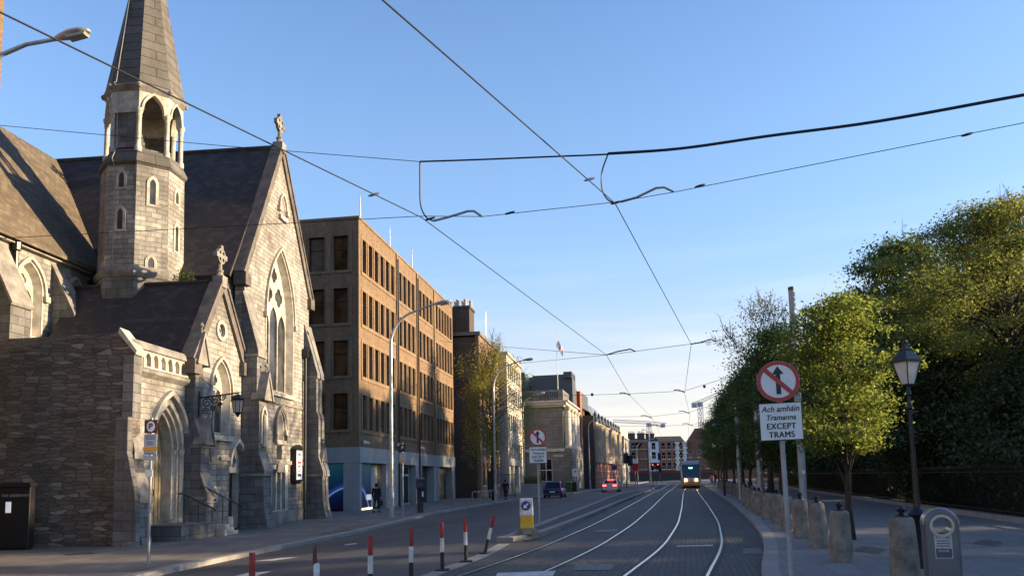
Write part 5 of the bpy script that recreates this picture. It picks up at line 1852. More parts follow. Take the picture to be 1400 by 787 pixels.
MB().hull8([(-.05, -.14, 0), (.05, -.14, 0), (.05, .14, 0), (-.05, .14, 0)], [(-.04, -.15, .32), (.04, -.15, .32), (.04, .15, .32), (-.04, .15, .32)]).build('bag_body', M['cloth_dark'], bag, bevel=.02)
MB().tube([(0, -.08, .31), (0, -.05, .40), (0, .05, .40), (0, .08, .31)], .008, 5).build('handle', M['cloth_dark'], bag)
pink = plain('pink_cloth', (0.35, 0.16, 0.16), 0.9)
person('person in a pale pink top on the pavement right of the tram', (26.6, 104, .104), 2.9, .15, pink, M['denim'], None, 1.66)
person('person in dark clothes on the pavement right of the tram', (27.8, 107, .104), 3.0, .18, M['cloth_dark'], M['cloth_dark'], None, 1.76)
person('person in dark clothes standing at the low wall by the parked blue car', (pz(693, 682)[0] - .1, 69.5, PAV), 0.4, .06, M['cloth_dark'], M['cloth_dark'], None, 1.75)

# ------------------------------------------------------------------ signs and posts
def no_straight_sign(label, x, y, z, rz, lean=0.0):
    t = thing('road_sign', label, 'road sign', (x, y, z), rz)
    t.rotation_euler = (0, lean, rz)
    MB().lathe([(.038, 0), (.038, 3.35), (.02, 3.37)], 14).build('pole', M['galv_grey'], t, smooth=40)
    zc, r = 3.05, .315
    tr = Matrix.Translation((0, -.06, zc)) @ Matrix.Rotation(pi / 2, 4, 'X')
    b = MB(tr)
    b.lathe([(r, -.012), (r, .0)], 48)
    b.build('backing_plate', M['galv_grey'], t)
    MB(tr).plate(circle_pts(0, 0, r - .005, 56), [circle_pts(0, 0, r * .81, 56)], .001, .007, lambda a, c, w: (a, c, w)).build('red_ring', M['sign_red'], t)
    MB(tr).plate(circle_pts(0, 0, r * .812, 48), [], .001, .004, lambda a, c, w: (a, c, w)).build('white_disc', M['sign_white'], t)
    MB(tr).plate([(-.034, -.20), (.034, -.20), (.034, .11), (.085, .11), (0, .235), (-.085, .11), (-.034, .11)], [], .005, .0075, lambda a, c, w: (a, c, w)).build('arrow', M['sign_black'], t)
    l, w_ = r * .83, .034
    q = [(-l, l - 0), (l, -l)]
    c45 = sqrt(.5)
    MB(tr).plate([((-l) * c45 - w_ * c45, l * c45 - w_ * c45), (l * c45 - w_ * c45, -l * c45 - w_ * c45), (l * c45 + w_ * c45, -l * c45 + w_ * c45), (-l * c45 + w_ * c45, l * c45 + w_ * c45)], [], .008, .0105, lambda a, c, w: (a, c, w)).build('slash', M['sign_red'], t)
    pl = MB().box(-.315, .315, -.072, -.058, 2.14, 2.72).build('text_plate', M['sign_black'], t)
    MB().plate(rect_pts(-.302, .302, 2.153, 2.707), [], .0725, .075, lambda a, c, w: (a, -w, c)).build('plate_face', M['sign_white'], pl)
    for txt, s, zz, sh, bo in (('Ach amháin', .125, 2.62, .25, .0022), ('Tramanna', .115, 2.49, .25, .0022), ('EXCEPT', .128, 2.355, 0, .0022), ('TRAMS', .128, 2.225, 0, .0022)):
        lettering(txt, s, M['sign_black'], pl, FACE(0, -.0775, zz), bold=bo, shear=sh, sx=.93 if sh else .86, space=1.0 if sh else 1.13, copies=0 if sh else 2)
    for zz in (2.6, 2.3, 3.2, 2.9):
        MB().box(-.06, .06, -.058, .045, zz - .02, zz + .02).build('clamp', M['galv_grey'], t)
    return t
no_straight_sign('near no straight ahead sign reading EXCEPT TRAMS before the right hand trees', 4.15, 11.8, 0.0, -.28, -.012)
no_straight_sign('farther no straight ahead sign on the traffic island behind the keep left bollard', 0.82, 25.6, .13, 0.05, 0.0).scale = (.94, .94, .94)

ps = thing('parking_sign', 'maroon and white parking sign on a grey pole in front of the church door', 'parking sign', (-8.65, 18.4, PAV), .05)
MB().lathe([(.032, 0), (.032, 3.45), (.02, 3.46)], 12).build('pole', M['galv_grey'], ps, smooth=40)
MB().box(-.15, .15, -.055, -.04, 3.08, 3.40).build('parking_plate', M['maroon'], ps)
tr = Matrix.Translation((0, -.056, 3.24)) @ Matrix.Rotation(pi / 2, 4, 'X')
dsc = MB(tr).plate(circle_pts(0, 0, .115, 28), [], 0.0, .002, lambda a, c, w: (a * .85, c * 1.1, w)).build('white_disc', M['sign_white'], ps)
lettering('P', .19, M['sign_black'], ps, FACE(0, -.0605, 3.24), bold=.005)
pl = MB().box(-.15, .15, -.055, -.04, 2.56, 3.06).build('hours_plate', M['sticker'], ps)
MB().box(-.165, .165, -.06, -.0555, 2.66, 2.755).build('orange_strip', M['orange'], ps)
for z, w in ((3.0, .2), (2.95, .22), (2.87, .12), (2.82, .14), (2.60, .18)):
    MB().box(-w / 2, w / 2, -.0575, -.0553, z - .008, z + .008).build('printed_line', M['poster_blue'], pl)
MB().box(-.16, .16, -.055, -.04, 2.43, 2.545).build('lower_plate', M['sticker'], ps)
MB().box(-.10, .06, -.05, -.034, 2.05, 2.22).build('sticker', M['sign_white'], ps)

p2 = thing('parking_sign', 'small black and grey parking sign on a thin pole beside the tall curved lamp post', 'parking sign', (-5.68, 39.6, PAV), .0)
MB().lathe([(.035, 0), (.035, 3.75)], 10).build('pole', M['galv_grey'], p2, smooth=40)
MB().box(-.16, .16, -.055, -.04, 3.3, 3.7).build('plate', M['sign_black'], p2)
lettering('P', .2, M['sign_white'], p2, FACE(0, -.058, 3.52), bold=.005)
MB().box(-.16, .16, -.055, -.04, 2.75, 3.25).build('hours_plate', M['sticker'], p2)
MB().box(-.165, .165, -.06, -.056, 2.8, 2.9).build('orange_strip', M['orange'], p2)

p3 = thing('road_sign', 'small white sign on a pole beyond the blue hatchback', 'road sign', (at(787, 668, 99).x, 99, PAV))
MB().lathe([(.04, 0), (.04, 2.9)], 8).build('pole', M['galv_grey'], p3)
MB().box(-.35, .35, -.06, -.04, 1.95, 2.9).build('plate', M['sign_white'], p3)
lettering('P', .5, M['sign_blue'], p3, FACE(0, -.063, 2.5), bold=.02)

# parking meter
pm = thing('parking_meter', 'black pay and display parking meter at the left kerb', 'parking meter', (-5.4, 44.6, PAV), .1)
MB().lathe([(.2, 0), (.17, .1), (.17, 1.3), (.2, 1.4)], 14, sx=1.05, sy=.8).build('pedestal', M['sign_black'], pm, smooth=40)
MB().hull8([(-.22, -.17, 1.38), (.22, -.17, 1.38), (.22, .17, 1.38), (-.22, .17, 1.38)], [(-.24, -.12, 1.85), (.24, -.12, 1.85), (.24, .17, 1.85), (-.24, .17, 1.85)]).build('head', M['sign_black'], pm, bevel=.03)
MB().hull8([(-.26, -.2, 1.86), (.26, -.2, 1.86), (.26, .22, 1.9), (-.26, .22, 1.9)], [(-.22, -.16, 1.93), (.22, -.16, 1.93), (.22, .2, 2.0), (-.22, .2, 2.0)]).build('solar_panel', M['dark_steel'], pm)
MB().box(-.1, .08, -.185, -.155, 1.5, 1.68).build('display', M['poster_blue'], pm)
MB().box(.1, .18, -.16, -.135, .9, 1.2).build('notice', M['sign_white'], pm)

# bicycle racks
br = None
for i, u in enumerate((651, 659, 666.5, 673)):
    y = 61.5 + i * 1.9
    x = at(u, 680, y).x
    if br is None:
        br = thing('bicycle_rack', '', 'bicycle rack', (x, y, PAV), .5)
        MB().tube([(-.35, 0, 0), (-.35, 0, .7), (-.28, 0, .82), (-.18, 0, .86), (.18, 0, .86), (.28, 0, .82), (.35, 0, .7), (.35, 0, 0)], .035, 8).build('hoop', M['galv'], br, smooth=50)
        MB().lathe([(.09, 0), (.09, .02)], 10, (-.35, 0, 0)).lathe([(.09, 0), (.09, .02)], 10, (.35, 0, 0)).build('foot_plate', M['galv'], br)
        o = br
    else:
        o = dup(br, (x, y, PAV), .5)
    o['label'] = ('leftmost steel bicycle hoop before the weeping tree', 'second steel bicycle hoop from the left before the weeping tree', 'third steel bicycle hoop from the left before the weeping tree', 'rightmost steel bicycle hoop next to the lamp post')[i]
    o['group'] = 'steel bicycle hoops'

# delineator posts
def delineator(label, x, y, lean=(0, 0), broken=False):
    t = thing('delineator_post', label, 'traffic post', (x, y, 0.008), 0, 'red white and black posts beside the tram track')
    t.rotation_euler = (lean[0], lean[1], 0)
    MB().box(-.13, .13, -.13, .13, 0, .025).build('foot_plate', M['rubber'], t, bevel=.008)
    MB().lathe([(.036, .02), (.036, .33)], 14).build('black_sleeve', M['rubber'], t, smooth=40)
    if broken:
        MB().lathe([(.038, .33), (.038, .62), (.03, .635)], 14).build('white_sleeve', M['white_paint'], t, smooth=40)
        MB().tube([(-.02, 0, .62), (-.025, 0, .8), (-.01, 0, .88)], [.03, .022, .006], 7).build('torn_top', M['maroon'], t)
    else:
        MB().lathe([(.038, .33), (.038, .585)], 14).build('white_sleeve', M['white_paint'], t, smooth=40)
        MB().lathe([(.036, .585), (.036, .86), (.033, .87), (.03, .868)], 14).build('red_sleeve', M['red_paint'], t, smooth=40)
for lab, x, y, le, br_ in (('nearest red topped traffic post, cut by the bottom edge of the photo', -3.0, 8.9, (0, 0), False),
                      ('broken traffic post with a torn thin top above its white sleeve', -2.52, 9.9, (0, .0), True),
                      ('red topped traffic post right of the broken one', -2.1, 11.3, (0, 0), False),
                      ('red topped traffic post fourth from the left', -1.7, 12.7, (0, .01), False),
                      ('red topped traffic post fifth from the left', -1.35, 14.4, (0, 0), False),
                      ('red topped upright traffic post next to the leaning one', -1.0, 15.8, (0, -.01), False),
                      ('red topped traffic post leaning over to the right', -.68, 17.4, (.05, .26), False)):
    delineator(lab, x, y, le, br_)

# keep left bollard
kb = thing('keep_left_bollard', 'white and yellow keep left bollard at the tip of the traffic island', 'bollard', (0.33, 21.3, .13), 0.05)
MB().hull8([(-.33, -.16, 0), (.33, -.16, 0), (.33, .16, 0), (-.33, .16, 0)], [(-.24, -.13, .16), (.24, -.13, .16), (.24, .13, .16), (-.24, .13, .16)]).build('plinth', M['bollard_stone'], kb, bevel=.02)
MB().hull8([(-.18, -.1, .16), (.18, -.1, .16), (.18, .1, .16), (-.18, .1, .16)], [(-.17, -.09, .52), (.17, -.09, .52), (.17, .09, .52), (-.17, .09, .52)]).build('yellow_panel', M['sign_yellow'], kb, bevel=.02)
MB().hull8([(-.185, -.105, .5), (.185, -.105, .5), (.185, .105, .5), (-.185, .105, .5)], [(-.175, -.095, .98), (.175, -.095, .98), (.175, .095, .98), (-.175, .095, .98)]).build('white_panel', M['white_paint'], kb, bevel=.025)
tr = Matrix.Translation((-.02, -.107, .78)) @ Matrix.Rotation(pi / 2, 4, 'X')
d = MB(tr).plate(circle_pts(0, 0, .13, 32), [], 0, .004, lambda a, c, w: (a, c, w)).build('blue_disc', M['sign_blue'], kb)
a45 = Matrix.Rotation(radians(135), 4, 'Z')
MB(tr @ a45).plate([(-.02, -.09), (.02, -.09), (.02, .01), (.065, .01), (0, .095), (-.065, .01), (-.02, .01)], [], .0045, .006, lambda a, c, w: (a, c, w)).build('arrow', M['sign_white'], kb)
MB().plate(circle_pts(0, .5, .17, 24)[12:] , [], .101, .106, lambda a, c, w: (a, -w, c)).build('yellow_mark', M['orange'], kb)

# ------------------------------------------------------------------ lamps
def cobra_head(parent, p, d, k=1.0, mat='galv'):
    """lamp head: starts at p, points along horizontal direction d"""
    a = atan2(d.y, d.x)
    T = Matrix.Translation(p) @ Matrix.Rotation(a, 4, 'Z') @ Matrix.Rotation(-radians(8), 4, 'Y') @ Matrix.Scale(k, 4)
    b = MB(T)
    secs = [(0, .05, .05, -.04), (.12, .09, .08, -.06), (.35, .15, .11, -.07), (.6, .15, .10, -.06), (.75, .09, .06, -.04), (.78, .05, .04, -.03)]
    vs, fs = [], []
    n = 10
    for x, w, h, lo in secs:
        for i in range(n):
            t = 2 * pi * i / n
            vs.append((x, w * cos(t), (h if sin(t) > 0 else -lo) * sin(t)))
    for j in range(len(secs) - 1):
        for i in range(n):
            fs.append((j * n + i, j * n + (i + 1) % n, (j + 1) * n + (i + 1) % n, (j + 1) * n + i))
    fs += [tuple(range(n)), tuple(range((len(secs) - 1) * n, len(secs) * n))]
    b.add(vs, fs)
    o = b.build('lamp_head', M[mat], parent, smooth=50)
    MB(T).hull8([(.3, -.1, -.10), (.68, -.09, -.09), (.68, .09, -.09), (.3, .1, -.10)], [(.25, -.12, -.04), (.72, -.10, -.04), (.72, .10, -.04), (.25, .12, -.04)]).build('lens', M['lens'], o)
    return o

def street_lamp(label, x, y, z, ht, reach, d, r0=.11, mat='galv', k=1.15, rise=1.5):
    t = thing('street_lamp', label, 'street lamp', (x, y, z))
    d = Vector((d[0], d[1], 0)).normalized()
    pts = [(0, 0, 1.4), (0, 0, ht - rise - .3)]
    for i in range(9):
        a = (pi / 2) * i / 8 * .86
        pts.append(tuple(d * (reach * .62 * (1 - cos(a))) + Vector((0, 0, ht - rise - .3 + (rise) * sin(a)))))
    last = Vector(pts[-1])
    tip = d * (reach - .4) + Vector((0, 0, ht))
    pts += [tuple(last * .5 + tip * .5 + Vector((0, 0, .03))), tuple(tip)]
    MB().lathe([(r0 * 1.5, 0), (r0 * 1.4, 1.3), (r0 * 1.05, 1.42)], 14).build('base', M[mat], t, smooth=40)
    n = len(pts)
    MB().tube(pts, [r0 * (1 - .55 * i / n) for i in range(n)], 10).build('pole', M[mat], t, smooth=50)
    cobra_head(t, tip, d, k, mat)
    MB().box(-.05, .05, -r0 * 1.5 - .008, -r0 * 1.4, .5, .95).build('hatch', M['galv_grey'], t)
    return t
l1 = at(598, 414, 39.5)
street_lamp('tall curved arm street lamp in front of the brown brick offices', -6.3, 39.9, PAV, l1.z - PAV, l1.x + 6.3 + .2, (1, -.05), .095, rise=1.8)
l2 = at(716, 491, 62)
street_lamp('tall curved arm street lamp beside the weeping tree', -1.5, 62.5, PAV, l2.z - PAV, l2.x + 1.5 + .35, (1, 0), .09, rise=2.0)
l3 = at(731, 538, 84)
street_lamp('curved arm street lamp in front of the granite building', 1.15, 84, PAV, l3.z - PAV, 2.0, (1, .1), .09, rise=1.5)
x = at(807, 668, 116).x
street_lamp('pale straight street lamp at the near end of the arcade', x, 116, PAV, 10.6, 1.5, (1, .2), .09, rise=1.2)
x = at(872, 655, 160).x
street_lamp('distant curved arm street lamp before the brown brick house', x, 160, .1, 9.0, 3.2, (1, 0), .09, rise=1.6)
x = at(890, 655, 175).x
street_lamp('distant tall white lamp pole in front of the pale blue house', x, 175, 0, 12.0, 1.2, (-1, 0), .1, rise=1.0)
# the lamp whose pole stands outside the left edge
hd = at(128, 46, 13.0)
pb = at(-34, 80, 13.0)
lt = thing('street_lamp', 'street lamp reaching in from the top left corner, its pole outside the photo', 'street lamp', (pb.x, 13.0, PAV))
el = at(0, 76, 13.0) - Vector((pb.x, 13.0, PAV))
e2 = at(36, 61, 13.0) - Vector((pb.x, 13.0, PAV))
e3 = at(78, 53.5, 13.0) - Vector((pb.x, 13.0, PAV))
MB().tube([(0, 0, 0), (0, 0, 6.0), (0, 0, el.z - .8), (el.x * .35, 0, el.z - .3), tuple(el), tuple(e2), tuple(e3)], [.12, .09, .06, .05, .042, .036, .034], 12).build('pole', M['galv'], lt, smooth=50)
cobra_head(lt, e3 + Vector((-.02, 0, .01)), Vector((1, -.1, 0)), .83)

# Victorian lamp post
vl = thing('lamp_post', 'black Victorian lamp post with a glazed lantern behind the steel bin', 'street lamp', (6.45, 12.45, .10), .35)
vl.scale = (.8, .8, .915)
MB().lathe([(.15, 0), (.15, .12), (.11, .16), (.10, .75), (.13, .8), (.22, .92), (.18, .97), (.075, 1.05), (.06, 1.15), (.052, 1.3), (.038, 2.5), (.036, 2.75), (.06, 2.78), (.056, 2.84), (.034, 2.88), (.032, 3.0), (.055, 3.02), (.05, 3.08), (.028, 3.12), (.028, 3.2)], 16).build('post', M['iron'], vl, smooth=35)
b = MB()
bq, tq, z0, z1 = .085, .185, 3.2, 3.62
for sx, sy in ((-1, -1), (1, -1), (1, 1), (-1, 1)):
    b.tube([(sx * bq, sy * bq, z0), (sx * tq, sy * tq, z1)], .012, 6)
for (r, z) in ((bq, z0), (tq, z1)):
    q = [(-r, -r, z), (r, -r, z), (r, r, z), (-r, r, z), (-r, -r, z)]
    b.tube(q, .016, 6)
lan = b.build('lantern', M['iron'], vl)
MB().hull8([(-bq * .95, -bq * .95, z0), (bq * .95, -bq * .95, z0), (bq * .95, bq * .95, z0), (-bq * .95, bq * .95, z0)], [(-tq * .96, -tq * .96, z1), (tq * .96, -tq * .96, z1), (tq * .96, tq * .96, z1), (-tq * .96, tq * .96, z1)]).build('glass', M['frosted'], lan)
MB().lathe([(.29, 3.60), (.29, 3.64), (.19, 3.74), (.12, 3.80), (.12, 3.84), (.075, 3.88), (.07, 3.93), (.02, 3.96), (.02, 4.0)], 4, rot=pi / 4).lathe([(.05, 3.9), (.06, 3.95), (.02, 4.0)], 8).build('lantern_roof', M['iron'], lan)
MB().tube([(-.22, 0, 2.72), (.22, 0, 2.72)], .012, 6).build('ladder_bar', M['iron'], vl)

# wall lantern by the church door
wlx = Matrix.Translation((-11.05, 36.2, PAV)) @ Matrix.Rotation(-atan(.09), 4, 'Z')
p = wlx @ Vector((.1, -7.75, 4.95))
wl_ = thing('wall_lantern', 'black wrought iron wall lantern on a scrolled bracket beside the church door', 'lantern', p, -atan(.09))
b = MB()
b.box(0.0, .05, -.06, .06, -.6, .35)
b.tube([(0, 0, .1), (1.55, 0, .25)], .03, 6)
b.tube([(0, 0, .9), (.9, 0, .22)], .012, 5)
for cx, cz, r in ((.3, -.1, .2), (.62, .0, .18), (.25, -.4, .14), (.92, .08, .13), (.55, -.3, .12), (.8, -.18, .1)):
    b.tube([(cx + r * (1 - i / 22) * cos(i * .55), 0, cz + r * (1 - i / 22) * sin(i * .55)) for i in range(20)], .024, 5)
b.build('bracket', M['iron'], wl_)
b = MB()
b.lathe([(.03, .2), (.22, .12), (.25, .02), (.2, 0), (.24, -.02), (.24, -.05)], 8, (1.5, 0, 0))
b.lathe([(.16, -.48), (.08, -.55), (.02, -.66)], 8, (1.5, 0, 0))
for k in range(8):
    a = k * pi / 4
    b.tube([(1.5 + .23 * cos(a), .23 * sin(a), -.04), (1.5 + .16 * cos(a), .16 * sin(a), -.48)], .012, 5)
ln = b.build('lantern', M['iron'], wl_)
MB().lathe([(.215, -.05), (.15, -.48)], 8, (1.5, 0, 0)).build('glass', M['lens'], ln)

# notice case, handrails on the church steps
q = wlx @ Vector((0.06, 2.0, 2.0))
nb = thing('notice_case', 'narrow black notice case with a white poster on the church wall', 'notice board', q, -atan(.09))
b = MB()
b.box(0, .22, -.45, .45, -.1, 1.5)
b.prism([(-.5, 1.5), (.5, 1.5), (.3, 1.62), (0, 1.72), (-.3, 1.62)], 0, .26, lambda s, z, x: (x, s, z))
b.box(.02, .18, -.35, .35, -.2, -.1)
b.build('case', M['iron'], nb)
MB().box(.221, .228, -.36, .36, 0.0, 1.42).build('poster', M['poster_white'], nb)
MB().box(.03, .2, -.4515, -.4512, 0, 1.0).build('poster_side', M['iron'], nb)
MX = Matrix.Translation((.2295, 0, 0)) @ Matrix.Rotation(pi / 2, 4, 'Z') @ Matrix.Rotation(pi / 2, 4, 'X')
for (z, h, w, m) in ((1.18, .10, .4, 'poster_blue'), (1.05, .05, .5, 'sticker_grey'), (.78, .12, .5, 'poster_red'), (.62, .08, .36, 'poster_red'), (.4, .05, .3, 'poster_blue'), (.15, .14, .5, 'sticker_grey')):
    MB().box(.2285, .231, -w / 2, w / 2, z, z + h).build('print', M[m], nb)
def handrail(label, s, x0, x1, z0, z1, bend):
    t = thing('handrail', label, 'handrail', wlx @ Vector((0, 0, 0)), -atan(.09))
    pts = [(x0, s[0] - .25, z0), (x0, s[0], z0), (x1, s[1], z1), (x1, s[1] + .12, z1 - .08)]
    MB().tube(pts, .03, 8).build('rail', M['iron'], t, smooth=50)
    for f in (0.05, .5, .95):
        x, y, z = x0 + (x1 - x0) * f, s[0] + (s[1] - s[0]) * f, z0 + (z1 - z0) * f
        MB().tube([(x, y, bend * (1 - f * .8)), (x, y, z)], .016, 6).build('post', M['iron'], t)
handrail('nearer black handrail on the church landing', (-9.6, -8.3), .55, 1.0, 1.55, .98, .5)
handrail('farther black handrail beside the church steps', (-8.05, -6.9), .55, 1.35, 1.75, 1.05, .4)

# ------------------------------------------------------------------ right pavement furniture
bl = None
BP = [(5.40, 10.86), (5.66, 13.56), (6.29, 16.1), (6.80, 18.51), (7.35, 21.0), (8.01, 23.67), (8.60, 26.41), (9.3, 29.4), (9.83, 31.6), (10.43, 34.3), (11.2, 37.4)]
y = 40.2
while y < 84:
    BP.append((kerb_right(y) + 1.0, y))
    y += 2.9
ORD = ['nearest', 'second', 'third', 'fourth', 'fifth', 'sixth', 'seventh', 'eighth', 'ninth', 'tenth', 'eleventh', 'twelfth', 'thirteenth', 'fourteenth', 'fifteenth', 'sixteenth', 'seventeenth', 'eighteenth', 'nineteenth', 'twentieth', 'twenty first', 'twenty second', 'twenty third', 'twenty fourth', 'twenty fifth', 'twenty sixth', 'twenty seventh', 'twenty eighth']
rnd = random.Random(3)
for i, (x, y) in enumerate(BP):
    if bl is None:
        bl = thing('stone_bollard', '', 'bollard', (x, y, .10), 0.2)
        b = MB()
        pr = [(.195, -.02), (.193, .2), (.182, .5), (.17, .78), (.16, .86), (.135, .895), (.03, .90)]
        vs, fs = [], []
        n = 12
        rr = random.Random(5)
        for r, z in pr:
            for k in range(n):
                a = 2 * pi * k / n
                q = r * (1 + .05 * (abs(cos(2 * a)) - .5)) * (1 + rr.uniform(-.02, .02))
                vs.append((q * cos(a), q * sin(a), z + rr.uniform(-.008, .008) * (0 < z < .9)))
        for j in range(len(pr) - 1):
            for k in range(n):
                fs.append((j * n + k, j * n + (k + 1) % n, (j + 1) * n + (k + 1) % n, (j + 1) * n + k))
        fs.append(tuple(range((len(pr) - 1) * n, len(pr) * n)))
        b.add(vs, fs)
        b.build('stone', M['bollard_stone'], bl, smooth=40)
        MB().lathe([(.10, .88), (.09, .92), (.05, .94), (.035, .97), (.06, .985), (.065, 1.01), (.04, 1.04), (.012, 1.06)], 12).build('knob', M['iron'], bl, smooth=40)
        o = bl
    else:
        o = dup(bl, (x, y, .10), rnd.uniform(0, 6.2), None, None, (rnd.uniform(.94, 1.04),) * 2 + (rnd.uniform(.93, 1.04),))
        o.rotation_euler.x, o.rotation_euler.y = rnd.uniform(-.035, .035), rnd.uniform(-.035, .035)
    o['label'] = ('nearest stone bollard with an iron knob, left of the steel bin' if i == 0 else
                  'second nearest stone bollard, the one standing nearest the thin street tree' if i == 1 else
                  ORD[i] + ' stone bollard from the camera in the row along the right kerb')
    o['group'] = 'stone bollards along the right kerb'

# litter bin
lb = thing('litter_bin', 'grey steel litter bin with a round hole through its rounded top', 'litter bin', (5.24, 9.62, .10), -.34)
def stadium(hw, h, z0=0.0, n=16):
    return [(-hw, z0), (hw, z0)] + [(hw * cos(pi * i / n), h - hw + hw * sin(pi * i / n)) for i in range(n + 1)]
FY = lambda a, z, w: (a, -w, z)
HB = 1.08
b = MB()
hole = circle_pts(0, HB - .21, .11, 28)
for w0_, w1_ in ((.183, .19), (-.15, -.143)):
    b.plate(stadium(.150, HB - .045, .045), [hole], w0_, w1_, FY)
vs = []
loft = [(.187, .045), (.180, .022), (.160, .007), (.130, 0), (-.09, 0), (-.12, .007), (-.140, .022), (-.147, .045)]
for w, ins in loft:
    vs += [(x, z, w) for x, z in stadium(.195 - ins, HB - ins, .03 + min(.015, ins))]
m = len(stadium(.195, HB))
b.add(vs, [(j_ * m + k, j_ * m + (k + 1) % m, (j_ + 1) * m + (k + 1) % m, (j_ + 1) * m + k) for j_ in range(len(loft) - 1) for k in range(m)], FY)
b.build('body', M['bin_steel'], lb, smooth=35)
for w0_, w1_ in ((.185, .197), (-.157, -.145)):
    MB().plate(circle_pts(0, HB - .21, .135, 32), [circle_pts(0, HB - .21, .108, 32)], w0_, w1_, FY).build('rim', M['bin_bright'], lb, smooth=40)
b = MB()
ring = stadium(.200, HB + .005, HB - .32)[2:]
b.plate(ring + [(x * .95, z - .010) for x, z in ring[::-1]], [], -.10, .14, FY)
b.build('top_band', M['bin_bright'], lb)
b = MB(Matrix.Translation((0, -.02, HB - .21)) @ Matrix.Rotation(pi / 2, 4, 'X'))
n = 28
b.add([(r * cos(2 * pi * k / n), r * sin(2 * pi * k / n), z) for r, z in ((.110, -.17), (.110, .17), (.1035, .17), (.1035, -.17)) for k in range(n)],
      [(j * n + k, j * n + (k + 1) % n, ((j + 1) % 4) * n + (k + 1) % n, ((j + 1) % 4) * n + k) for j in range(4) for k in range(n)])
b.build('hole_liner', M['bin_bright'], lb, smooth=40)
MB().box(-.17, .17, -.16, .13, 0, .03).build('base', M['rubber'], lb)
st = MB().plate(rect_pts(-.095, .095, .48, .76), [], .1915, .1935, FY).build('sticker', M['sticker'], lb)
lettering('LITTER', .05, M['sticker_grey'], st, FACE(0, -.1945, .735), bold=.001)
MB().plate(rect_pts(-.085, .085, .49, .60), [], .1936, .1945, FY).build('print', M['sticker_grey'], st)
lettering('PLEASE', .035, M['sticker'], st, FACE(0, -.1955, .57), bold=.001)
for z in (.69, .66, .63):
    MB().box(-.07, .07, -.1945, -.1937, z - .006, z + .006).build('print', M['sticker_grey'], st)

# tram poles on the right
def tram_pole(label, x, y, h, r=.13, mat='galv'):
    t = thing('tram_pole', label, 'pole', (x, y, .10))
    MB().lathe([(r * 1.05, 0), (r, .1), (r, h * .3), (r * .86, h), (r * .3, h + .03)], 18).build('shaft', M[mat], t, smooth=40)
    MB().lathe([(r * .9, h - .06), (r * .92, h + .06), (r * .2, h + .09)], 18).build('cap', M['dark_steel'], t, smooth=40)
    MB().box(-.05, .05, -r - .012, -r + .02, 1.5, 1.62).build('number_tag', M['sign_white'], t)
    return t
TP = at(1075, 395, 26.4)
tram_pole('tall grey tram pole right of the near road sign', 9.85, 26.4, TP.z - .1, .125, 'galv_grey')
tram_pole('grey tram pole partly hidden by leaves, second from the tall one', at(1041, 690, 38.6).x, 38.6, 6.6, .14)
tram_pole('grey tram pole partly hidden by leaves, third from the tall one', at(1013, 682, 48.0).x, 48.0, 6.6, .14)
tram_pole('tram pole outside the right edge of the photo', 8.6, 9.2, 9.0, .15)
tram_pole('tram pole outside the left edge of the photo', -14.0, 12.7, 9.0, .15)
cp = thing('camera_pole', 'slim dark pole with a side camera and a box along the right kerb', 'pole', (at(991, 677, 55).x, 55, .10))
hcp = at(985, 576, 55).z
MB().lathe([(.09, 0), (.06, hcp)], 10).build('shaft', M['dark_steel'], cp, smooth=40)
MB().tube([(0, 0, hcp - .25), (-.45, 0, hcp - .3)], .03, 6).lathe([(.12, 0), (.14, .1), (.02, .22)], 8, (-.5, 0, hcp - .42)).build('camera', M['galv'], cp)
MB().box(-.17, .05, -.12, .1, hcp - 1.9, hcp - 1.5).build('box', M['galv'], cp)

# far signals and signs
def traffic_light(label, u, v, y, hgt, heads, z=.1, lit=False, side=1):
    t = thing('traffic_light', label, 'traffic light', (at(u, v, y).x, y, z))
    MB().lathe([(.07, 0), (.06, hgt)], 8).build('pole', M['dark_steel'], t)
    for (dx, zz) in heads:
        o = MB().box(dx - .19, dx + .19, -.25, -.05, zz - .5, zz + .5).build('signal_head', M['rubber'], t, bevel=.03)
        MB().plate(rect_pts(dx - .34, dx + .34, zz - .7, zz + .7), [], .03, .05, lambda a, c, w: (a, -w, c)).build('backing_board', M['sign_black'], o)
        for k in range(3):
            MB(Matrix.Translation((dx, -.25, zz + .32 - k * .32)) @ Matrix.Rotation(pi / 2, 4, 'X')).lathe([(.12, 0), (.11, .02), (.01, .03)], 10).build('lens', M['red_signal'] if (lit and k == 0) else M['dark_window'], o)
    return t
traffic_light('dark traffic light on the island beyond the silver car', 857, 664, 103, 4.6, [(0, 3.9), (.55, 3.6)], .13)
traffic_light('traffic light showing red in front of the pale blue house', 893, 660, 150, 4.0, [(0, 3.3)], .1, True)
traffic_light('traffic light beside the one showing red', 898, 660, 152, 4.0, [(.3, 3.4)], .1, True)
traffic_light('tall traffic light pole before the red brick house', 905, 658, 156, 6.2, [(-.3, 5.4), (-.3, 3.0)], .1)
rs = thing('road_sign', 'small red and white sign on a pole at the crossing', 'road sign', (at(869, 662, 110).x, 110, .1))
MB().lathe([(.05, 0), (.05, 4.0)], 8).build('pole', M['galv_grey'], rs)
MB().box(-.42, .42, -.08, -.05, 2.3, 3.3).build('plate', M['sign_red'], rs)
MB().box(-.3, .3, -.08, -.05, 3.35, 3.9).build('upper_plate', M['sign_white'], rs)
bs = thing('road_sign', 'round blue sign on a pole before the arcade', 'road sign', (at(841, 664, 112).x, 112, PAV))
MB().lathe([(.045, 0), (.045, 3.4)], 8).build('pole', M['galv_grey'], bs)
MB(Matrix.Translation((0, -.06, 3.1)) @ Matrix.Rotation(pi / 2, 4, 'X')).lathe([(.38, 0), (.38, .02)], 20).build('disc', M['sign_blue'], bs)

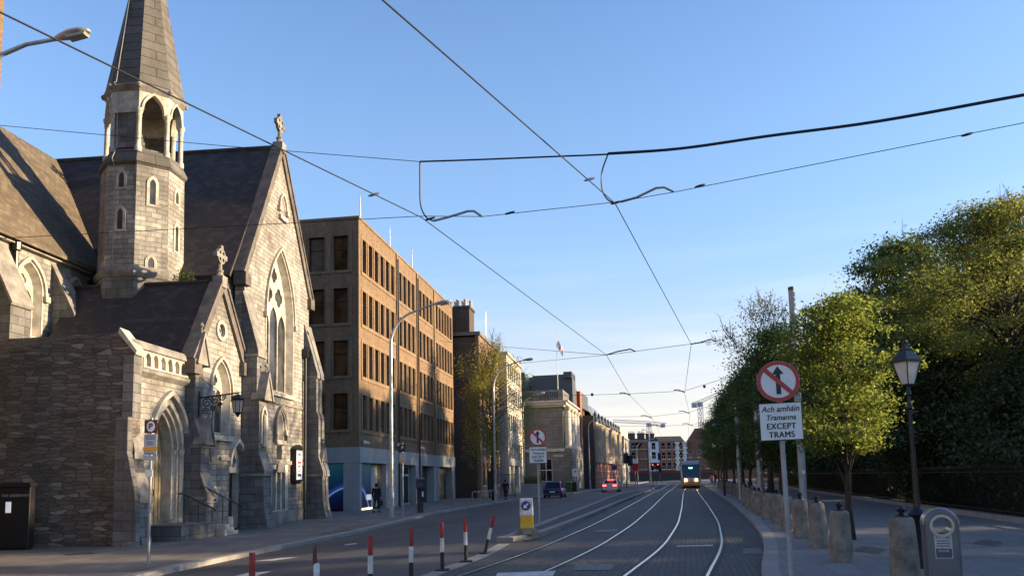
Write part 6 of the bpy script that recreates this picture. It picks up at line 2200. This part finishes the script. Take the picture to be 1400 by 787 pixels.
# wheelie bins, low wall, railings near the granite building
for i, (u, y, m, lab) in enumerate(((778, 92, 'bin_green', 'green wheeled bin beyond the blue hatchback'), (785, 94, 'sign_black', 'black wheeled bin beside the green one'))):
    w = thing('wheeled_bin', lab, 'bin', (at(u, 670, y).x, y, PAV), -.2)
    MB().hull8([(-.27, -.3, .1), (.27, -.3, .1), (.27, .3, .1), (-.27, .3, .1)], [(-.34, -.4, 1.2), (.34, -.4, 1.2), (.34, .38, 1.2), (-.34, .38, 1.2)]).build('body', M[m], w, bevel=.02)
    MB().hull8([(-.37, -.44, 1.2), (.37, -.44, 1.2), (.37, .42, 1.2), (-.37, .42, 1.2)], [(-.33, -.4, 1.28), (.33, -.4, 1.28), (.33, .36, 1.34), (-.33, .36, 1.34)]).build('lid', M[m], w)
    for s in (-1, 1):
        wheel(w, s * .28, .3, .1, .06)
lw = thing('low_wall', 'pale low garden wall below the green hedge', 'wall', (at(712, 677, 83).x, 83.0, PAV), .02)
b = MB()
b.box(0.3, 2.2, 0, .3, 0, 1.15)
b.box(0.05, .3, -.06, .36, 0, 1.35)
b.box(1.9, 2.3, -.06, .36, 0, 1.3)
b.build('masonry', M['concrete'], lw)
MB().box(.28, 2.3, -.08, .38, 1.15, 1.23).build('coping', M['portland'], lw)
rg = thing('railing', 'dark iron railings and gate behind the weeping tree', 'railing', (at(672, 680, 74.5).x, 74.5, PAV), .35)
b = MB()
for k in range(20):
    b.tube([(k * .13, 0, 0), (k * .13, 0, 2.3)], .02, 4)
for z in (.2, 1.2, 2.2):
    b.box(0, 2.5, -.02, .02, z, z + .05)
b.build('bars', M['dark_steel'], rg)
for x in (-.15, 2.6):
    MB().box(x - .16, x + .16, -.16, .16, 0, 2.6).build('gate_post', M['concrete'] if x > 1 else M['iron'], rg)

# ------------------------------------------------------------------ overhead wires
def wire(name, label, pts, r, mat='wire', group=None, n=5, sag=0.0):
    P = []
    if name in ('feeder_cable', 'feeder_loop'):      # one smooth curve through the hangers
        q = [Vector(p) for p in pts]
        q = [q[0] * 2 - q[1]] + q + [q[-1] * 2 - q[-2]]
        new = []
        for i in range(1, len(q) - 2):
            for k in range(6):
                t = k / 6
                new.append(.5 * (2 * q[i] + (q[i + 1] - q[i - 1]) * t + (2 * q[i - 1] - 5 * q[i] + 4 * q[i + 1] - q[i + 2]) * t * t + (3 * q[i] - q[i - 1] - 3 * q[i + 1] + q[i + 2]) * t ** 3))
        pts = new + [q[-2]]
    for a, b_ in zip(pts, pts[1:]):
        a, b_ = Vector(a), Vector(b_)
        k = 8 if sag else 1
        for i in range(k):
            t = i / k
            P.append(a.lerp(b_, t) - Vector((0, 0, sag * 4 * t * (1 - t))))
    P.append(Vector(pts[-1]))
    o = MB().tube(P, r, n).build(name, M[mat], smooth=60)
    return tag(o, label, 'overhead wire', group)
S1 = 12.6
c1l, c1r = at(576, 297, S1), at(841, 278, S1 - .4)
c2l, c2r = at(829, 485, 26.6), at(945, 470, 25.6)
def con(f, Y, z=6.0): return Vector((f(Y), Y, z))
cl_pts = [at(-30, 3, 5.6), at(0, 17, 6.0), c1l, c2l, at(862, 541, 41), at(891, 570, 55)] + [con(track_l, Y) for Y in (80, 120, 170)]
cr_pts = [at(470, -46, 5.2), c1r, c2r, at(936, 537, 41), at(943, 566, 55)] + [con(track_r, Y) for Y in (80, 120, 170)]
wire('contact_wire', 'contact wire over the left tram track', cl_pts, .009)
wire('contact_wire', 'contact wire over the right tram track', cr_pts, .009)
wire('span_wire', 'near lower span wire crossing both tracks with two bent arms', [at(-60, 329, 13.6), c1l + Vector((0, 0, .02)), at(660, 296, S1), c1r + Vector((0, 0, .02)), at(925, 262, S1 - .6), at(1400, 168, 10.4), at(1560, 138, 9.3)], .006)
fj1, fj2 = at(574, 221, S1), at(831, 211, S1 - .3)
wire('span_wire', 'thin upper span wire running left from the feeder cable', [at(-60, 166, 13.6), at(300, 199, 13), fj1], .006)
feed = [fj1, at(650, 218.5, 12.5), at(760, 214, 12.4), fj2, at(930, 204, 12), at(1050, 187, 11.6), at(1200, 167, 11), at(1400, 131, 10.2), at(1560, 103, 9.4)]
wire('feeder_cable', 'thick black feeder cable crossing the upper sky', feed, .015, 'rubber')
wire('feeder_cable', 'second strand of the feeder cable right of the right loop', [p + Vector((0, .02, .03)) for p in feed[3:]], .013, 'rubber')
wire('feeder_loop', 'black loop hanging from the feeder cable over the left track', [fj1, at(574, 250, S1), at(575, 280, S1), at(582, 296, S1), at(592, 302, S1)], .013, 'rubber')
wire('feeder_loop', 'black loop hanging from the feeder cable over the right track', [fj2, at(823, 235, S1), at(823, 258, S1), at(830, 272, S1), at(842, 279, S1)], .013, 'rubber')
wire('registration_arm', 'bent grey arm beside the left near contact wire', [at(592, 302, S1), at(612, 297, S1), at(640, 288.5, S1), at(648, 288.5, S1), at(659, 296, S1)], .02, 'galv_grey', n=6)
wire('registration_arm', 'bent grey arm beside the right near contact wire', [at(848, 276, S1), at(870, 270, S1), at(897, 257, S1), at(908, 256, S1), at(921, 262, S1)], .02, 'galv_grey', n=6)
for u, v, Y, lab in ((588, 299, S1, 'wire clamp on the left near contact wire'), (842, 277, S1 - .35, 'wire clamp on the right near contact wire'), (511, 266, 11.2, 'small grey insulator on the left contact wire'), (806, 245, 11.3, 'small grey insulator on the right contact wire'), (957, 254, 11.9, 'dark insulator on the near span wire right of the arm'), (1322, 184, 10.8, 'dark insulator on the near span wire at far right'), (697, 291, S1, 'dark insulator between the two near contact wires')):
    p = at(u, v, Y)
    b = MB(Matrix.Translation(p) @ Matrix.Rotation(radians(75), 4, 'Y'))
    b.lathe([(.008, -.09), (.018, -.06), (.022, 0), (.018, .06), (.008, .09)], 8)
    tag(b.build('insulator', M['galv'] if 'grey' in lab else M['dark_steel'], smooth=50), lab, 'insulator')
S2 = 26.4
wire('span_wire', 'second span wire crossing the tracks to the tall tram pole', [at(600, 466, 46), at(690, 474, 36), c2l, at(868, 480, S2), c2r, at(980, 466, S2), at(1081, 445, 26.4)], .009)
wire('span_wire', 'faint lower span wire left of the second span', [at(622, 505, 46), c2l], .008)
wire('registration_arm', 'bent arm at the second span over the left track', [c2l, at(845, 480, S2), at(862, 477, S2), at(869, 480.5, S2)], .022, 'dark_steel', n=6)
wire('registration_arm', 'bent arm at the second span over the right track', [c2r, at(957, 468, S2), at(972, 463.5, S2), at(979, 467, S2)], .022, 'dark_steel', n=6)
for (Y, a, p, q, lab) in ((41, (770, 541), (862, 538), (936, 534), 'third'), (55, (800, 569), (891, 569), (943, 563), 'fourth'), (67, (845, 581), (905, 582), (948, 580), 'fifth')):
    wire('span_wire', lab + ' span wire crossing the tracks in the distance', [at(a[0] - 60, a[1] + 1, Y), at(*p, Y), at(*q, Y), at(q[0] + 70, q[1] - 22, Y)], .011)
    for c_, s in ((p, 'left'), (q, 'right')):
        wire('registration_arm', '%s span registration arm over the %s track' % (lab, s), [at(c_[0], c_[1] + 2, Y), at(c_[0] - 9, c_[1] - 1.5, Y), at(c_[0] - 15, c_[1] - 1, Y)], .03, 'dark_steel', n=5)
for u, v, lab in ((809.5, 539, 'round dark ball on the third span wire at left'), (963, 528, 'round dark ball on the third span wire at right')):
    p = at(u, v, 41)
    tag(MB().lathe([(.01, -.09), (.06, -.06), (.085, 0), (.06, .06), (.01, .09)], 10, p).build('insulator_ball', M['dark_steel'], smooth=60), lab, 'insulator')
wire('span_wire', 'thin cable drooping past the church gable to the brick offices', [at(-40, 462, 21), at(0, 464, 22), at(115, 499, 26.2), at(330, 540, 38), at(480, 562, 47), at(625, 545, 74)], .007)
# ------------------------------------------------------------------ trees
def leaf_mesh(name, cen, size, mat, seed, flat=0.35, asp=0.55):
    rng = np.random.default_rng(seed)
    n = len(cen)
    nr = rng.normal(size=(n, 3)); nr[:, 2] += flat * np.sign(nr[:, 2])
    nr /= np.linalg.norm(nr, axis=1)[:, None]
    t = rng.normal(size=(n, 3))
    t -= nr * (t * nr).sum(1)[:, None]
    t /= np.linalg.norm(t, axis=1)[:, None]
    b = np.cross(nr, t)
    s = (size * rng.uniform(.55, 1.35, n))[:, None]
    v = np.stack([cen - t * s * .5, cen + b * s * asp * .5 + nr * s * .08, cen + t * s * .5, cen - b * s * asp * .5 + nr * s * .08], 1).reshape(-1, 3)
    me = bpy.data.meshes.new(name)
    me.vertices.add(4 * n)
    me.vertices.foreach_set('co', v.astype(np.float32).ravel())
    me.loops.add(4 * n)
    me.loops.foreach_set('vertex_index', np.arange(4 * n, dtype=np.int32))
    me.polygons.add(n)
    me.polygons.foreach_set('loop_start', np.arange(0, 4 * n, 4, dtype=np.int32))
    me.update()
    me.validate()
    me.materials.append(mat)
    return me

def make_tree(name, H, z0, rx, nclump, per, rc, leaf, mat, bark, tr, seed, peak=.45, power=.6, twigs=0, limbs=26, stem=True, droop=0.0, shell=.5, lobes=.28, ry=None):
    """returns (trunk mesh, crown mesh): tapered trunk with limbs out to the leaf clumps"""
    rng = np.random.default_rng(seed)
    ry = ry or rx
    ph = rng.uniform(0, 6.28, 6)
    cl = []
    for _ in range(nclump):
        h = rng.uniform(0.02, 1) ** .9
        a = rng.uniform(0, 2 * pi)
        hh = h / peak * .5 if h < peak else .5 + (h - peak) / (1 - peak) * .5
        R = max(.05, sin(pi * min(.995, max(.03, hh)))) ** power
        R *= 1 + lobes * (sin(2 * a + ph[0] + 3 * h) * .5 + sin(3 * a + ph[1] - 5 * h) * .5 + .6 * sin(9 * h + ph[2] + a))
        r = rng.uniform(0, 1) ** shell
        cl.append((rx * R * r * cos(a), ry * R * r * sin(a), z0 + (H - z0) * h))
    cl = np.array(cl)
    szc = rc * rng.uniform(.5, 1.35, nclump)
    cnt = np.maximum(3, (per * (szc / rc) ** 2 * rng.uniform(.5, 1.4, nclump)).astype(int))
    idx = np.repeat(np.arange(nclump), cnt)
    off = rng.normal(size=(len(idx), 3)) * szc[idx][:, None] * np.array([.62, .62, .27])
    pts = cl[idx] + off
    if droop:
        k = rng.uniform(0, 1, len(idx)) ** .7
        pts[:, 2] -= k * droop * rng.uniform(.3, 1, nclump)[idx]
        pts[:, :2] = cl[idx][:, :2] + off[:, :2] * .55
    pts[:, 2] = np.maximum(pts[:, 2], max(.05, z0 * .5))
    crown = leaf_mesh(name + '_crown', pts, leaf, mat, seed + 1)
    b = MB()
    top = H * .82 if stem else H * .5
    tp = []
    wob = rng.uniform(-1, 1, (6, 2)) * .03 * H * .3
    for i in range(7):
        f = i / 6
        w = wob[min(i, 5)] * (1 if 0 < i else 0)
        tp.append((w[0], w[1], top * f))
    b.tube(tp, [tr * (1.25 if i == 0 else 1) * (1 - .8 * i / 6) for i in range(7)], 9)
    order = rng.permutation(nclump)[:limbs]
    for j in order:
        c = Vector(cl[j])
        fz = min(.95, max(.25, (c.z - rng.uniform(.12, .3) * (H - z0)) / top)) if top else .5
        i = min(5, int(fz * 6))
        s = Vector(tp[i]).lerp(Vector(tp[i + 1]), fz * 6 - i)
        m = s.lerp(c, .5) + Vector((0, 0, .06 * (c - s).length))
        r0 = tr * (1 - .75 * fz) * .5
        b.tube([s, m, c], [r0, r0 * .55, r0 * .2], 5, cap=False)
        for _ in range(3):
            e = c + Vector(rng.normal(size=3) * rc * .8)
            b.tube([m.lerp(c, rng.uniform(.4, 1)), e], [r0 * .25, r0 * .08], 4, cap=False)
    for _ in range(twigs):     # bare twigs standing out of the crown
        j = rng.integers(nclump)
        c = Vector(cl[j])
        if c.z < z0 + (H - z0) * .55: continue
        d = Vector((c.x * .35 / rx + rng.normal() * .25, c.y * .35 / rx + rng.normal() * .25, 1)).normalized()
        L = rng.uniform(.5, 1.3) * rc * 1.5
        e = c + d * L
        b.tube([c, c.lerp(e, .5) + Vector(rng.normal(size=3) * .08), e], [.025, .016, .006], 4, cap=False)
        for _ in range(4):
            t = c.lerp(e, rng.uniform(.3, .9))
            b.tube([t, t + Vector((rng.normal() * .4, rng.normal() * .4, rng.uniform(.1, .6))) * L * .4], [.012, .005], 3, cap=False)
    me = bpy.data.meshes.new(name + '_trunk')
    me.from_pydata([tuple(v) for v in b.v], [], b.f)
    me.polygons.foreach_set('use_smooth', [True] * len(me.polygons))
    me.materials.append(bark)
    return me, crown

def plant(protos, name, label, cat, loc, rz=0, s=1.0, group=None, sz=None, part=('trunk', 'crown')):
    t = thing(name, label, cat, loc, rz, group)
    t.scale = (s, s, sz or s)
    for nm, me in zip(part, protos):
        o = bpy.data.objects.new(nm, me)
        COL.objects.link(o)
        o.parent = t
    return t

lime = make_tree('lime', 5.6, 1.95, 1.3, 105, 250, .36, .086, M['leaf_lime'], M['bark'], .085, 11, .38, .6, 0, 80, shell=.5, lobes=.42)
mid = make_tree('mid', 10.5, 2.3, 2.5, 150, 170, .72, .17, M['leaf_mid'], M['bark'], .14, 23, .4, .55, 0, 40, lobes=.25)
tall = make_tree('tall', 14.5, 3.2, 3.5, 190, 75, 1.0, .20, M['leaf_mid'], M['grey_bark'], .22, 31, .45, .6, 80, 60, lobes=.3)
pale = make_tree('pale', 13.5, 4.0, 2.9, 130, 45, .85, .17, M['leaf_pale'], M['grey_bark'], .2, 37, .5, .6, 160, 80, lobes=.3)
gold = make_tree('gold', 12.3, 4.6, 5.0, 300, 270, .60, .115, M['leaf_gold'], M['bark'], .3, 41, .42, .5, 50, 110, lobes=.45, shell=.42)
dense = make_tree('dense', 15.0, 1.0, 4.4, 230, 190, .95, .21, M['leaf_mid'], M['bark'], .32, 47, .5, .6, 110, 50, lobes=.3)
ever = make_tree('ever', 9.0, .5, 3.4, 200, 170, 1.0, .21, M['leaf_dark'], M['bark'], .25, 53, .42, .5, 0, 30, lobes=.3)
shrub = make_tree('shrub', 4.6, .15, 2.3, 130, 120, .7, .15, M['leaf_dark'], M['bark'], .1, 59, .45, .45, 0, 24, stem=False, lobes=.3)
birch = make_tree('birch', 14.3, 5.6, 3.5, 130, 190, .8, .15, M['leaf_birch'], M['bark'], .2, 61, .55, .6, 30, 90, droop=4.5, lobes=.3)

GS = 'street trees along the right kerb'
plant(lime, 'lime_tree', 'small bright yellow green street tree on a thin dark trunk behind the stone bollards', 'tree', (7.7, 17.85, .1), 0.4, 1.0, GS)
for i, (y, dx, s, lab) in enumerate(((34, 1.9, .74, 'green street tree just behind the tall grey tram pole'), (44, 1.9, .78, 'dark green street tree left of the near road sign'), (52, 1.9, .8, 'green street tree beyond the second tram pole'), (64, 2.2, .86, 'green street tree beside the slim camera pole'), (77, 2.2, .9, 'distant green street tree beyond the camera pole'), (90, 2.2, .9, 'distant green street tree level with the tram'), (104, 2.4, .95, 'distant green street tree behind the tram front'), (120, 2.6, .95, 'distant street tree nearest the street end'))):
    plant(mid, 'street_tree', lab, 'tree', (kerb_right(y) + dx, y, .1), i * 1.3, s, GS)
GP = 'trees inside the park railings'
for protos, nm, lab, x, y, rz, s in (
        (gold, 'park_tree', 'big golden green spreading tree at the right edge', 19.4, 29.5, .5, .96),
        (dense, 'park_tree', 'large dark tree left of the big golden tree', 22.6, 44, 2.0, .98),
        (pale, 'plane_tree', 'sparse tree with bare twigs rising over the golden tree', 24.5, 36, 1.0, 1.05),
        (dense, 'park_tree', 'tall dark park tree behind the small lime tree', 25.5, 56, 4.0, .96),
        (tall, 'plane_tree', 'tall loose tree above the far bollards', 23.5, 68, 0.3, 1.0),
        (pale, 'plane_tree', 'pale thin twigged tree left of the tall tram pole', 19.9, 60, 2.2, 1.12),
        (tall, 'plane_tree', 'loose green tree farther along the park edge', 28.5, 82, 1.6, .92),
        (dense, 'park_tree', 'distant dark tree inside the park beyond the tram', 37, 98, 3.0, .85),
        (dense, 'park_tree', 'distant dark tree near the street end', 44, 125, 1.0, .9),
        (ever, 'evergreen_tree', 'dark evergreen under the big golden tree', 19.5, 35.0, .2, .9),
        (ever, 'evergreen_tree', 'dark evergreen behind the Victorian lamp post', 18.4, 27.0, 1.2, .62),
        (ever, 'evergreen_tree', 'dark evergreen right of the small lime tree', 23.2, 50, 2.4, .95),
        (ever, 'evergreen_tree', 'dark evergreen deep in the park behind the golden tree', 28.5, 33, 2.9, 1.05),
        (ever, 'evergreen_tree', 'dark evergreen beyond the lime tree trunk', 27.5, 64, 4.4, .9),
        (ever, 'evergreen_tree', 'dark evergreen at the right edge behind the railings', 23.5, 25.0, 5.0, .75),
        (dense, 'park_tree', 'dark tree in the second row of the park', 33.5, 48, 5.2, 1.05),
        (dense, 'park_tree', 'dark tree deep in the park behind the tall tram pole', 36.0, 71, .7, 1.15),
        (dense, 'park_tree', 'dark tree at the back of the park', 33.0, 60, 3.3, 1.1),
        (dense, 'park_tree', 'added dark shade tree far along the street edge behind the tram', 43, 108, 2.3, 1.1),  # this and the three below are added to shade the far buildings
        (dense, 'park_tree', 'added dark shade tree hidden behind the far street trees', 50, 128, 0.3, 1.1),
        (dense, 'park_tree', 'added dark shade tree deep in the park at the street end', 58, 150, 1.3, 1.15),
        (dense, 'park_tree', 'last added dark shade tree before the street end', 66, 175, 4.3, 1.15)):
    plant(protos, nm, lab, 'tree', (x, y, .05), rz, s, GP)
k = 0  # rows added behind the front trees, out of sight, to shade the facades
for x, y, s in ((38, 50, 1.15), (30, 55, 1.0), (39, 58, 1.2), (40, 66, 1.2), (41, 79, 1.2), (37, 88, 1.15), (42, 95, 1.15), (46, 116, 1.2), (49, 122, 1.1), (53, 135, 1.2), (55, 142, 1.1), (60, 158, 1.2), (63, 166, 1.1), (69, 184, 1.2)):
    plant(dense, 'park_tree', 'dark tree added unseen behind the front park trees for its shade', 'tree', (x, y, .05), k * 1.7, s, 'shade trees added deep in the park')
    k += 1
# unseen evergreens added beyond the right edge to shade the street
for i, (x, y, s) in enumerate(((40, 17.5, .9), (24, 9.5, .85), (19, 4, .9), (20, -5, .95), (18, -14, .95), (29, 24.5, 1.05), (31, 31, .98), (32, 38, 1.15), (22, 12.8, .95))):
    plant(ever, 'evergreen_tree', 'unseen evergreen added beyond the right edge to shade the street', 'tree', (x, y, .05), i * 1.1, s, 'unseen shade trees outside the right edge')
i = 0
for y in (22.5, 25.5, 28.8, 32.2, 36, 40, 44.5, 49, 54, 60, 66, 73, 81, 90):
    lab = ['dark shrub at the right edge behind the railings', 'dark shrub behind the railings right of the Victorian lamp', 'dark shrub directly behind the Victorian lamp lantern post', 'dark shrub left of the Victorian lamp post', 'dark shrub right of the lime tree trunk', 'dark shrub behind the lime tree trunk', 'dark shrub left of the lime tree trunk'][i] if i < 7 else ORD[i] + ' dark shrub along the park railings from the camera'
    plant(shrub, 'shrub', lab, 'shrub', (fence_x(y) + 1.75 + (i % 3) * .5, y, .05), i * 2.1, .85 + .12 * (i % 4), 'dark shrubs behind the railings', None, ('stem', 'foliage'))
    i += 1
plant(birch, 'weeping_tree', 'weeping yellow green tree in front of the old brick building', 'tree', (-1.75, 68.0, PAV), 1.0, 1.0)
# hedge on the low wall, tufts growing on the church
rng = np.random.default_rng(5)
def bush(name, label, cat, cen, r, n, leaf, mat, seed):
    g = np.random.default_rng(seed)
    q = g.uniform(-1, 1, (n, 3)) * np.array(r)
    q += g.normal(size=(n, 3)) * .06
    me = leaf_mesh(name, q, leaf, mat, seed)
    t = thing(name, label, cat, cen)
    o = bpy.data.objects.new('foliage', me)
    COL.objects.link(o)
    o.parent = t
    b = MB()
    for k in range(6):
        b.tube([(r[0] * (k / 2.5 - 1) * .7, 0, -r[2]), (r[0] * (k / 2.5 - 1) * .8, 0, r[2] * .5)], .02, 4)
    b.build('stem', M['bark'], t)
hx = at(712, 677, 83).x
bush('hedge', 'bright green hedge on the low wall before the granite building', 'hedge', (hx + 1.3, 84.0, PAV + 1.55), (1.0, .5, .45), 1600, .14, M['hedge_leaf'], 3)
q = wlx @ Vector((-5.6, -4.6, 10.7))
bush('ivy_tuft', 'small green plant growing where the tower meets the side roof', 'plant', q, (.3, .25, .4), 260, .12, M['hedge_leaf'], 7)
q = wlx @ Vector((-2.0, -4.9, 10.45))
bush('ivy_tuft', 'small dark plant growing right of the tower on the roof edge', 'plant', q, (.3, .25, .28), 200, .12, M['leaf_mid'], 8)

# park railings with a low plinth
rl = thing('park_railing', 'long dark iron railings on a low stone plinth along the park', 'railing', (0, 0, 0))
b = MB()
y = 5.0
while y < 120:
    x = fence_x(y)
    b.tube([(x, y, .25), (x, y, 1.65)], .010, 4, cap=False)
    b.lathe([(.014, 1.63), (.02, 1.68), (.004, 1.76)], 4, (x, y, 0))
    y += .16 if y < 70 else .4
b.build('bars', M['iron'], rl)
b = MB()
for z in (.35, 1.52):
    b.add([(fence_x(yy) + dx, yy, z + dz) for yy in (5, 120) for dx, dz in ((-.02, 0), (.02, 0), (.02, .04), (-.02, .04))], [(0, 1, 5, 4), (1, 2, 6, 5), (2, 3, 7, 6), (3, 0, 4, 7)])
b.build('rail', M['iron'], rl)
b = MB()
b.add([(fence_x(yy) + dx, yy, z) for yy in (2, 140) for dx, z in ((-.2, .0), (.2, .0), (.2, .25), (-.15, .25))], [(0, 1, 5, 4), (1, 2, 6, 5), (2, 3, 7, 6), (3, 0, 4, 7), (0, 1, 2, 3), (4, 5, 6, 7)])
b.build('plinth', M['kerb'], rl)
